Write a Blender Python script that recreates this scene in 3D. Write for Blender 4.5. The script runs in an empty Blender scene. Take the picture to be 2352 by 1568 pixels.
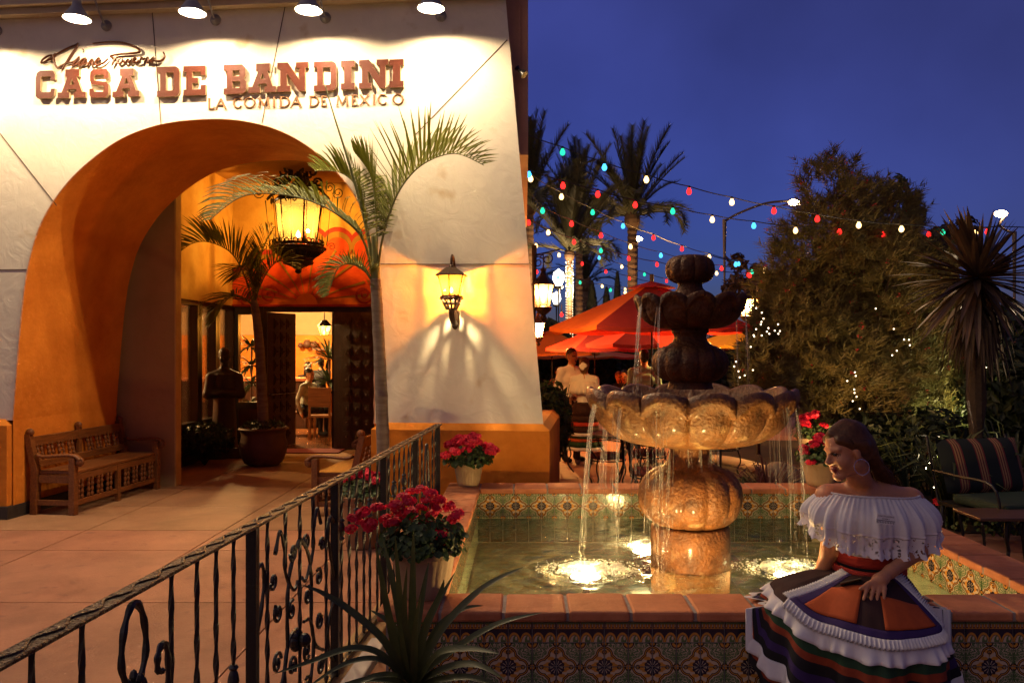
import bpy, bmesh, math, random
import numpy as np
from mathutils import Vector, Matrix
V = Vector
R = math.radians
pi = math.pi
random.seed(7)
sc = bpy.context.scene
col = sc.collection

# ------------------------------------------------------------------ camera, sky, exposure
CX, CY, F, H = 1205.0, 800.0, 1850.0, 1.72      # principal point and focal length, photo measured 2352 px wide
cam_d = bpy.data.cameras.new("camera")
cam_d.sensor_width = 36.0
cam_d.lens = 36.0 * F / 2352.0
cam_d.shift_x = (1176 - CX) / 2352.0
cam_d.shift_y = (CY - 784) / 2352.0
cam_d.clip_start = 0.05
cam_d.clip_end = 3000
cam = bpy.data.objects.new("camera", cam_d)
cam.location = (0, 0, H)
cam.rotation_euler = (R(90), 0, 0)
col.objects.link(cam)
sc.camera = cam

world = bpy.data.worlds.new("World")
sc.world = world
world.use_nodes = True
wn = world.node_tree.nodes
wl = world.node_tree.links
sky = wn.new("ShaderNodeTexSky")
sky.sky_type = 'NISHITA'
sky.sun_disc = False
SUN_EL, SUN_ROT = R(-2.3), R(-22)
sky.sun_elevation = SUN_EL
sky.sun_rotation = SUN_ROT
sky.altitude = 20
sky.air_density = 1.0
sky.dust_density = 0.2
sky.ozone_density = 6.6
bg = wn["Background"]
glow = wn.new("ShaderNodeMixRGB"); glow.blend_type = 'ADD'; glow.inputs[0].default_value = 1.0
glow.inputs[2].default_value = (0.024, 0.026, 0.045, 1)      # even city glow over the whole sky
wl.new(sky.outputs[0], glow.inputs[1])
wtc = wn.new("ShaderNodeTexCoord"); wnz = wn.new("ShaderNodeTexNoise"); wnz.inputs["Scale"].default_value = 3.4; wnz.inputs["Detail"].default_value = 4
wmr = wn.new("ShaderNodeMapRange"); wmr.inputs[1].default_value = 0.25; wmr.inputs[2].default_value = 0.75; wmr.inputs[3].default_value = 0.76; wmr.inputs[4].default_value = 1.26
wl.new(wtc.outputs["Generated"], wnz.inputs["Vector"]); wl.new(wnz.outputs["Fac"], wmr.inputs[0])
wmul = wn.new("ShaderNodeMixRGB"); wmul.blend_type = 'MULTIPLY'; wmul.inputs[0].default_value = 1.0     # faint high cloud all over
wl.new(glow.outputs[0], wmul.inputs[1]); wl.new(wmr.outputs[0], wmul.inputs[2])
wl.new(wmul.outputs[0], bg.inputs[0])
bg.inputs[1].default_value = 0.125

# added wide soft dusk fill from left behind the camera, not the sky's sun
sun_d = bpy.data.lights.new("dusk_fill", 'SUN')
sun_d.energy = 0.095
sun_d.angle = R(100)
sun_d.color = (1.0, 0.72, 0.55)
sun = bpy.data.objects.new("dusk_fill", sun_d)
sun.rotation_euler = (R(58), 0, R(-70))
col.objects.link(sun)

sc.view_settings.view_transform = 'Standard'
sc.view_settings.look = 'None'
sc.view_settings.gamma = 1
sc.view_settings.use_curve_mapping = False
sc.view_settings.exposure = 2.9
sc.render.engine = 'CYCLES'
sc.cycles.use_denoising = True
sc.cycles.max_bounces = 7
sc.cycles.diffuse_bounces = 3
sc.cycles.glossy_bounces = 3
sc.cycles.transmission_bounces = 4
sc.cycles.transparent_max_bounces = 16
sc.cycles.caustics_reflective = False
sc.cycles.caustics_refractive = False
sc.cycles.sample_clamp_indirect = 4.0
sc.cycles.use_light_tree = True

# ------------------------------------------------------------------ helpers
def P(px, py, Y):
    return V(((px - CX) / F * Y, Y, H + (CY - py) / F * Y))

def G(px, py, z=0.0):
    Y = (H - z) * F / (py - CY)
    return V(((px - CX) / F * Y, Y, z))

W = {}          # world matrix of every root

def empty(name, loc=(0, 0, 0), rz=0.0, label=None, cat=None, group=None, kind=None):
    o = bpy.data.objects.new(name, None)
    o.empty_display_size = 0.1
    o.location = loc
    o.rotation_euler = (0, 0, rz)
    col.objects.link(o)
    W[o.name] = Matrix.Translation(V(loc)) @ Matrix.Rotation(rz, 4, 'Z')
    tag(o, label, cat, group, kind)
    return o

def tag(o, label=None, cat=None, group=None, kind=None):
    if label: o["label"] = label
    if cat: o["category"] = cat
    if group: o["group"] = group
    if kind: o["kind"] = kind
    return o

def adopt(o, parent, rel=None):
    o.parent = parent
    W[o.name] = W[parent.name]
    return o

def copy_tree(o, parent=None, name=None):
    c = o.copy()
    col.objects.link(c)
    if parent is not None: c.parent = parent
    for ch in list(o.children):
        copy_tree(ch, c)
    return c

def place(o, loc, rz=0.0, s=1.0):
    o.location = loc
    o.rotation_euler = (0, 0, rz)
    o.scale = (s, s, s)
    return o

def frame(t, up=V((0, 0, 1))):
    t = t.normalized()
    if abs(t.dot(up)) > 0.98: up = V((1, 0, 0))
    a = t.cross(up).normalized()
    b = a.cross(t).normalized()
    return a, b

class MB:
    def __init__(s):
        s.v, s.f, s.m, s.mi = [], [], [], 0
        s.uv = {}
    def add(s, vs, fs):
        o = len(s.v)
        s.v += [tuple(v) for v in vs]
        s.f += [tuple(i + o for i in f) for f in fs]
        s.m += [s.mi] * len(fs)
    def box(s, a, b):
        x0, y0, z0 = (min(a[i], b[i]) for i in range(3)); x1, y1, z1 = (max(a[i], b[i]) for i in range(3))
        s.add([(x0,y0,z0),(x1,y0,z0),(x1,y1,z0),(x0,y1,z0),(x0,y0,z1),(x1,y0,z1),(x1,y1,z1),(x0,y1,z1)],
              [(0,3,2,1),(4,5,6,7),(0,1,5,4),(1,2,6,5),(2,3,7,6),(3,0,4,7)])
    def obox(s, c, ax, ay, az):
        c, ax, ay, az = V(c), V(ax), V(ay), V(az)
        s.add([c-ax-ay-az, c+ax-ay-az, c+ax+ay-az, c-ax+ay-az, c-ax-ay+az, c+ax-ay+az, c+ax+ay+az, c-ax+ay+az],
              [(0,3,2,1),(4,5,6,7),(0,1,5,4),(1,2,6,5),(2,3,7,6),(3,0,4,7)])
    def bar(s, p, q, w, t, up=V((0, 0, 1))):
        p, q = V(p), V(q)
        a, b = frame(q - p, up)
        s.obox((p + q) / 2, (q - p) / 2, a * w / 2, b * t / 2)
    def tube(s, pts, r, n=6, cap=True, closed=False, twist=0.0, flat=1.0):
        pts = [V(p) for p in pts]
        N = len(pts)
        rs = r if isinstance(r, (list, tuple)) else [r] * N
        vs, fs = [], []
        a = None
        for i, p in enumerate(pts):
            if closed: t = pts[(i + 1) % N] - pts[i - 1]
            else: t = pts[min(i + 1, N - 1)] - pts[max(i - 1, 0)]
            if t.length < 1e-9: t = V((0, 0, 1))
            t.normalize()
            if a is None: a, b = frame(t)
            else:
                a = (a - t * a.dot(t))
                if a.length < 1e-6: a, b = frame(t)
                a.normalize(); b = t.cross(a).normalized()
            for k in range(n):
                an = 2 * pi * k / n + twist * i
                vs.append(p + (a * math.cos(an) + b * math.sin(an) * flat) * rs[i])
        M = N if closed else N - 1
        for i in range(M):
            j = (i + 1) % N
            for k in range(n):
                k2 = (k + 1) % n
                fs.append((i*n+k, i*n+k2, j*n+k2, j*n+k))
        if cap and not closed:
            fs.append(tuple(range(n-1, -1, -1))); fs.append(tuple((N-1)*n + k for k in range(n)))
        s.add(vs, fs)
    def lathe(s, prof, n=24, c=(0, 0, 0), mod=None, close=False):
        vs, fs = [], []
        for i, (r, z) in enumerate(prof):
            for k in range(n):
                an = 2 * pi * k / n
                rr, zz = (r, z) if mod is None else mod(an, r, z, i)
                vs.append((c[0] + rr * math.cos(an), c[1] + rr * math.sin(an), c[2] + zz))
        L = len(prof)
        for i in range(L if close else L - 1):
            j = (i + 1) % L
            for k in range(n):
                k2 = (k + 1) % n
                fs.append((i*n+k, i*n+k2, j*n+k2, j*n+k))
        if not close:
            if prof[0][0] > 1e-6: fs.append(tuple(range(n-1, -1, -1)))
            if prof[-1][0] > 1e-6: fs.append(tuple((L-1)*n + k for k in range(n)))
        s.add(vs, fs)
    def ell(s, c, rx, ry=None, rz=None, nu=10, nv=6):
        ry = ry or rx; rz = rz or rx
        vs, fs = [], []
        vs.append((c[0], c[1], c[2] - rz))
        for j in range(1, nv):
            ph = -pi/2 + pi * j / nv
            for k in range(nu):
                an = 2*pi*k/nu
                vs.append((c[0] + rx*math.cos(ph)*math.cos(an), c[1] + ry*math.cos(ph)*math.sin(an), c[2] + rz*math.sin(ph)))
        vs.append((c[0], c[1], c[2] + rz))
        for k in range(nu): fs.append((0, 1+(k+1)%nu, 1+k))
        for j in range(nv-2):
            for k in range(nu):
                k2 = (k+1) % nu
                fs.append((1+j*nu+k, 1+j*nu+k2, 1+(j+1)*nu+k2, 1+(j+1)*nu+k))
        top = len(vs)-1; b = 1+(nv-2)*nu
        for k in range(nu): fs.append((b+k, b+(k+1)%nu, top))
        s.add(vs, fs)
    def grid(s, fn, nu, nv, closeu=False):
        vs = [fn(i/(nu if closeu else nu-1), j/(nv-1)) for j in range(nv) for i in range(nu)]
        fs = []
        for j in range(nv-1):
            for i in range(nu if closeu else nu-1):
                i2 = (i+1) % nu
                fs.append((j*nu+i, j*nu+i2, (j+1)*nu+i2, (j+1)*nu+i))
        s.add(vs, fs)
    def prism(s, poly, fn, d0, d1):
        """closed 2-D outline -> solid; fn(u, w, d) gives the point"""
        n = len(poly)
        vs = [fn(u, w, d0) for u, w in poly] + [fn(u, w, d1) for u, w in poly]
        fs = [tuple(range(n)), tuple(range(2*n-1, n-1, -1))]
        for i in range(n):
            j = (i+1) % n
            fs.append((i, i+n, j+n, j))
        s.add(vs, fs)
    def ribbon(s, pts, ws, nrm, fold=0.0):
        """leaf blade along pts; nrm = rough up direction"""
        pts = [V(p) for p in pts]; N = len(pts)
        vs, fs = [], []
        for i, p in enumerate(pts):
            t = (pts[min(i+1, N-1)] - pts[max(i-1, 0)])
            if t.length < 1e-9: t = V((0,0,1))
            t.normalize()
            a = t.cross(nrm)
            if a.length < 1e-4: a = t.cross(V((1, 0.3, 0)))
            a.normalize(); b = a.cross(t)
            w = ws[i]
            vs += [p - a*w + b*fold*w, p, p + a*w + b*fold*w]
        for i in range(N-1):
            k = i*3
            fs += [(k, k+1, k+4, k+3), (k+1, k+2, k+5, k+4)]
        s.add(vs, fs)
    def build(s, name, mats, parent=None, smooth=False, world=False, bevel=0.0, angle=None, solid=0.0):
        me = bpy.data.meshes.new(name)
        vs = s.v
        if world and parent is not None:
            inv = W[parent.name].inverted()
            vs = [tuple(inv @ V(v)) for v in vs]
        me.from_pydata(vs, [], s.f)
        if not isinstance(mats, (list, tuple)): mats = [mats]
        for m in mats: me.materials.append(m)
        if len(mats) > 1: me.polygons.foreach_set("material_index", s.m)
        if smooth: me.polygons.foreach_set("use_smooth", [True] * len(me.polygons))
        me.update()
        o = bpy.data.objects.new(name, me)
        col.objects.link(o)
        if smooth and angle:
            try: me.set_sharp_from_angle(angle=R(angle))
            except Exception: pass
        if solid:
            md = o.modifiers.new("thickness", 'SOLIDIFY'); md.thickness = solid; md.offset = 0
        if bevel:
            md = o.modifiers.new("edge", 'BEVEL'); md.width = bevel; md.segments = 2; md.limit_method = 'ANGLE'
        if parent is not None:
            adopt(o, parent)
        else:
            W[o.name] = Matrix.Identity(4)
        return o

def spiral(c, r0, r1, a0, a1, n=14, ax=V((1, 0, 0)), ay=V((0, 0, 1))):
    out = []
    for i in range(n):
        t = i/(n-1); r = r0 + (r1-r0)*t; a = a0 + (a1-a0)*t
        out.append(V(c) + ax*r*math.cos(a) + ay*r*math.sin(a))
    return out

def bez(pts, n=12):
    """Catmull-Rom through the points"""
    pts = [V(p) for p in pts]
    out = []
    for i in range(len(pts)-1):
        p0 = pts[max(i-1, 0)]; p1 = pts[i]; p2 = pts[i+1]; p3 = pts[min(i+2, len(pts)-1)]
        for k in range(n):
            t = k/n
            out.append(0.5*((2*p1) + (p2-p0)*t + (2*p0-5*p1+4*p2-p3)*t*t + (3*p1-p0-3*p2+p3)*t**3))
    out.append(pts[-1])
    return out

def lamp(name, kind, loc, power, color, parent=None, radius=0.03, world=True, **kw):
    d = bpy.data.lights.new(name, kind)
    d.energy = power; d.color = color
    if hasattr(d, "shadow_soft_size"): d.shadow_soft_size = radius
    o = bpy.data.objects.new(name, d)
    col.objects.link(o)
    p = V(loc)
    if parent is not None:
        if world: p = W[parent.name].inverted() @ p
        o.parent = parent
    o.location = p
    for k, v in kw.items():
        if k == "rot": o.rotation_euler = v
        else: setattr(d, k, v)
    return o

# ------------------------------------------------------------------ materials
def nodes_of(name):
    m = bpy.data.materials.new(name)
    m.use_nodes = True
    nt = m.node_tree
    return m, nt, nt.nodes, nt.links, nt.nodes["Principled BSDF"]

def mat(name, c, rough=0.7, metal=0.0, var=0.15, vscale=6.0, bump=0.0, bscale=40.0, spec=0.4, c2=None, trans=0.0, emit=None, estr=0.0, coord="Object", stretch=None, coat=0.0, blotch=None, det=6, rand=0.0, bdist=0.0, speck=None):
    m, nt, n, l, b = nodes_of(name)
    b.inputs["Roughness"].default_value = rough
    b.inputs["Metallic"].default_value = metal
    b.inputs["Specular IOR Level"].default_value = spec
    if coat: b.inputs["Coat Weight"].default_value = coat; b.inputs["Coat Roughness"].default_value = 0.15
    tc = n.new("ShaderNodeTexCoord")
    src = tc.outputs[coord]
    if stretch:
        mp = n.new("ShaderNodeMapping"); mp.inputs["Scale"].default_value = stretch
        l.new(src, mp.inputs[0]); src = mp.outputs[0]
    colour = None
    if var or c2:
        nz = n.new("ShaderNodeTexNoise"); nz.inputs["Scale"].default_value = vscale; nz.inputs["Detail"].default_value = det
        nz.inputs["Roughness"].default_value = 0.62
        l.new(src, nz.inputs["Vector"])
        rp = n.new("ShaderNodeValToRGB")
        rp.color_ramp.elements[0].position = 0.3; rp.color_ramp.elements[1].position = 0.72
        lo = c2 if c2 else tuple(x*(1-var) for x in c)
        hi = c if c2 else tuple(min(1, x*(1+var)) for x in c)
        rp.color_ramp.elements[0].color = (*lo, 1); rp.color_ramp.elements[1].color = (*hi, 1)
        l.new(nz.outputs["Fac"], rp.inputs[0])
        colour = rp.outputs[0]
        if blotch:
            n2 = n.new("ShaderNodeTexNoise"); n2.inputs["Scale"].default_value = blotch[0]; n2.inputs["Detail"].default_value = 5
            l.new(src, n2.inputs["Vector"])
            r2 = n.new("ShaderNodeValToRGB"); r2.color_ramp.elements[0].position = blotch[2]; r2.color_ramp.elements[1].position = blotch[2] + 0.1
            l.new(n2.outputs["Fac"], r2.inputs[0])
            mx = n.new("ShaderNodeMixRGB"); mx.inputs[2].default_value = (*blotch[1], 1)
            l.new(r2.outputs[0], mx.inputs[0]); l.new(colour, mx.inputs[1]); colour = mx.outputs[0]
        if speck:
            vo = n.new("ShaderNodeTexVoronoi"); vo.inputs["Scale"].default_value = speck[0]
            l.new(src, vo.inputs["Vector"])
            ls = n.new("ShaderNodeMath"); ls.operation = 'LESS_THAN'; ls.inputs[1].default_value = speck[1]; l.new(vo.outputs["Distance"], ls.inputs[0])
            mx = n.new("ShaderNodeMixRGB"); mx.inputs[2].default_value = (*speck[2], 1); l.new(ls.outputs[0], mx.inputs[0]); l.new(colour, mx.inputs[1]); colour = mx.outputs[0]
        if rand:
            oi = n.new("ShaderNodeObjectInfo")
            mr = n.new("ShaderNodeMapRange"); mr.inputs[3].default_value = 1 - rand; mr.inputs[4].default_value = 1 + rand
            l.new(oi.outputs["Random"], mr.inputs[0])
            mx = n.new("ShaderNodeMixRGB"); mx.blend_type = 'MULTIPLY'; mx.inputs[0].default_value = 1
            l.new(colour, mx.inputs[1]); l.new(mr.outputs[0], mx.inputs[2]); colour = mx.outputs[0]
        l.new(colour, b.inputs["Base Color"])
    else:
        b.inputs["Base Color"].default_value = (*c, 1)
    if bump:
        nb = n.new("ShaderNodeTexNoise"); nb.inputs["Scale"].default_value = bscale; nb.inputs["Detail"].default_value = 5
        nb.inputs["Distortion"].default_value = bdist
        l.new(src, nb.inputs["Vector"])
        bp = n.new("ShaderNodeBump"); bp.inputs["Strength"].default_value = bump; bp.inputs["Distance"].default_value = 0.02
        l.new(nb.outputs["Fac"], bp.inputs["Height"]); l.new(bp.outputs[0], b.inputs["Normal"])
    if emit:
        b.inputs["Emission Color"].default_value = (*emit, 1); b.inputs["Emission Strength"].default_value = estr
    if trans:
        tr = n.new("ShaderNodeBsdfTranslucent")
        if colour: l.new(colour, tr.inputs[0])
        else: tr.inputs[0].default_value = (*c, 1)
        ms = n.new("ShaderNodeMixShader"); ms.inputs[0].default_value = trans
        l.new(b.outputs[0], ms.inputs[1]); l.new(tr.outputs[0], ms.inputs[2])
        l.new(ms.outputs[0], n["Material Output"].inputs[0])
    return m

def emis(name, c, s, sampling=False):
    m, nt, n, l, b = nodes_of(name)
    n.remove(b)
    e = n.new("ShaderNodeEmission"); e.inputs[0].default_value = (*c, 1); e.inputs[1].default_value = s
    l.new(e.outputs[0], n["Material Output"].inputs[0])
    if not sampling:
        try: m.cycles.emission_sampling = 'NONE'
        except Exception: pass
    return m

def glass_mat(name, c, gl=0.1, transl=0.0, streak=None, rough=0.05, tc_amt=1.0):
    """thin pane: tinted see-through + gloss + a little milky scatter"""
    m, nt, n, l, b = nodes_of(name)
    n.remove(b)
    t = n.new("ShaderNodeBsdfTransparent"); t.inputs[0].default_value = (*c, 1)
    if streak:
        tc = n.new("ShaderNodeTexCoord"); mp = n.new("ShaderNodeMapping"); mp.inputs["Scale"].default_value = streak[0]
        l.new(tc.outputs["Object"], mp.inputs[0])
        nz = n.new("ShaderNodeTexNoise"); nz.inputs["Scale"].default_value = 1.0; nz.inputs["Detail"].default_value = 3; nz.inputs["Distortion"].default_value = 1.5
        l.new(mp.outputs[0], nz.inputs["Vector"])
        rp = n.new("ShaderNodeValToRGB"); rp.color_ramp.elements[0].position = 0.38; rp.color_ramp.elements[1].position = 0.62
        rp.color_ramp.elements[0].color = (*streak[1], 1); rp.color_ramp.elements[1].color = (*c, 1)
        l.new(nz.outputs["Fac"], rp.inputs[0]); l.new(rp.outputs[0], t.inputs[0])
    g = n.new("ShaderNodeBsdfGlossy"); g.inputs["Roughness"].default_value = rough; g.inputs[0].default_value = (1, 1, 1, 1)
    fr = n.new("ShaderNodeFresnel"); fr.inputs[0].default_value = 1.45
    ms = n.new("ShaderNodeMixShader")
    ml = n.new("ShaderNodeMath"); ml.operation = 'MULTIPLY'; ml.inputs[1].default_value = gl * 10
    l.new(fr.outputs[0], ml.inputs[0]); l.new(ml.outputs[0], ms.inputs[0])
    last = t
    if transl:
        tr = n.new("ShaderNodeBsdfTranslucent"); tr.inputs[0].default_value = (*c, 1)
        m2 = n.new("ShaderNodeMixShader"); m2.inputs[0].default_value = transl
        l.new(t.outputs[0], m2.inputs[1]); l.new(tr.outputs[0], m2.inputs[2]); last = m2
    l.new(last.outputs[0], ms.inputs[1]); l.new(g.outputs[0], ms.inputs[2])
    l.new(ms.outputs[0], n["Material Output"].inputs[0])
    return m

M = {}
M['stucco'] = mat('white_stucco', (0.72, 0.66, 0.56), rough=0.9, var=0.06, vscale=3.5, bump=0.26, bscale=4.5, bdist=2.2, spec=0.2, blotch=(3.0, (0.58, 0.46, 0.31), 0.62), det=9)
M['orange_stucco'] = mat('orange_stucco', (0.72, 0.25, 0.028), rough=0.9, c2=(0.50, 0.145, 0.012), vscale=2.2, bump=0.3, bscale=16, spec=0.2)
M['gold_stucco'] = mat('gold_stucco', (0.66, 0.45, 0.17), rough=0.9, c2=(0.46, 0.28, 0.085), vscale=2.6, bump=0.3, bscale=12, spec=0.2)
M['tan_stucco'] = mat('tan_stucco', (0.36, 0.22, 0.10), rough=0.9, var=0.12, vscale=2, bump=0.3, bscale=16, spec=0.2)
M['pink_stucco'] = mat('salmon_stucco', (0.56, 0.30, 0.19), rough=0.9, var=0.1, vscale=2, bump=0.3, bscale=16, spec=0.2)
M['soffit'] = mat('painted_beam', (0.42, 0.34, 0.25), rough=0.8, var=0.1, vscale=3)
M['joint'] = mat('dark_joint', (0.06, 0.035, 0.02), rough=0.9, var=0)
M['black_base'] = mat('dark_stone_base', (0.035, 0.028, 0.024), rough=0.6, var=0.3)
M['paving_pink'] = mat('salmon_concrete', (0.38, 0.172, 0.098), rough=0.7, c2=(0.23, 0.10, 0.056), vscale=2.0, bump=0.16, bscale=60, rand=0.12, blotch=(7, (0.23, 0.10, 0.062), 0.60), coord="Object", spec=0.3, speck=(5.0, 0.035, (0.13, 0.06, 0.04)), det=10)
M['paving_tan'] = mat('tan_concrete', (0.34, 0.185, 0.095), rough=0.75, c2=(0.23, 0.122, 0.06), vscale=2.2, bump=0.12, bscale=60, rand=0.06, spec=0.3)
M['paving_red'] = mat('patio_concrete', (0.36, 0.18, 0.12), rough=0.75, c2=(0.24, 0.115, 0.08), vscale=1.8, bump=0.12, bscale=60, rand=0.08, spec=0.3)
M['ground'] = mat('dark_ground', (0.06, 0.042, 0.03), rough=0.95, var=0.3, vscale=1.5)
M['terracotta'] = mat('terracotta', (0.56, 0.215, 0.095), rough=0.65, c2=(0.38, 0.125, 0.05), vscale=9, bump=0.2, bscale=50, rand=0.14, spec=0.3)
M['grout'] = mat('grey_grout', (0.30, 0.26, 0.22), rough=0.95, var=0.2, vscale=30)
M['iron'] = mat('black_iron', (0.012, 0.010, 0.009), rough=0.42, var=0.3, vscale=30, spec=0.5, bump=0.15, bscale=60)
M['bronze'] = mat('brown_iron', (0.055, 0.028, 0.016), rough=0.4, metal=0.6, var=0.3, vscale=30, spec=0.5, bump=0.2, bscale=50)
M['lampmetal'] = mat('grey_enamel', (0.20, 0.19, 0.21), rough=0.5, var=0.1)
M['lampwhite'] = mat('white_enamel', (0.85, 0.83, 0.78), rough=0.5, var=0)
M['wood'] = mat('carved_wood', (0.24, 0.085, 0.022), rough=0.45, c2=(0.11, 0.036, 0.01), vscale=4, stretch=(1, 12, 12), bump=0.25, bscale=8, spec=0.4)
M['darkwood'] = mat('dark_door_wood', (0.085, 0.032, 0.014), rough=0.5, c2=(0.04, 0.015, 0.007), vscale=5, stretch=(10, 10, 1), bump=0.5, bscale=30, spec=0.4)
M['frame'] = mat('dark_window_frame', (0.022, 0.012, 0.008), rough=0.4, var=0.2)
# ------------------------------------------------------------------ ground
mb = MB(); mb.add([(-400, -60, -0.06), (400, -60, -0.06), (400, 900, -0.06), (-400, 900, -0.06)], [(0, 1, 2, 3)])
tag(mb.build('ground', M['ground']), kind='structure')

xs = [-7.9, -6.65, -5.4, -4.15, -2.85, -1.6, -0.35]
ys = [1.0, 2.6, 4.05, 5.46, 6.87, 7.63, 8.81, 9.91, 11.1, 12.4, 13.72]
mb = MB(); mb.box((-8, 0.9, -0.05), (-0.35, 13.75, -0.012))
plaza = tag(mb.build('plaza_paving', M['joint']), kind='structure')
def slab_mesh(x0, x1, y0, y1, m, par, z=0.0, gap=0.005, name='slab'):
    b = MB(); b.box((x0+gap, y0+gap, -0.05), (x1-gap, y1-gap, z))
    return b.build(name, m, par)
for i in range(len(xs)-1):
    for j in range(len(ys)-1):
        slab_mesh(xs[i], xs[i+1], ys[j], ys[j+1], M['paving_pink'] if ys[j] < 7.6 else M['paving_tan'], plaza)
mb = MB(); mb.box((-0.34, 3.0, -0.05), (14, 34, -0.012))
patio = tag(mb.build('patio_paving', M['joint']), kind='structure')
px_ = [-0.34, 0.9, 2.15, 3.4, 4.65, 5.9]
py_ = [3.0, 4.3, 5.55, 6.8, 8.05, 9.3, 10.6, 11.9, 13.2, 14.5, 15.8]
for i in range(len(px_)-1):
    for j in range(len(py_)-1):
        slab_mesh(px_[i], px_[i+1], py_[j], py_[j+1], M['paving_red'], patio, z=0.0)
slab_mesh(-0.34, 5.9, 15.8, 34, M['paving_red'], patio, z=0.0, name='far_paving')
slab_mesh(5.9, 14, 3.0, 34, M['paving_red'], patio, z=0.0, name='side_paving')
slab_mesh(-8, 14, -6, 0.98, M['paving_pink'], plaza, z=0.0, name='near_paving')
slab_mesh(-0.34, 14, 0.99, 2.98, M['paving_pink'], plaza, z=0.0, name='near_paving')

# ------------------------------------------------------------------ the restaurant building
OX, OY, ANG = 0.04, 7.68, R(-5.52)
UX = V((math.cos(ANG), math.sin(ANG), 0)); VY = V((-math.sin(ANG), math.cos(ANG), 0))
def FAC(px, py, v=0.0):
    dx = (px - CX) / F
    t = (v + OX*VY.x + OY*VY.y) / (dx*VY.x + VY.y)
    p = V((dx*t - OX, t - OY, 0))
    return p.dot(UX), H + (CY - py)/F*t
def FP(px, py, v=0.0):
    u, z = FAC(px, py, v)
    return V((u, v, z))

house = empty('restaurant_building', (OX, OY, 0), ANG, 'white stucco restaurant front with a wide orange archway and sign', 'building')
arch_px = [(30,968),(38,860),(48,740),(60,640),(74,575),(92,520),(120,468),(160,415),(210,368),(270,325),(330,298),(400,281),(490,274),
           (560,279),(630,296),(690,325),(740,362),(785,408),(815,450),(838,500),(851,560),(857,640),(860,760),(860,968)]
# smooth the arch a little
ap = [V((u, 0, z)) for u, z in (FAC(x, y) for x, y in arch_px)]
ap = bez(ap, 4)
arch = [(p.x, p.z) for p in ap]
zp = FAC(600, 970)[1]                       # top of the plinth
arch[0] = (arch[0][0], zp); arch[-1] = (arch[-1][0], zp)
ZT = 5.6
uR0 = FAC(1165, 40)[0]; uR1 = FAC(1248, 968)[0]
uRT = uR0 + (uR0 - uR1) * (ZT - FAC(1165, 40)[1]) / (FAC(1165, 40)[1] - zp)
out = [(-8.5, zp), (-8.5, ZT), (uRT, ZT), (uR1, zp)] + [p for p in reversed(arch)]
mb = MB()
n_ = len(out)
mb.add([(u, 0, z) for u, z in out], [tuple(range(n_))[::-1]])
T = 1.75
mb.add([(uRT, 0, ZT), (uR1, 0, zp), (uR1 - 0.3, T, zp), (uRT - 0.3, T, ZT)], [(0, 1, 2, 3)])
wall = mb.build('wall', M['stucco'], house)
# fix the normal side
mb = MB()
na = len(arch)
mb.add([(u, 0.0, z) for u, z in arch] + [(u, T, z) for u, z in arch], [(i, i+na, i+1+na, i+1) for i in range(na-1)])
# orange jambs go on down to the plinth foot
for (u, z) in (arch[0], arch[-1]):
    mb.add([(u, 0, z), (u, T, z), (u, T, 0), (u, 0, 0)], [(0, 1, 2, 3)])
mb.build('arch_soffit', M['orange_stucco'], house)
mb = MB()
for i in range(na-1):
    (u0, z0), (u1, z1) = arch[i], arch[i+1]
    mb.tube([(u0, -0.004, z0), (u1, -0.004, z1)], 0.008, 4, cap=False)
mb.build('arch_edge', M['pink_stucco'], house)
# plinths with chamfered top
def plinth(u0, u1, prot=0.07, capl=True, capr=True):
    b = MB(); zc = zp - 0.05
    b.add([(u0, -prot, 0.13), (u1, -prot, 0.13), (u1, -prot, zc), (u0, -prot, zc), (u0 + (prot if capl else 0), 0.0, zp+0.012), (u1 - (prot if capr else 0), 0.0, zp+0.012),
           (u0, T, 0.13), (u1, T, 0.13), (u0, T, zc), (u1, T, zc), (u0 + (prot if capl else 0), T, zp+0.012), (u1 - (prot if capr else 0), T, zp+0.012)],
          [(0,1,2,3), (3,2,5,4), (1,7,9,2), (2,9,11,5), (6,0,3,8), (8,3,4,10), (4,5,11,10)])
    b.build('plinth', M['orange_stucco'], house)
    b = MB(); b.box((u0 - 0.03, -prot - 0.03, 0), (u1 + 0.03, T, 0.128)); b.build('plinth_foot', M['black_base'], house)
plinth(-8.5, FAC(27, 980)[0], capl=False)
plinth(FAC(857, 980)[0], FAC(1262, 980, -0.07)[0])
# control joints in the stucco
for (a, b) in (((350,30),(370,286)), ((655,15),(602,283)), ((1165,92),(952,312)), ((-60,230),(130,472)), ((861,607),(1215,607)), ((-200,621),(62,619))):
    p, q = FP(*a, -0.001), FP(*b, -0.001)
    b_ = MB(); b_.bar(p, q, 0.008, 0.006); b_.build('control_joint', M['joint'], house)
# eave beam along the top and the salmon overhang at the corner
mb = MB()
p, q = FP(-300, 20, -0.12), FP(1163, -34, -0.12)
mb.box((-8.5, -0.16, q.z + 0.00), (uRT + 0.06, 0.0, 5.7)); mb.box((-8.5, -0.10, q.z - 0.07), (uRT + 0.05, 0.0, q.z - 0.003))
mb.build('eave_beam', M['soffit'], house)
mb = MB()
c0 = P(1166, 0, 7.84); c1 = P(1213, 356, 7.84)
mb.box((c0.x - 0.3, 7.84, c1.z), (c1.x, 12.5, 5.7)); mb.box((c1.x - 0.09, 7.81, c1.z + 0.004), (c1.x - 0.075, 7.84, 5.7))
mb.build('corner_overhang', M['pink_stucco'], house, world=True)
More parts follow.
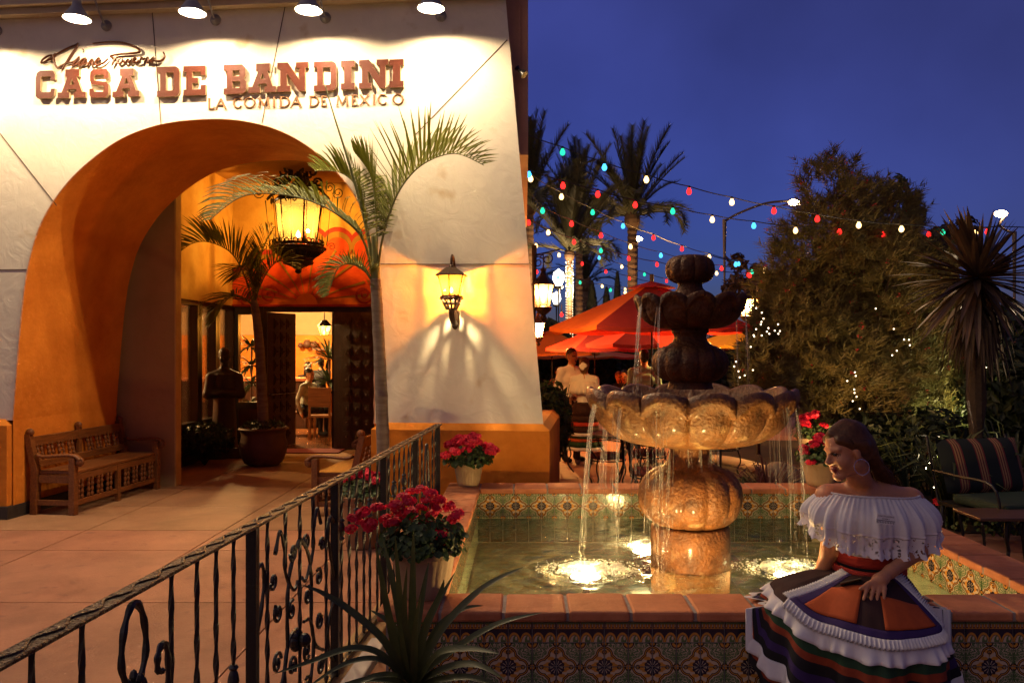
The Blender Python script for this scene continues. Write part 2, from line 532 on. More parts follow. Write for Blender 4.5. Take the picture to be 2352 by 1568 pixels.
# roof slab over everything, porch ceiling
mb = MB(); mb.box((-12, -0.05, 5.705), (-1.9, 15, 5.9)); mb.box((-1.899, -0.05, 5.706), (-0.6, 1.0, 5.9)); mb.build('roof', M['soffit'], house)
mb = MB(); mb.box((-8.5, T, 4.55), (-1.35, 6.4, 4.6)); mb.build('porch_ceiling', M['tan_stucco'], house)

# porch walls
XL, YB = -5.0, 13.8
zt = 2.44
def wpart(name, m, f, par=house, **k):
    b = MB(); f(b); return b.build(name, m, par, world=True, **k)
xt = P(400, 0, 10.05).x; zt2 = P(0, 438, 10.05).z
wpart('wing_wall', M['tan_stucco'], lambda b: b.box((-6.3, 10.05, 0.0), (xt, 10.21, zt2)))
wpart('wing_return', M['gold_stucco'], lambda b: b.box((xt + 0.002, 10.054, 0.0), (xt + 0.02, 10.206, zt2 - 0.003)))
wpart('porch_side_wall', M['gold_stucco'], lambda b: (b.box((-5.16, 10.2, zt), (XL, YB + 0.1, 4.6)), b.box((-5.16, 10.21, 0), (XL, 11.55, zt)), b.box((-5.16, 9.3, zt2 + 0.002), (XL - 0.002, 10.199, 4.6))))
wpart('porch_back_wall', M['gold_stucco'], lambda b: (b.box((-5.0, YB, zt), (-0.6, YB + 0.14, 4.6)), b.box((-3.22, YB + 0.02, 0), (-0.6, YB + 0.14, zt - 0.002))))
wpart('porch_right_wall', M['gold_stucco'], lambda b: b.box((-1.0, 9.4, 0), (-0.8, YB, 4.6)))
# mural over the door: red lobes, green outlines and scrolls, built as thin painted layers
mur = [mat('mural_red', (0.62, 0.085, 0.018), rough=0.85, c2=(0.48, 0.045, 0.015), vscale=4),
       mat('mural_crimson', (0.34, 0.028, 0.028), rough=0.85, var=0.25, vscale=4),
       mat('mural_olive', (0.26, 0.14, 0.03), rough=0.85, var=0.2, vscale=4),
       mat('mural_orange', (0.66, 0.18, 0.03), rough=0.85, var=0.15, vscale=4)]
def disc(b, px, py, r, d, a0=0, a1=360, n=22, ry=None):
    c = P(px, py, YB)
    s = YB / F
    ry = ry or r
    pts = [(c.x, YB - d, c.z)] + [(c.x + r*s*math.cos(R(a0 + (a1-a0)*i/n)), YB - d, c.z + ry*s*math.sin(R(a0 + (a1-a0)*i/n))) for i in range(n+1)]
    b.add(pts, [(0, i+2, i+1) for i in range(n)])
def mural(b):
    b.mi = 3
    zb = P(0, 706, YB).z
    c0, c1 = P(520, 0, YB).x, P(905, 0, YB).x
    b.box((c0, YB - 0.004, zb), (c1, YB + 0.0, P(0, 684, YB).z))
    lob = [(560, 650, 36), (612, 616, 40), (642, 592, 22), (672, 582, 24), (700, 578, 62), (775, 560, 36), (835, 560, 30), (862, 600, 44), (900, 640, 50)]
    b.mi = 1
    for i, (x, y, r) in enumerate(lob): disc(b, x, y, r + 3, 0.006 + i*0.0006)
    b.mi = 2
    for i, (x, y, r) in enumerate(lob): disc(b, x, y + 6, r - 2, 0.014 + i*0.0006)
    b.mi = 0
    disc(b, 705, 690, 150, 0.022, 8, 172, 30, 120)
    for i, (x, y, r) in enumerate(lob): disc(b, x, y + 12, r - 9, 0.024 + i*0.0006)
    # ribs of the fan
    b.mi = 2
    for k, an in enumerate((22, 42, 62, 82, 102, 122, 142, 160)):
        c = P(705, 700, YB); s = YB / F
        d = V((math.cos(R(an)), 0, math.sin(R(an))))
        pp = [c + V((0, -0.036 - k*0.0005, 0)) + d*s*t + V((0, 0, 0.03*math.sin(t/40.0))) for t in range(24, 150, 12)]
        b.ribbon(pp, [0.004 + 0.020*i/len(pp) for i in range(len(pp))], V((0, -1, 0)))
    b.mi = 1
    for k, (x, y, sg) in enumerate(((618, 676, 1), (835, 676, -1), (570, 690, 1))):
        c = P(x, y, YB - 0.042)
        b.ribbon(spiral(c, 0.17, 0.02, 0, sg*10, 24), [0.018]*24, V((0, -1, 0)))
    b.mi = 3
    disc(b, 705, 700, 26, 0.046, 0, 180)
wpart('mural', mur, mural)
wpart('mural_ledge', mur[1], lambda b: b.box((-5.0, YB - 0.05, zt - 0.006), (-0.8, YB - 0.001, zt + 0.03)))

wpart('side_wall', M['pink_stucco'], lambda b: b.box((-0.60, 9.3, 0), (-0.46, 20.2, 5.7)))
# windows in the side wall, glazed
M['pane'] = glass_mat('window_glass', (0.92, 0.90, 0.86), gl=0.08)
def window_side(y0, y1):
    fr = MB(); z0, z1 = 0.62, 2.37
    for (ya, yb, za, zb) in ((y0, y0+0.07, 0.0, zt), (y1-0.07, y1, 0.0, zt), (y0, y1, z1, zt), (y0, y1, z0-0.08, z0), (y0, y1, 0.0, 0.16)):
        fr.box((XL - 0.10, ya, za), (XL + 0.02 + 0.002*(za+ya), yb, zb))
    w = fr.build('window', M['frame'], house, world=True)
    b = MB(); b.box((XL - 0.05, y0 + 0.07, z0), (XL - 0.04, y1 - 0.07, z1)); b.build('pane', M['pane'], w, world=True)
    b = MB(); b.box((XL - 0.07, y0 + 0.07, 0.16), (XL - 0.02, y1 - 0.07, z0 - 0.08)); b.build('lower_panel', M['darkwood'], w, world=True)
window_side(11.57, 12.28); window_side(12.31, 13.0); window_side(13.03, 13.76)
def window_back(x0, x1):
    fr = MB(); z0, z1 = 0.80, 2.30
    for (xa, xb, za, zb) in ((x0, x0+0.07, 0, zt), (x1-0.07, x1, 0, zt), (x0, x1, z1, zt), (x0, x1, z0-0.12, z0), (x0, x1, 0, 0.16)):
        fr.box((xa, YB - 0.03 - 0.002*(za+xa), za), (xb, YB + 0.1, zb))
    w = fr.build('window', M['frame'], house, world=True)
    b = MB(); b.box((x0+0.07, YB + 0.03, z0), (x1-0.07, YB + 0.04, z1)); b.build('pane', M['pane'], w, world=True)
    b = MB(); b.box((x0+0.07, YB + 0.0, 0.16), (x1-0.07, YB + 0.05, z0-0.12)); b.build('lower_panel', M['darkwood'], w, world=True)
window_back(-4.97, -4.47)
wpart('door_frame', M['frame'], lambda b: (b.box((-4.47, YB - 0.02, 0), (-4.41, YB + 0.12, zt - 0.1)), b.box((-4.465, YB - 0.03, zt - 0.1), (-2.4, YB + 0.018, zt - 0.01)), b.box((-3.30, YB - 0.01, 0), (-3.222, YB + 0.12, zt - 0.102))))
# carved doors: each with a grid of raised square panels and studs
def door(p0, p1, name='door'):
    d = (p1 - p0); L = d.length; d.normalize(); nrm = V((d.y, -d.x, 0))
    Hh = zt - 0.11
    b = MB(); b.obox(p0 + d*L/2 + V((0, 0, Hh/2 + 0.01)), d*L/2, nrm*0.03, V((0, 0, Hh/2)))
    dr = b.build(name, M['darkwood'], house, world=True)
    nc, nr = 3, 9
    for i in range(nc):
        for j in range(nr):
            c = p0 + d*(0.14 + (L-0.24)*(i+0.5)/nc) + nrm*0.03 + V((0, 0, 0.10 + (Hh-0.16)*(j+0.5)/nr))
            w = (L-0.24)/nc*0.40; h = (Hh-0.16)/nr*0.40
            b = MB()
            b.obox(c + nrm*0.008, d*w, nrm*0.008, V((0, 0, h)))
            b.obox(c + nrm*0.022, d*w*0.62, nrm*0.008, V((0, 0, h*0.62)))
            b.add([c + nrm*0.031 - d*w*.25 - V((0,0,h*.25)), c + nrm*0.031 + d*w*.25 - V((0,0,h*.25)), c + nrm*0.031 + d*w*.25 + V((0,0,h*.25)), c + nrm*0.031 - d*w*.25 + V((0,0,h*.25)), c + nrm*0.052],
                  [(0,1,4),(1,2,4),(2,3,4),(3,0,4)])
            b.build('door_panel', M['darkwood'], dr, world=True)
    return dr, d, nrm, L
dl, d_, n_r, L_ = door(V((-4.44, YB + 0.03, 0)), V((-4.14, YB + 0.68, 0)))
b = MB(); q0 = V((-4.44, YB+0.03, 0)) + d_*0.05 + n_r*0.09 + V((0,0,0.93)); b.tube([q0, q0 + d_*(L_-0.1)], 0.012, 6)
b.tube([q0, q0 - n_r*0.06], 0.014, 6); b.tube([q0 + d_*(L_-0.1), q0 + d_*(L_-0.1) - n_r*0.06], 0.014, 6)
b.build('push_bar', mat('steel_bar', (0.5, 0.5, 0.5), rough=0.3, metal=1, var=0), dl, world=True)
door(V((-3.25, YB - 0.06, 0)), V((-2.50, YB - 0.06, 0)))

# interior room seen through the doorway and the windows
M['int_orange'] = mat('interior_orange', (0.66, 0.20, 0.02), rough=0.8, c2=(0.52, 0.14, 0.012), vscale=3)
M['int_tan'] = mat('interior_tan', (0.36, 0.22, 0.11), rough=0.85, var=0.15, vscale=3)
M['int_floor'] = mat('interior_tile_floor', (0.22, 0.075, 0.022), rough=0.22, c2=(0.12, 0.04, 0.013), vscale=3, spec=0.6)
M['int_ceiling'] = mat('interior_ceiling', (0.06, 0.03, 0.018), rough=0.8, var=0.2)
wpart('room_wall', [M['int_orange'], M['int_tan']], lambda b: (
    b.box((-11.2, 20, 0), (-0.4, 20.2, 2.05)), b.box((-11.2, 10.4, 0), (-11.0, 20, 3.4)), b.box((-0.6, 13.9, 0), (-0.4, 20, 3.4)), b.box((-11, 10.4, 0), (-5.17, 10.6, 3.4)),
    setattr(b, 'mi', 1), b.box((-11, 19.97, 2.052), (-0.6, 20.2, 3.4))))
wpart('room_floor', M['int_floor'], lambda b: (b.box((-11, 13.88, -0.04), (-0.6, 20, 0.004)), b.box((-11, 10.6, -0.04), (-5.12, 13.878, 0.004))))
wpart('room_ceiling', M['int_ceiling'], lambda b: (b.box((-11, 10.6, 3.0), (-5.17, 20, 3.1)), b.box((-5.168, 13.95, 3.0), (-0.6, 20, 3.1))))
for k in range(7):
    wpart('ceiling_beam', M['frame'], lambda b: b.box((-11, 14.3 + k*0.85, 2.86), (-0.6, 14.48 + k*0.85, 2.998)))
wpart('wall_shelf', M['wood'], lambda b: b.box((-5.2, 19.7, 1.68), (-3.4, 19.97, 1.73)))
wpart('cornice_border', mat('stencil_border', (0.30, 0.14, 0.05), var=0.4, vscale=18), lambda b: b.box((-11, 19.94, 2.72), (-0.6, 19.968, 2.84)))
mat_rug = mat('maroon_mat', (0.16, 0.012, 0.02), rough=0.95, var=0.2, vscale=20)
b = MB(); r0 = P(650, 0, YB - 0.5); b.box((-4.35, YB - 0.62, 0.004), (-3.05, YB - 0.05, 0.018))
tag(b.build('door_mat', mat_rug), 'dark maroon door mat on the porch floor at the open doors', 'doormat')

# ------------------------------------------------------------------ sign
signred = mat('sign_red_paint', (0.062, 0.010, 0.0025), rough=0.6, var=0.12, vscale=12, spec=0.25)
signret = mat('sign_returns', (0.30, 0.22, 0.13), rough=0.5, var=0.1)
signthin = mat('sign_brown_metal', (0.07, 0.022, 0.010), rough=0.4, metal=0.2, var=0.1)
signsmall = mat('sign_tan_metal', (0.20, 0.095, 0.04), rough=0.5, var=0.1)
sign = empty('restaurant_sign', tuple(V((OX, OY, 0)) + UX*FAC(500, 200)[0] + V((0, 0, FAC(500, 230)[1]))), ANG, 'raised red-brown lettering CASA DE BANDINI with a cursive name above it', 'sign')
suv = V((FAC(500, 200)[0], 0, FAC(500, 230)[1]))
GL = {
 'A': ([(0,0),(.42,0),(.42,.2),(.34,.2),(.375,.3),(.645,.3),(.68,.2),(.58,.2),(.58,0),(1,0),(1,.2),(.88,.2),(.68,.74),(.78,.74),(.78,1),(.28,1),(.28,.74),(.36,.74),(.14,.2),(0,.2)], [[(.43,.46),(.515,.68),(.60,.46)]]),
 'C': ([(.10,0),(.80,0),(.94,.10),(1,.34),(.80,.34),(.76,.22),(.3,.22),(.24,.28),(.24,.72),(.3,.79),(.78,.79),(.78,.66),(1,.66),(1,.86),(.88,1),(.22,1),(.06,.92),(0,.75),(0,.08)], []),
 'S': ([(0,.32),(0,.1),(.1,0),(.86,0),(1,.12),(1,.45),(.88,.55),(.28,.6),(.24,.66),(.24,.76),(.3,.8),(.76,.8),(.76,.66),(1,.66),(1,.88),(.88,1),(.2,1),(.05,.9),(.03,.6),(.12,.47),(.72,.42),(.76,.36),(.76,.25),(.7,.2),(.26,.2),(.22,.32)], []),
 'D': ([(0,0),(.82,0),(.95,.06),(1,.18),(1,.82),(.95,.94),(.82,1),(0,1),(0,.8),(.14,.8),(.14,.2),(0,.2)], [[(.4,.2),(.4,.8),(.7,.8),(.74,.74),(.74,.26),(.7,.2)]]),
 'E': ([(0,0),(1,0),(1,.34),(.78,.34),(.78,.2),(.4,.2),(.4,.42),(.66,.42),(.66,.6),(.4,.6),(.4,.8),(.78,.8),(.78,.68),(1,.68),(1,1),(0,1),(0,.8),(.14,.8),(.14,.2),(0,.2)], []),
 'B': ([(0,0),(.84,0),(.96,.06),(1,.15),(1,.40),(.9,.52),(.97,.62),(.97,.86),(.82,1),(0,1),(0,.8),(.14,.8),(.14,.2),(0,.2)], [[(.4,.2),(.4,.43),(.7,.43),(.74,.38),(.74,.25),(.7,.2)], [(.4,.6),(.4,.8),(.68,.8),(.72,.75),(.72,.65),(.68,.6)]]),
 'N': ([(0,0),(.42,0),(.42,.2),(.31,.2),(.31,.62),(.70,0),(.9,0),(.9,.8),(1,.8),(1,1),(.6,1),(.6,.8),(.71,.8),(.71,.4),(.34,1),(0,1),(0,.8),(.1,.8),(.1,.2),(0,.2)], []),
 'I': ([(0,0),(1,0),(1,.22),(.77,.22),(.77,.78),(1,.78),(1,1),(0,1),(0,.78),(.23,.78),(.23,.22),(0,.22)], []),
}
def letter(ch, pmap, depth, v0, name, mats, par):
    """solid letter from outline + holes, front at v0-depth"""
    bm = bmesh.new()
    ol, holes = GL[ch]
    loops = [ol] + holes
    edges = []
    for lp in loops:
        vs = [bm.verts.new((*pmap(*p), 0)) for p in lp]
        for i in range(len(vs)): edges.append(bm.edges.new((vs[i], vs[(i+1) % len(vs)])))
    bmesh.ops.triangle_fill(bm, use_beauty=True, use_dissolve=False, edges=edges)
    bm.verts.index_update()
    pts = [v.co.copy() for v in bm.verts]
    tris = [tuple(v.index for v in f.verts) for f in bm.faces]
    bm.free()
    b = MB()
    b.mi = 0
    fr = [V((p.x, v0 - depth, p.y)) - suv for p in pts]
    flipped = []
    for t in tris:
        a, c_, d = fr[t[0]], fr[t[1]], fr[t[2]]
        if (c_-a).cross(d-a).y > 0: t = t[::-1]
        flipped.append(t)
    b.add(fr, flipped)
    b.mi = 1
    for lp in loops:
        m_ = [pmap(*p) for p in lp]
        k = len(m_)
        b.add([V((u, v0 - depth + 0.0005, z)) - suv for u, z in m_] + [V((u, v0, z)) - suv for u, z in m_], [(i, (i+1) % k, (i+1) % k + k, i + k) for i in range(k)])
    return b.build(name, mats, par)
S5 = 0.5185
for ch, x0, x1, yb, yt in (('C',158,243,437,315),('A',255,378,436,310),('S',395,480,434,308),('A',497,617,431,306),('D',695,795,430,297),('E',812,910,424,294),
                           ('B',990,1090,418,288),('A',1100,1222,412,284),('N',1228,1365,408,279),('D',1390,1490,405,274),('I',1510,1570,398,270),('N',1590,1720,394,267),('I',1725,1787,388,264)):
    sl = (x1-x0)*0.035
    def pm(a, c, x0=x0, x1=x1, yb=yb, yt=yt, sl=sl):
        return FAC((x0 + a*(x1-x0))*S5, (yb - sl*a + c*(yt-yb))*S5, -0.038)
    letter(ch, pm, 0.032, -0.006, 'letter', [signred, signret], sign)
# small roman capitals
STR = {'L': [((.15,0),(.15,1),1),((0,0),(.95,0),.5),((0,1),(.35,1),.5),((.95,0),(.95,.18),.5)],
       'A': [((.02,0),(.5,1),.5),((.5,1),(.98,0),1),((.2,.36),(.78,.36),.5),((-.06,0),(.16,0),.5),((.82,0),(1.08,0),.5)],
       'M': [((.1,0),(.16,1),.5),((.16,1),(.5,.1),1),((.5,.1),(.86,1),.5),((.86,1),(.92,0),1),((0,0),(.22,0),.5),((.8,0),(1.04,0),.5)],
       'I': [((.5,0),(.5,1),1),((.25,0),(.75,0),.5),((.25,1),(.75,1),.5)],
       'D': [((.15,0),(.15,1),1),((0,0),(.45,0),.5),((0,1),(.45,1),.5)],
       'E': [((.15,0),(.15,1),1),((0,0),(.9,0),.5),((0,1),(.86,1),.5),((.15,.53),(.65,.53),.5),((.9,0),(.9,.2),.5),((.86,1),(.86,.82),.5),((.65,.44),(.65,.62),.5)],
       'X': [((.08,1),(.92,0),1),((.9,1),(.1,0),.5),((-.02,1),(.22,1),.5),((.76,1),(1.02,1),.5),((-.02,0),(.22,0),.5),((.78,0),(1.04,0),.5)],
       'C': [], 'O': []}
def small(ch, x0, x1, yb, yt):
    b = MB(); wd = 0.018
    def pp(a, c): u, z = FAC((x0 + a*(x1-x0))*S5, (yb + c*(yt-yb))*S5, -0.02); return V((u, -0.007, z)) - suv
    k = 0
    for (p, q, w) in STR[ch]:
        k += 1
        off = V((0, -0.0006*k, 0))
        b.bar(pp(*p) + off, pp(*q) + off, 0.008, wd*w, up=V((0, 0, 1)) if abs(p[0]-q[0]) > abs(p[1]-q[1]) else V((1, 0, 0)))
    arcs = {'C': (35, 325, .5, .55), 'O': (0, 360, .5, .5), 'D': (-90, 90, .45, .55)}
    if ch in arcs:
        a0, a1, cx_, rx = arcs[ch]
        pts = [pp(cx_ + rx*math.cos(R(a0 + (a1-a0)*i/18)), .5 + .5*math.sin(R(a0 + (a1-a0)*i/18))) for i in range(19)]
        rs = [wd*(0.28 + 0.32*abs(math.cos(R(a0 + (a1-a0)*i/18)))) for i in range(19)]
        b.tube(pts, rs, 4)
    b.build('small_letter', signsmall, sign)
for ch, x0, x1 in (('L',920,947),('A',953,998),('C',1035,1068),('O',1081,1126),('M',1140,1192),('I',1203,1222),('D',1236,1280),('A',1288,1332),('D',1368,1409),('E',1421,1448),
                   ('M',1487,1541),('E',1556,1584),('X',1592,1634),('I',1648,1664),('C',1677,1712),('O',1741,1784)):
    yb = 479 - (x0-920)*0.0235
    small(ch, x0, x1, yb, yb - 43)
# cursive name in metal strokes
SIG = [[(275,455),(300,400),(370,350),(440,332),(472,352),(455,380),(390,402),(320,438),(275,455)],
       [(455,380),(520,318),(620,262),(720,212),(820,172),(858,138)], [(858,138),(820,222),(750,330),(690,425),(645,490),(608,552)],
       [(508,300),(480,340),(488,430),(515,500),(545,528),(590,500),(690,452),(790,430),(880,352)], [(880,352),(820,430),(772,488),(810,488),(880,440),(950,378)],
       [(980,372),(920,398),(880,470),(890,495),(930,470),(982,376),(950,450),(960,478),(1000,440)], [(1000,440),(1010,492),(1050,420),(1085,398),(1072,450),(1090,488),(1130,450)],
       [(1130,450),(1190,395),(1180,376),(1140,420),(1132,470),(1172,490),(1250,452),(1325,385)], [(936,250),(948,244)],
       [(1090,152),(1250,134),(1450,128),(1600,150),(1740,200),(1815,258),(1790,292),(1650,308),(1500,320),(1390,338),(1365,356),(1410,374),(1462,362)],
       [(1462,350),(1420,420),(1380,500)], [(1512,380),(1475,425),(1488,460),(1535,432),(1548,392),(1512,380)], [(1560,395),(1590,458),(1640,400),(1652,450),(1705,380)],
       [(1700,440),(1760,392),(1742,378),(1718,436),(1770,448),(1815,430)], [(1815,450),(1850,372),(1868,400),(1905,376)], [(1890,450),(1945,372),(1955,440),(1920,452)],
       [(1960,440),(2042,368),(2020,436),(1990,448)], [(1990,448),(2040,420),(2110,432),(2180,408),(2212,352),(2188,288)]]
for k, st in enumerate(SIG):
    pts = []
    for (x, y) in st:
        u, z = FAC((60 + x*0.17007)*0.8711, (90 + y*0.17007)*0.8711, -0.025)
        pts.append(V((u, -0.022 - 0.0008*k, z)) - suv)
    pts = bez(pts, 5)
    N = len(pts)
    b = MB(); b.tube(pts, [0.0095 + 0.005*math.sin(pi*i/max(1, N-1)) for i in range(N)], 5, flat=0.8)
    b.build('cursive_stroke', signthin, sign)

# ------------------------------------------------------------------ gooseneck lamps over the sign
WARMW = (1.0, 0.73, 0.42)
bulbw = emis('lamp_bulb_white', (1.0, 0.86, 0.62), 60)
def gooseneck(px, py, lab):
    mu, mz = FAC(px, py)
    base = V((OX, OY, 0)) + UX*mu
    r = empty('gooseneck_lamp', tuple(base + V((0, 0, mz))), ANG, lab, 'wall lamp', 'gooseneck lamps above the sign')
    b = MB(); b.lathe([(0.055, 0), (0.055, 0.012), (0.03, 0.03), (0.018, 0.045)], 14)
    o = b.build('wall_plate', M['lampmetal'], r, smooth=True, angle=40); o.rotation_euler = (R(90), 0, 0)
    D = -0.46
    b = MB(); b.tube(bez([(0, -0.03, 0), (0, -0.12, 0.09), (0, -0.24, 0.24), (0, -0.36, 0.30), (0, -0.44, 0.25), (0, D, 0.12)], 6), 0.011, 8)
    b.build('arm', M['lampmetal'], r, smooth=True)
    b = MB()
    outp = [(0.122, -0.118), (0.116, -0.105), (0.075, -0.04), (0.048, 0.0), (0.040, 0.03), (0.036, 0.075), (0.026, 0.10), (0.014, 0.115)]
    b.mi = 0; b.lathe(outp, 24, (0, D, 0))
    b.f.pop(-2); b.m.pop(-2)
    b.mi = 1
    inn = [(0.121, -0.117), (0.112, -0.104), (0.070, -0.042), (0.040, -0.01), (0.0, 0.0)]
    b.lathe(inn, 24, (0, D, 0)); b.f.pop(-1) if False else None
    # open mouth: drop the cap made for the first ring
    k = [i for i, f in enumerate(b.f) if len(f) == 24]
    for i in sorted(k, reverse=True):
        zc = sum(b.v[j][2] for j in b.f[i]) / 24
        if zc < -0.1: b.f.pop(i); b.m.pop(i)
    b.build('lamp_shade', [M['lampmetal'], M['lampwhite']], r, smooth=True, angle=50)
    b = MB(); b.ell((0, D, -0.042), 0.034, 0.034, 0.024, 12, 8); b.build('bulb', bulbw, r, smooth=True)
    lamp('lamp_light', 'SPOT', (0, D, -0.089), GOOSE, WARMW, r, radius=0.010, world=False, spot_size=R(178), spot_blend=0.85)   # the shade throws most of its light down
    return r
GOOSE = 25.0
gooseneck(245, 60, 'gooseneck wall lamp above the letter S of CASA'); gooseneck(496, 47, 'gooseneck wall lamp above the word DE'); gooseneck(748, 42, 'gooseneck wall lamp above the letter N of BANDINI')
gooseneck(1013, 38, 'gooseneck wall lamp nearest the corner, right of the lettering'); gooseneck(-6, 72, 'gooseneck wall lamp at the edge, only its wall plate showing')
# small black spot on the salmon corner
r = empty('black_spotlight', tuple(P(1192, 165, 7.78)), 0, 'small black spotlight on the salmon building corner', 'spotlight')
b = MB(); b.tube([(0, 0.03, 0.03), (0.0, -0.02, 0.0)], 0.012, 6); b.build('bracket', M['iron'], r)
b = MB(); b.tube([(-0.02, -0.02, 0.03), (0.03, -0.04, -0.02), (0.055, -0.05, -0.05)], [0.028, 0.032, 0.042], 10); b.build('housing', M['iron'], r, smooth=True, angle=50)

# ------------------------------------------------------------------ amber wall lantern
M['amber'] = glass_mat('amber_glass', (1.0, 0.46, 0.07), gl=0.05, transl=0.05, streak=((24, 24, 6), (0.75, 0.16, 0.01)))
M['honey'] = glass_mat('honey_glass', (1.0, 0.66, 0.17), gl=0.05, transl=0.07, streak=((20, 20, 5), (1.0, 0.5, 0.09)))
flame = emis('amber_bulb', (1.0, 0.66, 0.22), 40)
def lantern_head(r, zb, zt_, rb, rt, sides, glass, metal, roof_h, bulb_z, bulb_r, frame_r, group_metal='metal_frame', roof_over=1.18, rot=0.0, bulbmat=None):
    """tapered glazed lantern: panes are parts, frame one part"""
    def ring(rad, z): return [V((rad*math.cos(rot + 2*pi*k/sides), rad*math.sin(rot + 2*pi*k/sides), z)) for k in range(sides)]
    lo, hi = ring(rb, zb), ring(rt, zt_)
    for k in range(sides):
        j = (k+1) % sides
        b = MB(); b.add([lo[k], lo[j], hi[j], hi[k]], [(0, 1, 2, 3)]); b.build('pane', glass, r)
    b = MB()
    for k in range(sides):
        j = (k+1) % sides
        b.tube([lo[k], hi[k]], frame_r, 5); b.tube([lo[k], lo[j]], frame_r, 5); b.tube([hi[k], hi[j]], frame_r, 5)
    b.build(group_metal, metal, r)
    b = MB(); e, m_ = ring(rt*roof_over, zt_ + 0.004), ring(rt*0.38, zt_ + roof_h)
    b.add(e + m_, [(k, (k+1) % sides, sides + (k+1) % sides, sides + k) for k in range(sides)] + [tuple(range(sides, 2*sides))])
    e2 = ring(rt*roof_over, zt_ - 0.006)
    b.add(e + e2, [(k, sides + k, sides + (k+1) % sides, (k+1) % sides) for k in range(sides)])
    b.build('lantern_roof', metal, r)
    b = MB(); b.lathe([(0.001, bulb_z - bulb_r*1.5), (bulb_r*.8, bulb_z - bulb_r*.6), (bulb_r, bulb_z), (bulb_r*.6, bulb_z + bulb_r*1.1), (0.001, bulb_z + bulb_r*2)], 10)
    b.build('bulb', bulbmat or flame, r, smooth=True)
u_, z_ = FAC(1037, 700, -0.2)
sconce = empty('wall_lantern', tuple(V((OX, OY, 0)) + UX*u_ + VY*(-0.2) + V((0, 0, z_))), ANG, 'lit amber-glass wall lantern on the white stucco pier', 'wall lantern')
lantern_head(sconce, 0.085, 0.275, 0.085, 0.135, 6, M['amber'], M['bronze'], 0.075, 0.135, 0.016, 0.006, rot=R(30))
b = MB()
zr = 0.0
for k in range(12):
    a = 2*pi*k/12
    for (ra, za, rb_, zb_) in ((0.105, 0.06, 0.05, -0.035), (0.105, 0.06, 0.088, 0.085)):
        b.tube([(ra*math.cos(a), ra*math.sin(a), za), ((ra+rb_)/2*math.cos(a+.13), (ra+rb_)/2*math.sin(a+.13), (za+zb_)/2 + 0.006), (rb_*math.cos(a+.26), rb_*math.sin(a+.26), zb_)], 0.010, 5)
for (rad, z, t) in ((0.107, 0.060, 0.009), (0.088, 0.083, 0.008), (0.08, 0.012, 0.009), (0.05, -0.036, 0.012)):
    b.tube([(rad*math.cos(2*pi*k/24), rad*math.sin(2*pi*k/24), z) for k in range(24)], t, 5, closed=True)
b.build('pierced_basket', M['bronze'], sconce)
b = MB()
b.tube(bez([(0, 0.0, -0.03), (0, 0.02, -0.09), (0, 0.08, -0.15), (0, 0.17, -0.17)], 5), 0.03, 8)
b.ell((0, 0.185, -0.13), 0.042, 0.016, 0.10, 10, 8)
b.tube(bez([(0, 0.19, -0.03), (0, 0.17, 0.3), (0, 0.12, 0.43), (0, 0.04, 0.47), (0, 0.0, 0.42), (0, 0, 0.35)], 6), [0.012]*31, 8)
b.ell((0, 0, 0.36), 0.026, 0.026, 0.018, 10, 6)
b.build('bracket', M['bronze'], sconce, smooth=True)
lamp('lantern_light', 'POINT', (0, 0, 0.19), 10.0, (1.0, 0.74, 0.36), sconce, radius=0.012, world=False)

# ------------------------------------------------------------------ great hanging lantern in the porch
hc = P(685, 520, 12.9)
big = empty('hanging_lantern', tuple(hc), 0, 'large wrought-iron lantern glowing yellow under the orange arch', 'lantern')
s_ = 11.3 / F
zg0, zg1 = (520-562)*s_, (520-464)*s_
lantern_head(big, zg0, zg1, 0.255, 0.325, 6, M['honey'], M['iron'], 0.22, -0.12, 0.035, 0.014, rot=R(0), bulbmat=emis('lantern_bulb', (1.0, 0.78, 0.34), 7))
def scroll_ring(b, n, r, z, sz, up=1, tr=0.010, rot=0):
    for k in range(n):
        a = rot + 2*pi*k/n
        o = V((math.cos(a), math.sin(a), 0)); t = V((-o.y, o.x, 0))
        c = o*r + V((0, 0, z))
        for sg in (-1, 1):
            b.tube(spiral(c + t*sg*sz*0.4, sz*0.42, sz*0.08, -pi/2, -pi/2 + sg*1.7*pi, 12, t, V((0, 0, up))), tr, 5)
        b.tube([c - V((0, 0, 0.3*sz*up)), c + V((0, 0, 1.0*sz*up))], [tr*1.6, tr*0.5], 5)
b = MB()
scroll_ring(b, 12, 0.335, zg0 + 0.03, 0.12)
for (rad, z, t) in ((0.335, zg0 + 0.0, 0.02), (0.37, zg0 - 0.055, 0.022), (0.33, zg0 - 0.095, 0.018), (0.2, zg0 - 0.19, 0.022), (0.185, zg0 - 0.25, 0.03)):
    b.tube([(rad*math.cos(2*pi*k/30), rad*math.sin(2*pi*k/30), z) for k in range(30)], t, 6, closed=True)
for k in range(24):
    a = 2*pi*k/24
    b.tube([(0.36*math.cos(a), 0.36*math.sin(a), zg0 - 0.05), (0.30*math.cos(a+.1), 0.30*math.sin(a+.1), zg0 - 0.12), (0.19*math.cos(a+.2), 0.19*math.sin(a+.2), zg0 - 0.2)], 0.013, 5)
b.lathe([(0.30, zg0-0.03), (0.33, zg0-0.09), (0.18, zg0-0.20), (0.001, zg0-0.21)], 24)
b.lathe([(0.19, zg0-0.24), (0.17, zg0-0.28), (0.06, zg0-0.33), (0.03, zg0-0.35), (0.05, zg0-0.375), (0.03, zg0-0.40), (0.001, zg0-0.41)], 16)
b.build('lower_basket', M['iron'], big)
b = MB()
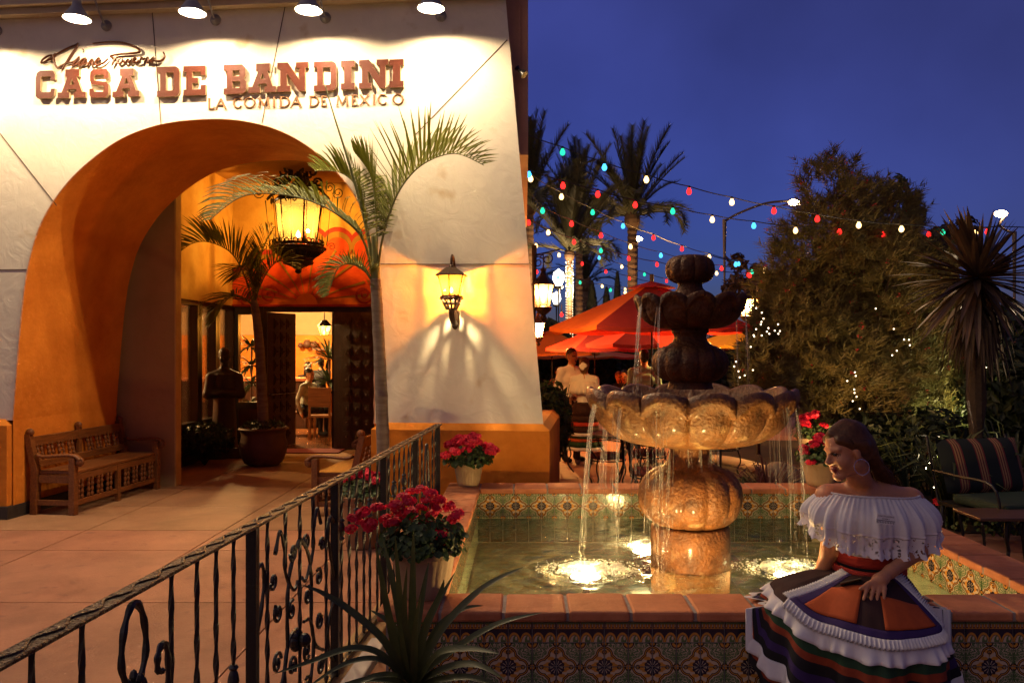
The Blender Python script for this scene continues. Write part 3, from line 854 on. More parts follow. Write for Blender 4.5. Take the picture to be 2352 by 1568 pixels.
for k in range(6):
    a = 2*pi*k/6
    o = V((math.cos(a), math.sin(a), 0))
    # twisted outer rods and curls, crown scrolls
    b.tube([o*0.46 + V((0, 0, zg1 + 0.02)), o*0.40 + V((0, 0, zg0 - 0.02))], [0.009, 0.009], 5)
    b.tube(spiral(o*0.47 + V((0, 0, zg0 - 0.03)), 0.06, 0.012, pi, pi - 9, 14, o), 0.006, 5)
    b.tube(spiral(o*0.56 + V((0, 0, zg1 + 0.13)), 0.085, 0.015, -pi, -pi + 10, 18, o), 0.007, 5)
    b.tube(spiral(o*0.44 + V((0, 0, zg1 + 0.20)), 0.075, 0.015, 0, 10, 18, o), 0.007, 5)
    b.tube(bez([o*0.44 + V((0, 0, zg1 + 0.03)), o*0.30 + V((0, 0, zg1 + 0.18)), o*0.14 + V((0, 0, zg1 + 0.30)), o*0.11 + V((0, 0, zg1 + 0.55)), o*0.04 + V((0, 0, zg1 + 0.75))], 5), 0.020, 6)
    b.tube(spiral(o*0.20 + V((0, 0, zg1 + 0.42)), 0.075, 0.02, pi, pi - 8, 14, o), 0.018, 6)
    b.tube(spiral(o*0.28 + V((0, 0, zg1 + 0.27)), 0.07, 0.02, pi, pi - 8, 14, o), 0.018, 6)
    b.tube(spiral(o*0.17 + V((0, 0, zg1 + 0.60)), 0.07, 0.02, pi, pi - 8, 14, o), 0.018, 6)
b.tube([(0, 0, zg1 + 0.2), (0, 0, (4.55 - hc.z)/1.14)], 0.03, 8)
b.build('crown_scrolls', M['iron'], big)
for k in range(6):
    b = MB(); scroll_ring(b, 1, 0.36, zg1 - 0.02, 0.11, -1, 0.009, pi/6 + k*pi/3); b.build('fleur_ornament', M['iron'], big)
lamp('lantern_light', 'POINT', (0, 0, 0.06), 20, (1.0, 0.70, 0.36), big, radius=0.04, world=False)
big.scale = (1.14, 1.14, 1.14)

# ------------------------------------------------------------------ interior: pendant lantern, bar, lights
ih = P(745, 757, 16.5)
pend = empty('pendant_lantern', tuple(ih), 0, 'small lit lantern hanging inside beyond the open door', 'lantern')
lantern_head(pend, -0.11, 0.08, 0.085, 0.13, 6, M['honey'], M['iron'], 0.12, -0.07, 0.03, 0.009, bulbmat=emis('pendant_bulb', (1.0, 0.6, 0.2), 5))
b = MB(); b.tube([(0, 0, 0.2), (0, 0, 3.0 - ih.z)], 0.012, 6); b.build('chain', M['iron'], pend)
lamp('lantern_light', 'POINT', (0, 0, 0.05), 14, (1.0, 0.62, 0.26), pend, radius=0.03, world=False)
bl = empty('bar_ceiling_lamp', (-8.2, 13.6, 2.98), 0, 'bright ceiling lamp over the bar behind the side window', 'ceiling lamp')
b = MB(); b.lathe([(0.10, -0.02), (0.12, 0.0), (0.14, 0.02)], 16); b.build('rim', M['lampwhite'], bl)
b = MB(); b.ell((0, 0, -0.03), 0.09, 0.09, 0.05, 12, 6); b.build('bulb', emis('bar_bulb', (1.0, 0.8, 0.5), 40), bl)
lamp('lamp_light', 'POINT', (0, 0, -0.2), 150, (1.0, 0.6, 0.22), bl, radius=0.1, world=False)
bl2 = copy_tree(bl); bl2.location = (-5.6, 17.2, 2.98); bl2["label"] = 'bright ceiling lamp over the bar behind the window beside the carved door'
cnt = empty('bar_counter', (-6.6, 17.6, 0), 0, 'dark wooden bar counter with bright top inside the windows', 'counter')
b = MB(); b.box((-2.8, -0.3, 0), (1.9, 0.3, 1.02)); b.build('front_panel', M['darkwood'], cnt)
b = MB(); b.box((-2.9, -0.4, 1.024), (2.0, 0.4, 1.08)); b.build('counter_top', M['terracotta'], cnt)
# ------------------------------------------------------------------ fountain basin
XI0, XI1, YI0, YI1 = -0.385, 2.56, 4.02, 7.02     # inner edges of the coping
XO0, XO1, YO0, YO1 = -0.69, 2.87, 3.73, 7.33      # outer edges
ZC, ZCB = 0.50, 0.452                             # coping top and underside
WZ = 0.245                                        # water level

def tile_material(name, border=False, gloss=0.12):
    m, nt, n, l, b = nodes_of(name)
    b.inputs["Roughness"].default_value = gloss
    b.inputs["Specular IOR Level"].default_value = 0.55
    uvn = n.new("ShaderNodeUVMap"); sp = n.new("ShaderNodeSeparateXYZ"); l.new(uvn.outputs[0], sp.inputs[0])
    def mth(op, a, c=None, d=None):
        x = n.new("ShaderNodeMath"); x.operation = op
        for i, v in enumerate((a, c, d)):
            if v is None: continue
            if isinstance(v, (int, float)): x.inputs[i].default_value = v
            else: l.new(v, x.inputs[i])
        return x.outputs[0]
    def mix(f, a, c):
        x = n.new("ShaderNodeMixRGB")
        l.new(f, x.inputs[0])
        for i, v in ((1, a), (2, c)):
            if isinstance(v, tuple): x.inputs[i].default_value = (*v, 1)
            else: l.new(v, x.inputs[i])
        return x.outputs[0]
    def dist(u, v, cu, cv):
        a = mth('SUBTRACT', u, cu); c = mth('SUBTRACT', v, cv)
        return mth('SQRT', mth('ADD', mth('MULTIPLY', a, a), mth('MULTIPLY', c, c)))
    lt = lambda a, c: mth('LESS_THAN', a, c)
    band = lambda x, a, c: mth('MULTIPLY', mth('GREATER_THAN', x, a), mth('LESS_THAN', x, c))
    U, Vv = sp.outputs[0], sp.outputs[1]
    DARK, CREAM, YEL, GREEN, NAVY, MAROON = (0.030, 0.012, 0.010), (0.55, 0.44, 0.30), (0.55, 0.25, 0.04), (0.085, 0.15, 0.055), (0.012, 0.012, 0.035), (0.10, 0.02, 0.015)
    if not border:
        # medallion centre at (0,0); quatrefoil of circles on both axes and one at the centre
        dq = mth('MINIMUM', mth('SUBTRACT', dist(U, Vv, 0.50, 0.0), 0.33), mth('SUBTRACT', dist(U, Vv, 0.0, 0.50), 0.33))
        dq = mth('MINIMUM', dq, mth('SUBTRACT', dist(U, Vv, 0, 0), 0.60))
        # field: green with cream sprigs
        tc = n.new("ShaderNodeCombineXYZ"); l.new(mth('MULTIPLY', U, 7.0), tc.inputs[0]); l.new(mth('MULTIPLY', Vv, 7.0), tc.inputs[1])
        nz = n.new("ShaderNodeTexNoise"); nz.inputs["Scale"].default_value = 1.0; nz.inputs["Detail"].default_value = 1; nz.inputs["Distortion"].default_value = 1.2
        l.new(tc.outputs[0], nz.inputs["Vector"])
        field = mix(band(nz.outputs["Fac"], 0.47, 0.55), GREEN, CREAM)
        field = mix(band(dq, 0.03, 0.075), field, CREAM)
        c_ = field
        c_ = mix(band(dq, -0.005, 0.035), c_, DARK)
        c_ = mix(band(dq, -0.035, -0.005), c_, YEL)
        c_ = mix(band(dq, -0.075, -0.035), c_, DARK)
        inner = lt(dq, -0.075)
        ang = mth('ARCTAN2', Vv, U); rad = dist(U, Vv, 0, 0)
        w = mth('SINE', mth('MULTIPLY', ang, 12.0)); w2 = mth('SINE', mth('ADD', mth('MULTIPLY', ang, 8.0), mth('MULTIPLY', rad, 14.0)))
        pet = mix(mth('GREATER_THAN', w2, 0.25), CREAM, YEL)
        c_ = mix(inner, c_, pet)
        # leaf curls in the four lobes
        lob = mth('MINIMUM', dist(U, Vv, 0.62, 0.0), dist(U, Vv, 0.0, 0.62))
        c_ = mix(band(lob, 0.055, 0.10), c_, DARK); c_ = mix(lt(lob, 0.05), c_, YEL)
        yel = band(rad, 0.33, 0.47); c_ = mix(mth('MULTIPLY', yel, mth('GREATER_THAN', w2, -0.5)), c_, YEL)
        rr = mth('ADD', rad, mth('MULTIPLY', w, 0.022))
        c_ = mix(band(rr, 0.30, 0.345), c_, DARK)
        c_ = mix(lt(rr, 0.31), c_, NAVY)
        c_ = mix(mth('MULTIPLY', band(rad, 0.10, 0.27), mth('GREATER_THAN', w, 0.72)), c_, CREAM)
        # corner rosette and links
        dc = dist(U, Vv, 1.0, 1.0)
        c_ = mix(lt(dc, 0.27), c_, CREAM); c_ = mix(lt(dc, 0.245), c_, DARK); c_ = mix(lt(dc, 0.19), c_, YEL); c_ = mix(lt(dc, 0.09), c_, DARK)
        dl = mth('MINIMUM', dist(U, Vv, 1.0, 0.0), dist(U, Vv, 0.0, 1.0))
        c_ = mix(lt(dl, 0.16), c_, DARK); c_ = mix(lt(dl, 0.10), c_, YEL)
    else:
        x2 = mth('FRACT', mth('MULTIPLY', U, 2.0)); cx_ = mth('SUBTRACT', x2, 0.5)
        arch = mth('SQRT', mth('ADD', mth('MULTIPLY', cx_, cx_), mth('MULTIPLY', mth('MULTIPLY', Vv, Vv), 1.1)))
        c_ = mix(lt(Vv, 0.62), NAVY, NAVY)
        c_ = mix(lt(arch, 0.52), c_, YEL); c_ = mix(lt(arch, 0.40), c_, DARK); c_ = mix(lt(arch, 0.37), c_, CREAM)
        d1 = dist(cx_, Vv, 0.10, 0.12); c_ = mix(lt(d1, 0.22), c_, GREEN); d2 = dist(cx_, Vv, 0.16, 0.22); c_ = mix(lt(d2, 0.09), c_, CREAM)
        c_ = mix(lt(Vv, 0.03), c_, DARK)
        x6 = mth('SUBTRACT', mth('FRACT', mth('MULTIPLY', U, 7.0)), 0.5)
        c_ = mix(band(Vv, 0.66, 0.87), c_, YEL)
        u_ = mth('MULTIPLY', band(Vv, 0.69, 0.88), lt(mth('ABSOLUTE', x6), 0.30)); c_ = mix(u_, c_, MAROON)
        u_ = mth('MULTIPLY', band(Vv, 0.74, 0.88), lt(mth('ABSOLUTE', x6), 0.13)); c_ = mix(u_, c_, CREAM)
        c_ = mix(band(Vv, 0.87, 0.965), c_, GREEN); c_ = mix(mth('GREATER_THAN', Vv, 0.965), c_, CREAM)
    l.new(c_, b.inputs["Base Color"])
    tc2 = n.new("ShaderNodeTexCoord"); nb = n.new("ShaderNodeTexNoise"); nb.inputs["Scale"].default_value = 30
    l.new(tc2.outputs["Object"], nb.inputs["Vector"])
    bp = n.new("ShaderNodeBump"); bp.inputs["Strength"].default_value = 0.12; bp.inputs["Distance"].default_value = 0.01
    l.new(nb.outputs["Fac"], bp.inputs["Height"]); l.new(bp.outputs[0], b.inputs["Normal"])
    return m
M['tile'] = tile_material('talavera_tile')
M['tile_border'] = tile_material('talavera_border_tile', True)
M['green_tile'] = mat('green_glazed_tile', (0.004, 0.014, 0.008), rough=0.2, c2=(0.002, 0.007, 0.005), vscale=14, rand=0.3, spec=0.6)
M['pool_tile'] = mat('pool_floor_tile', (0.15, 0.17, 0.11), rough=0.4, c2=(0.07, 0.095, 0.075), vscale=6, rand=0.35)

basin = empty('fountain_basin', ((XI0+XI1)/2, (YI0+YI1)/2, 0), 0, 'square fountain basin of painted tiles with terracotta coping', 'fountain basin')
wpart('front_wall', M['grout'], lambda b: b.box((XO0+0.04, YO0+0.045, 0), (XO1-0.04, YI0-0.03, ZCB)), basin)
wpart('back_wall', M['grout'], lambda b: b.box((XO0+0.04, YI1+0.03, 0), (XO1-0.04, YO1-0.04, ZCB)), basin)
wpart('side_wall', M['grout'], lambda b: b.box((XO0+0.042, YI0-0.03, 0), (XI0-0.03, YI1+0.03, ZCB-0.002)), basin)
wpart('side_wall', M['grout'], lambda b: b.box((XI1+0.03, YI0-0.03, 0), (XO1-0.042, YI1+0.03, ZCB-0.002)), basin)
wpart('basin_floor', M['grout'], lambda b: b.box((XI0-0.03, YI0-0.03, 0.0), (XI1+0.03, YI1+0.03, 0.02)), basin)
# tiles
TS = 0.1126
def tile_mesh(flipu, flipv, border=False, h=TS):
    me = bpy.data.meshes.new('tile')
    g = 0.0022; t = 0.007; e = 0.0018
    w = TS/2 - g; hh = h/2 - g
    vs = [(-w, 0, -hh), (w, 0, -hh), (w, 0, hh), (-w, 0, hh), (-w+e, -t, -hh+e), (w-e, -t, -hh+e), (w-e, -t, hh-e), (-w+e, -t, hh-e)]
    fs = [(4,5,6,7), (0,1,5,4), (1,2,6,5), (2,3,7,6), (3,0,4,7)]
    me.from_pydata(vs, [], fs)
    uvl = me.uv_layers.new(name="UVMap")
    for p in me.polygons:
        for li in p.loop_indices:
            v = vs[me.loops[li].vertex_index]
            u, w_ = v[0]/TS + 0.5, v[2]/h + 0.5
            uvl.data[li].uv = (1-u if flipu else u, 1-w_ if flipv else w_)
    me.materials.append(M['tile_border'] if border else M['tile'])
    return me
TM = {(a, c): tile_mesh(a, c) for a in (0, 1) for c in (0, 1)}
TMB = tile_mesh(0, 0, True, 0.10)
binv = V(((XI0+XI1)/2, (YI0+YI1)/2, 0))
def put_tile(me, p, rz, par=basin, name='tile', seed=[0]):
    o = bpy.data.objects.new(name, me); col.objects.link(o); o.parent = par
    seed[0] += 1
    rnd = random.Random(seed[0])
    o.location = V(p) - binv; o.rotation_euler = (rnd.uniform(-.006, .006), rnd.uniform(-.006, .006), rz + rnd.uniform(-.006, .006))
    return o
x = XO0 + 0.05
nx = int((XO1 - 0.05 - x) / TS)
yf = YO0 + 0.045
for i in range(nx):
    xc = x + (i+0.5)*TS
    put_tile(TMB, (xc, yf, ZCB - 0.008 - 0.05), 0, name='border_tile')
    for j in range(2):
        zc = ZCB - 0.008 - 0.10 - (j+0.5)*TS
        put_tile(TM[((i % 2) ^ 1, j % 2 ^ 0 ^ 0)] if False else TM[(1 - i % 2, 0 if j == 0 else 1)], (xc, yf, zc), 0)
wpart('lower_tiles', mat('lower_tile', (0.10, 0.06, 0.035), rough=0.2, c2=(0.03, 0.02, 0.015), vscale=18), lambda b: b.box((XO0+0.05, YO0+0.038, 0.0), (XO1-0.05, YO0+0.0449, ZCB-0.008-0.10-2*TS-0.002)), basin)
# inner back wall: facing the camera
nb_ = int((XI1 - XI0 + 0.06) / TS)
zr0 = ZCB - 0.004
for i in range(nb_ + 1):
    xc = XI0 - 0.03 + (i+0.5)*TS
    if xc > XI1 + 0.03: break
    for j in range(2):
        put_tile(TM[(1 - i % 2, 0 if j == 0 else 1)], (xc, YI1 + 0.03, zr0 - (j+0.5)*TS*0.93), 0)
# right inner side (faces -x) and left inner side (faces +x)
ns_ = int((YI1 - YI0 + 0.06) / TS)
for i in range(ns_):
    yc = YI0 - 0.03 + (i+0.5)*TS
    for j in range(2):
        z = zr0 - (j+0.5)*TS*0.93
        put_tile(TM[(1 - i % 2, 0 if j == 0 else 1)], (XI1 + 0.03, yc, z), -pi/2)
        put_tile(TM[(1 - i % 2, 0 if j == 0 else 1)], (XI0 - 0.03, yc, z), pi/2)
# green waterline tiles on the back wall
for i in range(nb_):
    xc = XI0 - 0.03 + (i+0.5)*TS
    b = MB(); b.box((xc - TS/2 + 0.003, YI1 + 0.022, 0.03), (xc + TS/2 - 0.003, YI1 + 0.03, zr0 - 2*TS*0.93 - 0.003)); b.build('green_tile', M['green_tile'], basin, world=True)
wpart('wall_lining', M['pool_tile'], lambda b: (b.box((XI0-0.03, YI0-0.02, 0.02), (XI0-0.022, YI1+0.02, zr0-2*TS*.93-0.003)), b.box((XI1+0.022, YI0-0.02, 0.02), (XI1+0.03, YI1+0.02, zr0-2*TS*.93-0.003)), b.box((XI0-0.02, YI0-0.03, 0.02), (XI1+0.02, YI0-0.022, ZCB-0.01))), basin)
# pool floor tiles
nfx, nfy = 14, 14
for i in range(nfx):
    for j in range(nfy):
        dx, dy = (XI1-XI0)/nfx, (YI1-YI0)/nfy
        b = MB(); b.box((XI0 + i*dx + 0.004, YI0 + j*dy + 0.004, 0.02), (XI0 + (i+1)*dx - 0.004, YI0 + (j+1)*dy - 0.004, 0.03)); b.build('floor_tile', M['pool_tile'], basin, world=True)
# coping bricks with worn, rounded edges
def coping(x0, x1, y0, y1, nm='coping_brick'):
    rnd = random.Random(int(x0*1000 + y0*777))
    b = MB(); n = 5; g = 0.006
    j = lambda: rnd.uniform(-0.005, 0.005)
    x0 += g + j()*.4; x1 -= g + j()*.4; y0 += j(); y1 += j(); zt_ = ZC + j()*0.6; zb_ = ZCB
    b.box((x0, y0, zb_), (x1, y1, zt_))
    o = b.build(nm, M['terracotta'], basin, world=True, bevel=0.012)
    return o
xsf = [XO0 + (0.31 if k else 0.0) + max(0, k-1)*0.308 for k in range(12)]
xx = XO0
k = 0
for k in range(12):
    x0, x1 = XO0 + k*0.2967, XO0 + (k+1)*0.2967
    coping(x0, x1, YO0, YI0); coping(x0, x1, YI1, YO1)
for k in range(12):
    y0, y1 = YI0 + k*0.25, YI0 + (k+1)*0.25
    coping(XO0, XI0, y0 + 0.003, y1 - 0.003); coping(XI1, XO1, y0 + 0.003, y1 - 0.003)
wpart('mortar', M['grout'], lambda b: (b.box((XO0+0.012, YO0+0.012, ZCB+0.003), (XO1-0.012, YI0-0.012, ZC-0.007)), b.box((XO0+0.012, YI1+0.012, ZCB+0.003), (XO1-0.012, YO1-0.012, ZC-0.007)),
      b.box((XO0+0.013, YI0-0.010, ZCB+0.004), (XI0-0.012, YI1+0.010, ZC-0.008)), b.box((XI1+0.012, YI0-0.010, ZCB+0.004), (XO1-0.013, YI1+0.010, ZC-0.008))), basin)

# ------------------------------------------------------------------ fountain
FX, FY = 1.13, 5.5
SCF = 336.4
def fz(py): return H + (CY - py)/SCF
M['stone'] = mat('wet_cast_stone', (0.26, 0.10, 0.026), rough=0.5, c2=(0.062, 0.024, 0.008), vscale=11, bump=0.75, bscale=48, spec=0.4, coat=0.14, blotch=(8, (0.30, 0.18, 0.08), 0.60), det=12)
M['stone_dark'] = mat('dark_cast_stone', (0.13, 0.045, 0.016), rough=0.6, c2=(0.035, 0.012, 0.005), vscale=9, bump=1.0, bscale=34, spec=0.2, coat=0.04, det=12)  # darker brown stone for the collar, bowl foot and upper tiers
fount = empty('stone_fountain', (FX, FY, WZ - 0.2), 0, 'three-tier cast stone fountain with scalloped bowls spilling water', 'fountain')
NL = 336
def lobed(nl, amp, ph=0.0, zamp=0.0, zsel=None):
    def f(an, r, z, i):
        c = abs(math.cos(nl*(an + ph)/2.0))            # 1 on the lobe, 0 in the groove
        g = c**0.55
        a = amp[i] if isinstance(amp, (list, tuple)) else amp
        za = zamp[i] if isinstance(zamp, (list, tuple)) else zamp
        return r*(1 - a + a*g), z + za*(c**0.85 - 0.55)
    return f
PH = pi/2
def fl(name, prof_px, n, mod, m, hollow=False):
    prof = [(hw/SCF, fz(py)) for hw, py in prof_px]
    b = MB(); b.lathe([(r, z) for r, z in prof], n, (FX, FY, 0), mod)
    return b.build(name, m, fount, smooth=True, world=True, angle=55)
fl('base_drum', [(88, 1360), (90, 1300), (90, 1240), (89, 1207), (84, 1203), (60, 1202)], 64, None, M['stone'])
fl('drum_collar', [(70, 1203), (72, 1192), (64, 1185)], 48, None, M['stone_dark'])
ball = lambda r, y0, y1, k: [(r*math.cos(a)**k, (y0+y1)/2 + (y1-y0)/2*math.sin(a)) for a in [R(t) for t in (78, 70, 60, 48, 34, 18, 0, -18, -34, -48, -60, -70, -78)]]
am = lambda n_, a: [a*min(1, 1.0) for _ in range(n_)]
fl('lobed_baluster', ball(119, 1068, 1208, 0.50), 168, lobed(12, 0.09, 0.1), M['stone'])
fl('lower_stem', [(78, 1080), (62, 1068), (50, 1056), (45, 1040), (46, 1015), (52, 1000)], 48, None, M['stone'])
def bowl(name, rim_hw, rim_py, bot_hw, bot_py, nl, m, ph, th, scal, lip):
    # outside from the foot up, round the lip and down the inside
    H_ = bot_py - rim_py
    po = [(bot_hw*.6, bot_py + 1), (bot_hw, bot_py)]
    ts = (0.06, 0.14, 0.26, 0.40, 0.55, 0.70, 0.84, 0.94)
    for t in ts:
        po.append((bot_hw + (rim_hw*0.935 - bot_hw)*math.sin(t*pi/2)**0.80, bot_py - H_*0.74*(1 - math.cos(t*pi/2))))
    n0 = len(po)
    k_ = H_/117.0
    # flared lip: underside, lower edge, upright face, top
    po += [(rim_hw*0.955, rim_py + 30*k_), (rim_hw*0.995, rim_py + 25*k_), (rim_hw*1.005, rim_py + 19*k_), (rim_hw*1.0, rim_py + 6*k_), (rim_hw*0.99, rim_py - 5*k_), (rim_hw*0.965, rim_py - 8*k_)]
    pi_ = [(rim_hw*0.93, rim_py - 4*k_), (rim_hw*0.87, rim_py + H_*.16), (rim_hw*0.72, rim_py + H_*.34), (rim_hw*0.4, rim_py + H_*.48), (2, rim_py + H_*.5)]
    prof = po + pi_
    n_ = len(prof)
    amp = []; za = []
    for i in range(n_):
        if i < n0:
            amp.append(0.10*min(1.0, i/5.0)); za.append(scal*0.5*max(0.0, (i - (n0-3))/3.0))
        elif i < len(po):
            amp.append(0.075); za.append(scal*(1.0, 1.0, 1.0, 0.7, 0.45, 0.42)[i-n0])
        else:
            f = 1 - (i - len(po))/max(1, len(pi_)-1)
            amp.append(0.075*f); za.append(scal*0.42*f*f)
    pr = [(hw/SCF, fz(py)) for hw, py in prof]
    b = MB(); b.lathe(pr, NL, (FX, FY, 0), lobed(nl, amp, ph, za))
    return b.build(name, m, fount, smooth=True, world=True, angle=70)
bowl('great_bowl', 240, 903, 70, 1020, 14, M['stone'], pi/2, 8, 0.095, 14)
fl('bowl_foot', [(52, 892), (50, 884), (46, 872), (52, 868)], 48, None, M['stone_dark'])
fl('lobed_knop', ball(87, 790, 878, 0.50), 168, lobed(12, 0.10, 0.2), M['stone_dark'])
fl('upper_stem', [(62, 800), (50, 792), (40, 784), (36, 775), (38, 766), (42, 764), (42, 754), (40, 752), (42, 748)], 48, None, M['stone_dark'])
bowl('upper_bowl', 128, 686, 42, 755, 12, M['stone_dark'], pi/2, 6, 0.085, 10)
fl('finial_stem', [(42, 690), (38, 672), (29, 662), (27, 654), (32, 646)], 48, None, M['stone_dark'])
fl('lobed_finial', ball(57, 586, 652, 0.50), 168, lobed(10, 0.09, 0.0), M['stone_dark'])

# water: tinted see-through with gloss and ripples
def water_mat():
    m, nt, n, l, b = nodes_of('pool_water')
    n.remove(b)
    t = n.new("ShaderNodeBsdfTransparent"); t.inputs[0].default_value = (0.68, 0.72, 0.52, 1)
    g = n.new("ShaderNodeBsdfGlossy"); g.inputs["Roughness"].default_value = 0.06; g.inputs[0].default_value = (0.9, 0.95, 1, 1)
    d = n.new("ShaderNodeBsdfTranslucent"); d.inputs[0].default_value = (0.55, 0.56, 0.40, 1)
    tc = n.new("ShaderNodeTexCoord")
    nz = n.new("ShaderNodeTexNoise"); nz.inputs["Scale"].default_value = 9; nz.inputs["Detail"].default_value = 5; nz.inputs["Distortion"].default_value = 1.0
    l.new(tc.outputs["Object"], nz.inputs["Vector"])
    bp = n.new("ShaderNodeBump"); bp.inputs["Strength"].default_value = 0.55; bp.inputs["Distance"].default_value = 0.03
    l.new(nz.outputs["Fac"], bp.inputs["Height"]); l.new(bp.outputs[0], g.inputs["Normal"])
    fr = n.new("ShaderNodeFresnel"); fr.inputs[0].default_value = 1.33; l.new(bp.outputs[0], fr.inputs["Normal"])
    # milky, aerated water: scatter in drifting veils
    n2 = n.new("ShaderNodeTexNoise"); n2.inputs["Scale"].default_value = 4.5; n2.inputs["Detail"].default_value = 7; n2.inputs["Distortion"].default_value = 2.2; n2.inputs["Roughness"].default_value = 0.7
    l.new(tc.outputs["Object"], n2.inputs["Vector"])
    rp = n.new("ShaderNodeMapRange"); rp.inputs[1].default_value = 0.42; rp.inputs[2].default_value = 0.72; rp.inputs[3].default_value = 0.08; rp.inputs[4].default_value = 0.55
    l.new(n2.outputs["Fac"], rp.inputs[0])
    m1 = n.new("ShaderNodeMixShader"); l.new(rp.outputs[0], m1.inputs[0])
    l.new(t.outputs[0], m1.inputs[1]); l.new(d.outputs[0], m1.inputs[2])
    m2 = n.new("ShaderNodeMixShader"); l.new(fr.outputs[0], m2.inputs[0])
    l.new(m1.outputs[0], m2.inputs[1]); l.new(g.outputs[0], m2.inputs[2]); l.new(m2.outputs[0], n["Material Output"].inputs[0])
    return m
M['water'] = water_mat()
POOL = 42.0
lights_px = [(1345, 1306), (1812, 1303), (1484, 1250), (1588, 1408)]
lp = [G(x_, y_, WZ) for x_, y_ in lights_px]
def wave(x_, y_):
    z = 0
    for q in lp[:2]:
        d = math.hypot(x_-q.x, y_-q.y); z += 0.010*math.cos(d*55)*math.exp(-d*4.0)
    d = math.hypot(x_-FX, y_-FY); z += 0.004*math.cos(d*40)*math.exp(-d*1.2)
    return WZ + z + 0.0025*math.sin(x_*17 + y_*9) + 0.002*math.sin(x_*31 - y_*23)
b = MB(); b.grid(lambda u, v: (XI0-0.021 + (XI1-XI0+0.042)*u, YI0-0.021 + (YI1-YI0+0.042)*v, wave(XI0 + (XI1-XI0)*u, YI0 + (YI1-YI0)*v)), 150, 150)
tag(b.build('pool_water', M['water'], smooth=True), kind='structure')
# underwater lamps and the foam over them
foamm = mat('white_foam', (0.9, 0.9, 0.86), rough=0.6, var=0, trans=0.65)
_n, _l = foamm.node_tree.nodes, foamm.node_tree.links
_t = _n.new("ShaderNodeBsdfTransparent"); _m = _n.new("ShaderNodeMixShader"); _m.inputs[0].default_value = 0.62
_src = _n["Material Output"].inputs[0].links[0].from_socket
_l.new(_t.outputs[0], _m.inputs[1]); _l.new(_src, _m.inputs[2]); _l.new(_m.outputs[0], _n["Material Output"].inputs[0])
poollens = emis('pool_lamp_lens', (1.0, 0.86, 0.55), 10)
for k, q in enumerate(lp):
    r = empty('pool_lamp', (q.x, q.y, 0.03), 0, ('underwater pool lamp glowing at the front, far from the seated woman', 'underwater pool lamp glowing beside the seated woman', 'underwater pool lamp glowing behind the fountain drum, beside the falling stream', 'underwater pool lamp tucked under the near coping in front of the fountain')[k], 'pool lamp', 'underwater lamps in the basin')
    b = MB(); b.lathe([(0.05, 0), (0.05, 0.02), (0.03, 0.03), (0.03, 0.09), (0.105, 0.13), (0.11, 0.165), (0.10, 0.165)], 20); b.build('housing', M['bronze'], r, smooth=True, angle=40)
    b = MB(); b.ell((0, 0, 0.165), 0.10, 0.10, 0.02, 18, 6); b.build('lens', poollens, r, smooth=True)
    to = V((FX, FY, 1.05)) - V((q.x, q.y, 0.2))
    lamp('pool_light', 'POINT', (0, 0, 0.192), POOL*(1.0, 1.0, 0.6, 0.9)[k], (1.0, 0.60, 0.25), r, radius=0.05, world=False)
rnd = random.Random(5)
for k, q in enumerate(lp[:3]):
    b = MB()
    wx, wy = ((0.27, 0.19), (0.27, 0.19), (0.12, 0.08))[k]
    for i in range((560, 560, 180)[k]):
        a = rnd.uniform(0, 2*pi); d = rnd.random()**0.6*1.45
        x_, y_ = q.x + wx*d*math.cos(a) + 0.10*(k == 0)*rnd.random(), q.y + wy*d*math.sin(a)
        s = rnd.uniform(0.004, 0.015)*(1.25 - 0.7*d) + (0.022*rnd.random() if d < 0.75 else 0)
        b.ell((x_, y_, wave(x_, y_) + s*0.3), abs(s)+0.002, (abs(s)+0.002)*rnd.uniform(.6, 1), (abs(s)+.002)*0.6, 6, 4)
    tag(b.build('foam', foamm, smooth=True), ('white foam bubbling over the pool lamp far from the woman', 'white foam bubbling over the pool lamp beside the woman', 'small patch of white foam beside the fountain drum')[k], 'foam', kind='stuff')
# falling water: bundles of thin strands and drops
def stream_mat():
    m, nt, n, l, b = nodes_of('falling_water')
    n.remove(b)
    t = n.new("ShaderNodeBsdfTransparent"); g = n.new("ShaderNodeBsdfGlossy"); g.inputs["Roughness"].default_value = 0.25
    d = n.new("ShaderNodeBsdfTranslucent"); d.inputs[0].default_value = (0.8, 0.8, 0.75, 1); e = n.new("ShaderNodeBsdfDiffuse"); e.inputs[0].default_value = (0.8, 0.8, 0.78, 1)
    a = n.new("ShaderNodeMixShader"); a.inputs[0].default_value = 0.5; l.new(d.outputs[0], a.inputs[1]); l.new(e.outputs[0], a.inputs[2])
    c = n.new("ShaderNodeMixShader"); c.inputs[0].default_value = 0.3; l.new(a.outputs[0], c.inputs[1]); l.new(g.outputs[0], c.inputs[2])
    f = n.new("ShaderNodeMixShader"); f.inputs[0].default_value = 0.26; l.new(t.outputs[0], f.inputs[1]); l.new(c.outputs[0], f.inputs[2])
    l.new(f.outputs[0], n["Material Output"].inputs[0])
    return m
M['stream'] = stream_mat()
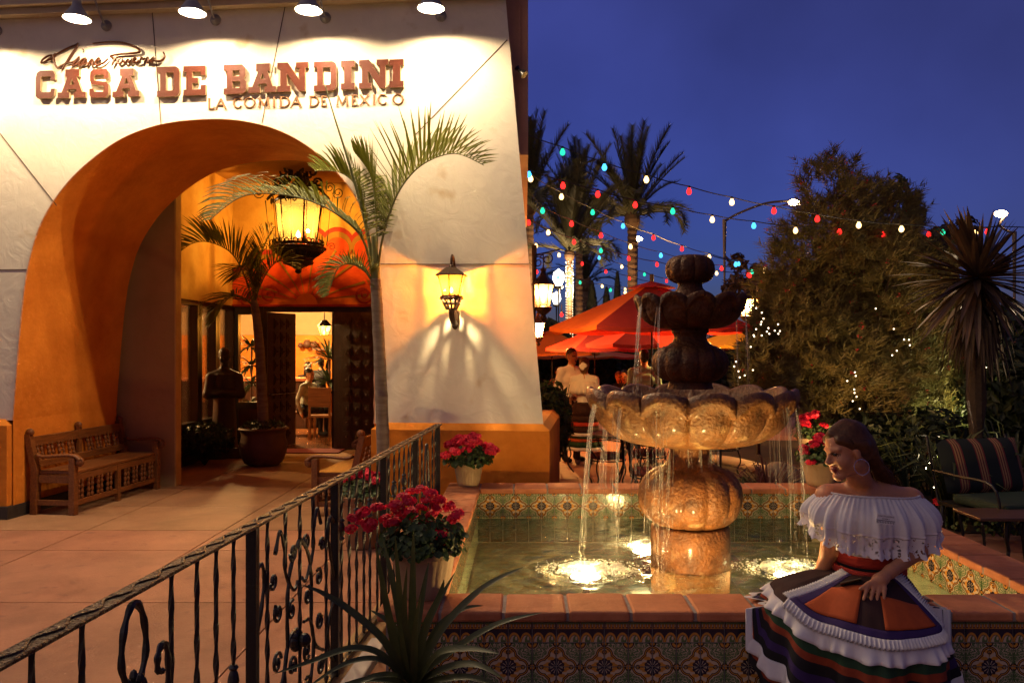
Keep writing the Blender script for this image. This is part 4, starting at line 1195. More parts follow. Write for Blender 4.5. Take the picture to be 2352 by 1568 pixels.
def stream(name, ang, r0, z0, z1, vel, width, n, thick, par=fount, spread=0.05):
    """water leaving the lip at angle ang with outward speed vel"""
    b = MB()
    for i in range(n):
        a = ang + rnd.gauss(0, width)
        o = V((math.cos(a), math.sin(a), 0)); v_ = vel*rnd.uniform(0.85, 1.15)
        zt_ = z0 + rnd.uniform(-0.01, 0.01); ze = z1
        if i > n*0.55: ze = z1 + (z0 - z1)*rnd.uniform(0, 0.5)
        if i > n*0.75: zt_ = z0 - (z0-z1)*rnd.uniform(0.1, 0.5)
        jx, jy = rnd.gauss(0, spread*.35), rnd.gauss(0, spread*.35)
        def at_(z):
            tt = math.sqrt(max(0, 2*(z0 + 0.012 - z)/9.81)); f_ = (z0-z)/(z0-z1)
            return V((FX, FY, z)) + o*(r0 + v_*tt) + V((jx, jy, 0))*f_ + V((rnd.gauss(0, .0010), rnd.gauss(0, .0010), 0))
        # a joined thread near the lip that breaks into streaks and drops lower down
        brk = zt_ + (ze - zt_)*rnd.uniform(0.25, 0.8)
        N_ = 7
        b.tube([at_(zt_ + (brk - zt_)*k/(N_-1)) for k in range(N_)], [thick*rnd.uniform(0.5, 1.15)*(1 - 0.5*k/(N_-1)) for k in range(N_)], 5)
        z = brk
        while z > ze + 0.02:
            ln = rnd.uniform(0.008, 0.07); z2 = max(ze, z - ln)
            rr = thick*rnd.uniform(0.25, 0.7)
            b.tube([at_(z), at_((z+z2)/2), at_(z2)], [rr*.4, rr, rr*.6], 4)
            z = z2 - rnd.uniform(0.006, 0.05)
    tag(b.build(name, M['stream'], par, smooth=True, world=True), kind='stuff')
zg = fz(926); rg = 232/SCF
for (deg, n, th, v) in ((192, 17, 0.0026, 0.22), (218, 14, 0.0024, 0.14), (243.6, 8, 0.0022, 0.10), (347, 18, 0.0025, 0.20), (320, 8, 0.0024, 0.12), (140, 14, 0.0024, 0.15), (64, 12, 0.0024, 0.15), (115, 10, 0.0024, .15), (20, 10, 0.0024, .15)):
    stream('water_stream', R(deg), rg*0.97, zg, WZ, v, 0.045, n, th)
zu = fz(702); ru = 124/SCF
for (deg, n, th, v, ) in ((195, 16, 0.0036, 0.13), (225, 6, 0.003, 0.1), (345, 8, 0.003, 0.1), (20, 6, 0.003, .1)):
    stream('water_stream', R(deg), ru*0.96, zu, fz(925), v, 0.035, n, th)
for (deg, n) in ((255, 7), (278, 9), (300, 6), (225, 5), (238, 5), (205, 5)):
    stream('water_trickle', R(deg), 0.20 if deg > 240 else 0.34, fz(1014), fz(1090) if deg > 250 else WZ, 0.02, 0.03, n, 0.0024)

# ------------------------------------------------------------------ railing
RA, RB = V((-0.743, 6.91, 0)), V((-1.112, 1.45, 0))
rd = (RB - RA).normalized(); rl = (RB - RA).length; rn = V((-rd.y, rd.x, 0))
def rp(Y, z=0.0): return RA + (RB-RA)*((6.91 - Y)/(6.91 - 1.45)) + V((0, 0, z))
rail = empty('iron_railing', tuple(rp(4.0)), 0, 'black wrought-iron railing with twisted balusters and scrolls beside the fountain', 'railing')
M['railtop'] = mat('hammered_rail_top', (0.17, 0.12, 0.075), rough=0.38, metal=0.7, c2=(0.06, 0.04, 0.025), vscale=60, bump=1.0, bscale=90, spec=0.6)
b = MB()
b.bar(rp(6.95, 1.065), rp(1.42, 1.065), 0.052, 0.012)
# embossed wavy bead along the top
pts = [rp(6.93 - i*0.02, 1.073) + rn*0.013*math.sin(i*0.9) for i in range(270)]
b.tube(pts, 0.005, 5)
for sg in (-1, 1): b.tube([rp(6.95, 1.068) + rn*0.024*sg, rp(1.42, 1.068) + rn*0.024*sg], 0.005, 6)
b.build('top_rail', M['railtop'], rail, world=True)
b = MB(); b.bar(rp(6.9, 0.12), rp(1.5, 0.12), 0.03, 0.012); b.build('bottom_rail', M['iron'], rail, world=True)
def baluster(Y, kind):
    b = MB()
    p0, p1 = rp(Y, 0.115), rp(Y, 1.06)
    N = 44
    rs = [0.0085 + 0.0016*math.sin(i*1.05) for i in range(N)]
    b.tube([p0 + (p1-p0)*i/(N-1) for i in range(N)], rs, 4, twist=0.33)
    if kind:
        zc = kind
        q = rp(Y, 0)
        b.lathe([(0.010, zc-0.055), (0.018, zc-0.045), (0.011, zc-0.035), (0.017, zc-0.02), (0.021, zc), (0.017, zc+0.02), (0.011, zc+0.035), (0.018, zc+0.045), (0.010, zc+0.055)], 10, (q.x, q.y, 0))
    b.build('baluster', M['iron'], rail, world=True)
def post(Y):
    b = MB(); q = rp(Y); b.box((q.x - 0.019, q.y - 0.019, 0.0), (q.x + 0.019, q.y + 0.019, 1.057)); b.build('post', M['iron'], rail, world=True)
for Y in (1.52, 2.985, 3.995, 4.99, 5.95, 6.90): post(Y)
for Y, k in ((1.65, 0), (1.78, 0), (1.96, 0), (2.39, 0), (2.55, 0), (2.685, 0), (2.82, 0.56), (4.10, 0.80), (4.24, 0), (4.38, 0.80), (4.53, 0), (4.66, .8), (4.83, 0), (5.12, 0), (5.27, 0.8), (5.42, 0), (5.57, .8), (5.72, 0), (5.83, 0), (6.05, 0), (6.2, 0), (6.65, 0), (6.78, 0)):
    baluster(Y, k)
AXR = rd
def scr(c, r0, r1, a0, a1, t=0.007, n=18):
    b = MB(); b.tube(spiral(c, r0, r1, a0, a1, n, AXR, V((0, 0, 1))), [t*1.0]*n, 6); return b
def scroll_part(Yc, zc, r, a0, turns, t=0.0075, rose=False):
    b = scr(rp(Yc, zc), r, r*0.18, a0, a0 + turns, t, 22)
    b.ell(tuple(rp(Yc, zc)), r*0.22, r*0.22, r*0.22, 8, 6)
    b.build('scroll', M['iron'], rail, world=True)
def curve_part(pts, t=0.008):
    b = MB(); q = bez([rp(y, z) for y, z in pts], 6); b.tube(q, [t*(1 + 0.18*math.sin(i*1.3)) for i in range(len(q))], 6); b.build('scrollwork', M['iron'], rail, world=True)
# ornate panel between two posts (Y 2.985..3.995): mirrored scrollwork round a central rosette
def panel(Y0, Y1, bar_at=()):
    Yc = (Y0+Y1)/2; w = (Y1-Y0)/2
    for sg in (-1, 1):
        Yy = lambda t: Yc + sg*w*t
        baluster(Yy(0.72), 0); 
        b = MB(); p0, p1 = rp(Yy(0.34), 0.80), rp(Yy(0.34), 1.06); b.tube([p0 + (p1-p0)*i/12 for i in range(13)], [0.0085]*13, 4, twist=.33); b.build('baluster', M['iron'], rail, world=True)
        curve_part([(Yy(0.97), 0.86), (Yy(0.84), 0.90), (Yy(0.78), 0.82), (Yy(0.90), 0.66), (Yy(0.97), 0.58)])
        curve_part([(Yy(0.0), 0.90), (Yy(0.22), 0.80), (Yy(0.30), 0.66), (Yy(0.30), 0.48), (Yy(0.42), 0.36), (Yy(0.62), 0.30)])
        curve_part([(Yy(0.56), 0.90), (Yy(0.46), 0.98), (Yy(0.36), 0.90), (Yy(0.34), 0.80), (Yy(0.16), 0.70), (Yy(0.05), 0.72)])
        curve_part([(Yy(0.0), 0.16), (Yy(0.26), 0.22), (Yy(0.36), 0.38), (Yy(0.26), 0.5), (Yy(0.1), 0.52)])
        curve_part([(Yy(0.97), 0.48), (Yy(0.8), 0.40), (Yy(0.80), 0.26), (Yy(0.97), 0.18)])
        for (t, z, r, a) in ((0.16, 0.86, 0.040, 0), (0.50, 0.66, 0.042, 1), (0.20, 0.62, 0.042, 2), (0.52, 0.46, 0.045, 3), (0.18, 0.38, 0.046, 4), (0.55, 0.24, 0.045, 2), (0.20, 0.22, 0.042, 1), (0.60, 0.80, 0.035, 0)):
            scroll_part(Yy(t), z, r, a, sg*9.0)
    baluster(Yc, 0)
    b = MB()
    for k in range(10):
        a = 2*pi*k/10
        c = rp(Yc, 0.46) + AXR*0.032*math.cos(a) + V((0, 0, 0.032*math.sin(a))) + rn*(-0.016)
        b.ell(tuple(c), 0.02, 0.014, 0.02, 7, 5)
    b.ell(tuple(rp(Yc, 0.46) - rn*0.024), 0.02, 0.02, 0.02, 8, 6); b.ell(tuple(rp(Yc, 0.46) + rn*0.02), 0.03, 0.03, 0.03, 8, 6)
    b.build('rosette', M['iron'], rail, world=True)
panel(2.985, 3.995); panel(4.62, 5.02) if False else None
# pointed hoop with a leaf collar and a small scroll in the nearest bay
curve_part([(2.165, 0.80), (2.13, 0.88), (2.145, 0.98), (2.19, 1.03), (2.235, 0.98), (2.25, 0.88), (2.215, 0.80)], 0.010)
b = MB(); q = rp(2.19, 0.44)
for k in range(8):
    a = 2*pi*k/8
    b.ell((q.x + 0.018*math.cos(a), q.y + 0.035*math.sin(a), 0.80 + 0.012*math.cos(k*2.2)), 0.014, 0.014, 0.028, 6, 5)
b.lathe([(0.009, 0.115), (0.009, 0.70), (0.022, 0.74), (0.03, 0.78), (0.014, 0.81)], 10, (q.x, q.y, 0))
b.build('leaf_collar', M['iron'], rail, world=True)
curve_part([(2.39, 0.62), (2.375, 0.72), (2.37, 0.82), (2.345, 0.865), (2.315, 0.84), (2.315, 0.795), (2.34, 0.785)], 0.009)
curve_part([(6.36, 0.45), (6.33, 0.7), (6.36, 0.9), (6.40, 0.96), (6.44, 0.9), (6.47, 0.7), (6.44, 0.45)], 0.010)
curve_part([(6.5, 0.2), (6.55, 0.5), (6.50, 0.68), (6.45, 0.62)], 0.009); curve_part([(6.3, 0.2), (6.25, 0.5), (6.30, 0.68), (6.35, 0.62)], 0.009)
# kerb under the railing and a pale board against it
kb = empty('railing_kerb', tuple(rp(4.0)), 0, 'low tan masonry kerb under the iron railing', 'kerb')
b = MB(); a0, a1 = rp(6.98), rp(1.0); b.bar(a0 + V((0, 0, 0.05)), a1 + V((0, 0, 0.05)), 0.16, 0.10); b.build('kerb_stone', M['tan_stucco'], kb, world=True, bevel=0.01)
bd = MB(); p, q = P(872, 1432, 4.3), P(795, 1545, 3.75)
bd.bar(V((p.x, p.y, 0.155)), V((q.x, q.y, 0.12)), 0.09, 0.05)
tag(bd.build('pale_board', mat('pale_board', (0.5, 0.44, 0.38), rough=0.7, var=0.1), bevel=0.008), 'pale board lying along the kerb behind the spiky plant', 'board')
# ------------------------------------------------------------------ plants and benches
M['palmleaf'] = mat('palm_leaf', (0.165, 0.165, 0.02), rough=0.6, c2=(0.085, 0.10, 0.013), vscale=5, trans=0.2, spec=0.15)
M['palmstem'] = mat('palm_stem', (0.16, 0.16, 0.045), rough=0.5, c2=(0.10, 0.11, 0.03), vscale=6)
M['palmtrunk'] = mat('ringed_palm_trunk', (0.24, 0.19, 0.15), rough=0.8, c2=(0.13, 0.09, 0.06), vscale=5, stretch=(1, 1, 6), bump=0.3)
M['leaf'] = mat('geranium_leaf', (0.06, 0.10, 0.022), rough=0.55, c2=(0.025, 0.05, 0.012), vscale=14, trans=0.2)
M['darkleaf'] = mat('dark_leaf', (0.035, 0.05, 0.014), rough=0.5, c2=(0.015, 0.022, 0.008), vscale=8, trans=0.15)
M['petal'] = mat('red_petal', (0.82, 0.03, 0.085), rough=0.6, c2=(0.58, 0.012, 0.04), vscale=25, trans=0.3)
M['strap'] = mat('strap_leaf', (0.085, 0.095, 0.028), rough=0.45, c2=(0.035, 0.045, 0.014), vscale=6, stretch=(1, 1, 1), trans=0.15)
M['bronzeleaf'] = mat('bronze_strap_leaf', (0.17, 0.055, 0.035), rough=0.45, c2=(0.06, 0.022, 0.014), vscale=7, trans=0.15)
M['pot_clay'] = mat('clay_pot', (0.36, 0.19, 0.085), rough=0.75, c2=(0.24, 0.12, 0.05), vscale=6, bump=0.15)
M['pot_tan'] = mat('tan_fluted_pot', (0.42, 0.30, 0.17), rough=0.7, c2=(0.30, 0.20, 0.11), vscale=6, bump=0.15)
M['pot_dark'] = mat('dark_clay_pot', (0.14, 0.055, 0.028), rough=0.6, c2=(0.08, 0.03, 0.016), vscale=5, bump=0.2)
M['soil'] = mat('potting_soil', (0.03, 0.02, 0.013), rough=1, var=0.3)

def frond(root, pts, rows, leaf, n, w, rnd, mat_=None, start=0.3, droop=0.25, stem_r=0.012, name='frond', tang=0.62):
    """feather leaf: rachis through pts, two rows of leaflets along directions rows (functions of tangent)"""
    q = bez(pts, 8); N = len(q)
    b = MB(); b.mi = 1
    b.tube(q, [stem_r*(1 - 0.85*i/(N-1)) + 0.0015 for i in range(N)], 5)
    b.mi = 0
    L = [0]
    for i in range(1, N): L.append(L[-1] + (q[i]-q[i-1]).length)
    for k in range(n):
        t = start + (1-start)*(k + rnd.uniform(-.2, .2))/n
        s = max(0.0, min(0.999, t))*L[-1]
        i = max(j for j in range(N) if L[j] <= s); i = min(i, N-2)
        f = (s - L[i])/max(1e-6, L[i+1]-L[i]); p = q[i].lerp(q[i+1], f); T_ = (q[i+1]-q[i]).normalized()
        tt = (t-start)/(1-start)
        ln = leaf*(math.sin(pi*min(1, 0.18 + 0.80*tt))**0.7)*rnd.uniform(0.88, 1.08)
        for r_ in rows(T_):
            d = (T_*tang*(1+0.3*tt) + r_ + V((rnd.gauss(0, .05), rnd.gauss(0, .05), rnd.gauss(0, .05)))).normalized()
            a = p + d*ln*0.34 + V((0, 0, -droop*ln*0.05)); c = p + d*ln*0.70 + V((0, 0, -droop*ln*0.28)); e = p + d*ln + V((0, 0, -droop*ln*0.7))
            b.ribbon([p, a, c, e], [w*.5, w, w*.75, w*.08], r_.cross(T_)*0.3 + V((0, -0.7, 0.7)), 0.25)
    return b.build(name, [mat_ or M['palmleaf'], M['palmstem']], root, world=True)

def rows_from(nrm, phi=55, depth=V((0, 1, 0))):
    def f(T_):
        n_ = nrm - T_*nrm.dot(T_); n_.normalize()
        s_ = T_.cross(n_); s_.normalize()
        return (n_*math.cos(R(phi)) + s_*math.sin(R(phi)), n_*math.cos(R(phi)) - s_*math.sin(R(phi)))
    return f
def ringed_trunk(root, pts, r0, r1, rings, m, name='trunk'):
    q = bez(pts, rings); N = len(q)
    b = MB(); b.tube(q, [(r0 + (r1-r0)*i/(N-1))*(1 + 0.06*(i % 6 == 0) - 0.02*(i % 6 == 3)) for i in range(N)], 14)
    return b.build(name, m, root, smooth=True, world=True)

rp_ = random.Random(11)
YP = 7.28
base = P(878, 1230, YP); base.z = 0.0
palm1 = empty('feather_palm', tuple(base), 0, 'slender feather palm in front of the white pier beside the railing', 'palm tree')
K = lambda x, y, dy=0.0: P(x, y, YP + dy)
ringed_trunk(palm1, [V((K(880,0).x, YP, 0.0)), K(880, 1040), K(874, 860), K(866, 700), K(862, 640)], 0.062, 0.046, 14, M['palmtrunk'])
ringed_trunk(palm1, [K(862, 660), K(862, 600), K(858, 540)], 0.048, 0.02, 8, M['palmstem'], 'crownshaft')
UP, LF, RT = V((0, 0, 1)), V((-1, 0, 0)), V((1, 0, 0))
frond(palm1, [K(866, 640), K(876, 560, -.02), K(895, 490, -.05), K(925, 425, -.1), K(975, 375, -.15), K(1045, 353, -.2), K(1112, 380, -.25)], rows_from(V((-0.35, 0, 1)), 46), 0.62, 42, 0.0125, rp_, start=0.26, droop=0.10, tang=0.5)
frond(palm1, [K(858, 640), K(848, 570, .05), K(838, 500, .12), K(820, 430, .2), K(780, 396, .25), K(722, 392, .28)], rows_from(V((0.5, 0, 1)), 58), 0.50, 38, 0.0125, rp_, start=0.34, droop=0.25, tang=0.4)
frond(palm1, [K(862, 640), K(866, 560, .1), K(862, 470, .2), K(850, 400, .3), K(815, 350, .4)], rows_from(V((1, 0, 0.2)), 75), 0.52, 38, 0.0125, rp_, start=0.3, droop=0.1)
frond(palm1, [K(856, 640), K(838, 560, -.15), K(800, 512, -.3), K(730, 468, -.45), K(640, 446, -.55), K(555, 452, -.6), K(482, 505, -.62)], rows_from(V((0.25, 0, 1)), 58), 0.58, 48, 0.0105, rp_, start=0.2, droop=0.5, tang=0.5)
frond(palm1, [K(858, 650), K(838, 622, -.05), K(806, 606, -.1), K(775, 618, -.13), K(752, 680, -.15)], rows_from(V((-0.1, 0, 1)), 50), 0.30, 34, 0.009, rp_, start=0.12, droop=0.35, tang=0.35)
b = MB(); q = bez([K(856, 600), K(836, 500, .02), K(800, 370, .03), K(770, 275, .03), K(746, 194, .04)], 6)
b.tube(q, [0.018*(1 - 0.75*i/(len(q)-1)) for i in range(len(q))], 7); b.build('spear_leaf', M['palmstem'], palm1, smooth=True, world=True)
b = MB(); b.lathe([(0.10, 0), (0.14, 0.04), (0.17, 0.22), (0.19, 0.26), (0.175, 0.265), (0.16, 0.24), (0.01, 0.23)], 20, (base.x, base.y, 0)); b.build('pot', M['pot_clay'], palm1, smooth=True, world=True, angle=40)

YQ = 11.9
K2 = lambda x, y, dy=0.0: P(x, y, YQ + dy)
bq = K2(605, 1060); bq.z = 0
palm2 = empty('potted_palm', tuple(bq), 0, 'potted palm in a big dark clay urn in front of the carved door', 'potted palm')
ringed_trunk(palm2, [V((bq.x, YQ, 0.45)), K2(603, 930), K2(596, 800), K2(588, 720), K2(582, 690)], 0.085, 0.05, 12, M['palmtrunk'])
frond(palm2, [K2(582, 700), K2(560, 630), K2(530, 580, -.1), K2(480, 556, -.2), K2(440, 560, -.25), K2(406, 585, -.25)], rows_from(V((0.3, 0, 1)), 50), 0.75, 44, 0.014, rp_, start=0.15, droop=0.2)
frond(palm2, [K2(584, 700), K2(600, 650), K2(625, 610, .1), K2(650, 600, .1), K2(680, 620, .1)], rows_from(V((-0.3, 0, 1)), 50), 0.55, 30, 0.013, rp_, start=0.15, droop=0.3)
frond(palm2, [K2(584, 700), K2(590, 640), K2(605, 570, .2), K2(630, 520, .3)], rows_from(V((-1, 0, 0.2)), 65), 0.5, 30, 0.013, rp_, start=0.2, droop=0.3)
frond(palm2, [K2(580, 700), K2(550, 680, -.3), K2(520, 690, -.5), K2(490, 740, -.6)], rows_from(V((-0.2, 0, 1)), 65), 0.5, 30, 0.013, rp_, start=0.1, droop=0.4)
frond(palm2, [K2(584, 700), K2(575, 640, -.2), K2(560, 610, -.5), K2(545, 640, -.8)], rows_from(V((-0.4, 0, 0.8)), 65), 0.5, 30, 0.013, rp_, start=0.15, droop=0.3)
b = MB(); b.lathe([(0.20, 0), (0.27, 0.04), (0.33, 0.18), (0.345, 0.32), (0.31, 0.44), (0.325, 0.50), (0.36, 0.54), (0.34, 0.56), (0.30, 0.52), (0.01, 0.5)], 30, tuple(bq)); b.build('urn', M['pot_dark'], palm2, smooth=True, world=True, angle=50)

def leafball(b, c, rx, ry, rz, n, s, rnd, hemi=False, elong=1.3):
    for i in range(n):
        while True:
            d = V((rnd.uniform(-1, 1), rnd.uniform(-1, 1), rnd.uniform(-0.2 if hemi else -1, 1)))
            if 0.35 < d.length < 1: break
        p = V(c) + V((d.x*rx, d.y*ry, d.z*rz))
        o = (d.normalized() + V((rnd.gauss(0, .5), rnd.gauss(0, .5), rnd.gauss(0, .5)))).normalized()
        a, e = frame(o); an = rnd.uniform(0, 6.28); u = a*math.cos(an) + e*math.sin(an); v = o.cross(u)
        k = s*rnd.uniform(0.6, 1.2)
        b.add([p - u*k*elong, p - v*k*.6 + o*k*.2, p + u*k*elong, p + v*k*.6 + o*k*.2], [(0, 1, 2, 3)])
def shrub(px, py, Y, w, h, n, s, label, m, seed, group=None, name='shrub'):
    rnd = random.Random(seed)
    c = P(px, py, Y); c.z = 0
    r = empty(name, tuple(c), 0, label, 'shrub', group)
    b = MB(); leafball(b, (c.x, c.y, h*.6), w/2, w/2, h*.45, n, s, rnd)
    for i in range(9):
        a = rnd.uniform(0, 6.28); b.tube([(c.x, c.y, 0), (c.x + w*.2*math.cos(a), c.y + w*.2*math.sin(a), h*.4), (c.x + w*.45*math.cos(a), c.y + w*.45*math.sin(a), h*rnd.uniform(.7, 1.05))], [0.01, 0.008, 0.004], 4)
    b.build('foliage', m, r, world=True)
    return r
shrub(345, 1000, 10.5, 0.55, 0.75, 900, 0.03, 'dark leafy shrub beside the far end of the carved bench', M['darkleaf'], 3)
shrub(470, 1000, 11.9, 0.9, 0.62, 1200, 0.035, 'dark leafy shrub under the porch side windows', M['darkleaf'], 4)
b = MB(); rnd = random.Random(21); leafball(b, (bq.x, bq.y, 0.58), 0.33, 0.33, 0.10, 500, 0.02, rnd, True); tag(b.build('foliage', M['darkleaf'], palm2, world=True), kind='stuff')

# geranium pots
def petal_head(seed):
    rnd = random.Random(seed); b = MB()
    for i in range(34):
        z = rnd.uniform(-0.3, 1); a = rnd.uniform(0, 6.28); rr = math.sqrt(max(0, 1-z*z))
        o = V((rr*math.cos(a), rr*math.sin(a), z)); c = o*rnd.uniform(0.024, 0.046); c.z *= .8
        u, v = frame(o); sp = rnd.uniform(0, 6.28); ps = rnd.uniform(0.018, 0.026)
        for k in range(5):
            t = sp + 2*pi*k/5; e = u*math.cos(t) + v*math.sin(t); f = o.cross(e)
            b.add([c, c + e*ps*.7 - f*ps*.45 + o*.004, c + e*ps*1.15 + o*rnd.uniform(-.002, .008), c + e*ps*.7 + f*ps*.45 + o*.004], [(0, 1, 2, 3)])
    me = bpy.data.meshes.new('blossom'); me.from_pydata(b.v, [], b.f); me.materials.append(M['petal']); return me
HEADS = [petal_head(i) for i in range(3)]
def geranium(loc, pot_h, pot_r, spread, hgt, heads, label, potmat, seed, leaves=420, fluted=False, hs=1.0, potname='pot', cat='flowerpot', ls=0.02, dome=(1, 1)):
    rnd = random.Random(seed)
    r = empty('geranium_pot', loc, 0, label, cat, 'pots of red geraniums')
    if pot_h:
        b = MB(); md = (lambda an, rr, z, i: (rr*(1 + 0.025*math.cos(an*22)*(0.15 < z/pot_h < 0.82)), z)) if fluted else None
        b.lathe([(pot_r*.62, 0), (pot_r*.68, 0.01), (pot_r*.74, pot_h*.2), (pot_r*.86, pot_h*.6), (pot_r*.93, pot_h*.84), (pot_r*1.02, pot_h*.86), (pot_r*1.04, pot_h*.98), (pot_r*.98, pot_h), (pot_r*.9, pot_h*.96), (0.01, pot_h*.92)], 66 if fluted else 28, (0, 0, 0), md)
        b.build(potname, potmat, r, smooth=True, angle=40)
    b = MB()
    for i in range(leaves):
        a = rnd.uniform(0, 6.28); d = math.sqrt(rnd.random()); z = rnd.random()
        p = V((spread*dome[0]*d*math.cos(a), spread*dome[1]*d*math.sin(a), pot_h*.88 + hgt*(0.05 + z*(0.85 - 0.45*d*d))))
        o = (V((math.cos(a)*d, math.sin(a)*d, 0.7)) + V((rnd.gauss(0, .4), rnd.gauss(0, .4), rnd.gauss(0, .3)))).normalized()
        u, v = frame(o); k = ls*rnd.uniform(.7, 1.4)
        ring = [p + (u*math.cos(t) + v*math.sin(t))*k*(1 + 0.12*math.cos(3*t)) + o*k*.25 for t in [2*pi*j/7 for j in range(7)]]
        b.add([p] + ring, [(0, 1+j, 1+(j+1) % 7) for j in range(7)])
    for i in range(14):
        a = rnd.uniform(0, 6.28); d = rnd.random()*spread*.7
        b.tube([(0.3*d*math.cos(a), 0.3*d*math.sin(a), pot_h*.85), (d*math.cos(a), d*math.sin(a), pot_h*.85 + hgt*.6)], 0.004, 4)
    b.build('foliage', M['leaf'], r)
    for i, (hx, hy, hz, s) in enumerate(heads(rnd) if callable(heads) else heads):
        o = bpy.data.objects.new('blossom', HEADS[i % 3]); col.objects.link(o); o.parent = r
        o.location = (hx, hy, hz); o.scale = (s*hs*1.15, s*hs*1.15, s*hs*rnd.uniform(.75, 1.05)); o.rotation_euler = (rnd.uniform(-.4, .4), rnd.uniform(-.4, .4), rnd.uniform(0, 6.28))
    return r
def dome_heads(n, spread, z0, h, dx=1.0):
    def f(rnd):
        out = []
        for i in range(n):
            a = rnd.uniform(0, 6.28); d = math.sqrt(rnd.random())
            out.append((spread*d*math.cos(a)*dx, spread*d*math.sin(a), z0 + h*(1 - 0.75*d*d) + rnd.uniform(-.03, .02), rnd.uniform(.75, 1.2)))
        return out
    return f
cb = P(1079, 1112, 7.15); geranium((-0.50, 7.16, ZC), 0.205, 0.135, 0.22, 0.20, dome_heads(26, 0.23, 0.25, 0.20), 'red geraniums in a fluted tan pot on the far corner of the coping', M['pot_tan'], 1, fluted=True, hs=0.95)
# foreground pot: heads follow the photo's heap, fuller on the right
fg = V((-0.50, 3.98, ZC)); 
def fgheads(rnd):
    out = []
    for (x_, y_) in ((812,1190),(835,1178),(850,1205),(806,1215),(868,1165),(885,1190),(905,1158),(925,1140),(945,1128),(968,1125),(990,1135),(1010,1148),(1030,1165),(1042,1190),(1035,1215),(1015,1200),(992,1180),(968,1165),(945,1175),(925,1190),(900,1200),(960,1195),(985,1210),(1010,1228),(1048,1180),(915,1170),(830,1200),(980,1150),(1000,1165),(940,1150)):
        p = P(x_, y_, 3.98 + rnd.uniform(-.10, .12)); out.append((p.x - fg.x, p.y - fg.y, p.z - fg.z, rnd.uniform(.75, 1.15)))
    return out
geranium(tuple(fg), 0.24, 0.165, 0.21, 0.22, fgheads, 'big heap of red geraniums in a tan pot on the near corner of the coping', M['pot_tan'], 2, leaves=520, fluted=True, hs=0.72, ls=0.018)
pl = P(832, 1180, 7.0); geranium((P(832, 0, 7.0).x, 7.0, 0.0), 0.46, 0.20, 0.24, 0.22, dome_heads(12, 0.2, 0.52, 0.14), 'red geraniums in a round planter behind the iron railing', M['pot_clay'], 3, leaves=300, hs=0.8)
geranium((2.64, 7.2, ZC), 0.22, 0.165, 0.2, 0.22, [(-.10, -.12, .38, 1), (-.16, -.05, .33, .9), (-.05, -.1, .42, 1), (.02, -.12, .38, .9), (-.12, -.12, .22, 1.0), (.05, 0, .42, 1), (-.02, -.05, .44, 1), (-.17, -.1, .30, .8), (.12, -.05, .36, .9)], 'red geraniums in a plain tan pot behind the seated woman', M['pot_tan'], 4, hs=0.95)
gp = P(1872, 985, 9.0); geranium((gp.x, 9.0, 0.45), 0.28, 0.19, 0.26, 0.25, dome_heads(10, 0.2, 0.36, 0.18), 'red geraniums in a stone urn in the dark garden bed', M['pot_tan'], 5, leaves=260)
gp = P(2125, 1170, 6.6); geranium((gp.x, 7.5, 0.02), 0, 0.2, 0.4, 0.3, dome_heads(9, 0.3, 0.2, 0.14), 'low red geraniums growing behind the coping near the striped chair', M['pot_tan'], 6, leaves=260)
gp = P(2290, 1190, 7.4); geranium((gp.x + .1, 7.6, 0.02), 0, 0.2, 0.5, 0.22, dome_heads(11, 0.5, 0.12, 0.12), 'low red geraniums growing behind the legs of the striped chair', M['pot_tan'], 7, leaves=260)

# spiky strap-leaved plant in the foreground
def strap(b, pts, w, rnd, fold=0.35, nrm=V((0, -0.6, 0.8)), n=7):
    q = bez(pts, n); N = len(q)
    b.ribbon(q, [w*(0.55 + 0.9*(i/(N-1)))*(1 if i/(N-1) < .45 else 1)*max(0.02, 1 - ((i/(N-1)))**2.2) for i in range(N)], nrm, fold)
sp_c = V((P(946, 0, 3.25).x, 3.25, 0.0))
spiky = empty('spiky_plant', tuple(sp_c), 0, 'dark strap-leaved spiky plant in front of the tiled basin corner', 'plant')
rnd = random.Random(33)
b0 = lambda dx=0, dy=0: P(946 + dx, 1610, 3.25 + dy)
LV = [([(925,1560),(890,1400),(862,1246)],-.05), ([(935,1540),(920,1390),(908,1232)],-.1), ([(948,1530),(948,1380),(950,1214)],0), ([(940,1540),(905,1350),(880,1240)],.1), ([(955,1540),(985,1430),(1046,1312)],-.1),
      ([(965,1540),(1020,1440),(1110,1350),(1205,1300)],-.2), ([(970,1550),(1060,1480),(1150,1430),(1245,1406)],-.25), ([(930,1560),(880,1470),(800,1400),(740,1362),(692,1342)],-.2), ([(925,1560),(870,1500),(800,1490),(710,1520),(626,1548)],-.3),
      ([(930,1570),(900,1530),(850,1512),(780,1530),(690,1590)],-.35), ([(975,1560),(1040,1530),(1100,1528),(1160,1560)],-.3), ([(965,1560),(1010,1500),(1080,1490),(1145,1500)],-.35), ([(945,1540),(965,1400),(985,1290)],.1), ([(950,1540),(930,1420),(935,1300)],-.2),
      ([(940,1560),(920,1480),(895,1430),(850,1400)],.1), ([(955,1560),(1000,1450),(1060,1400),(1110,1390)],.1), ([(960,1560),(975,1450),(1010,1370),(1020,1330)],.0), ([(935,1570),(900,1550),(840,1560),(780,1600)],-.4), ([(950,1560),(955,1450),(968,1360)],-.25), ([(925,1570),(850,1560),(760,1580)],-.1), ([(980,1570),(1080,1555),(1180,1590)],-.2)]
for pts, dy in LV:
    b = MB(); N = len(pts)
    strap(b, [b0(rnd.uniform(-12, 12))] + [P(x_, y_, 3.25 + dy*(i+1)/N) for i, (x_, y_) in enumerate(pts)], rnd.uniform(0.017, 0.024), rnd)
    b.build('leaf', M['strap'], spiky, world=True, smooth=True)

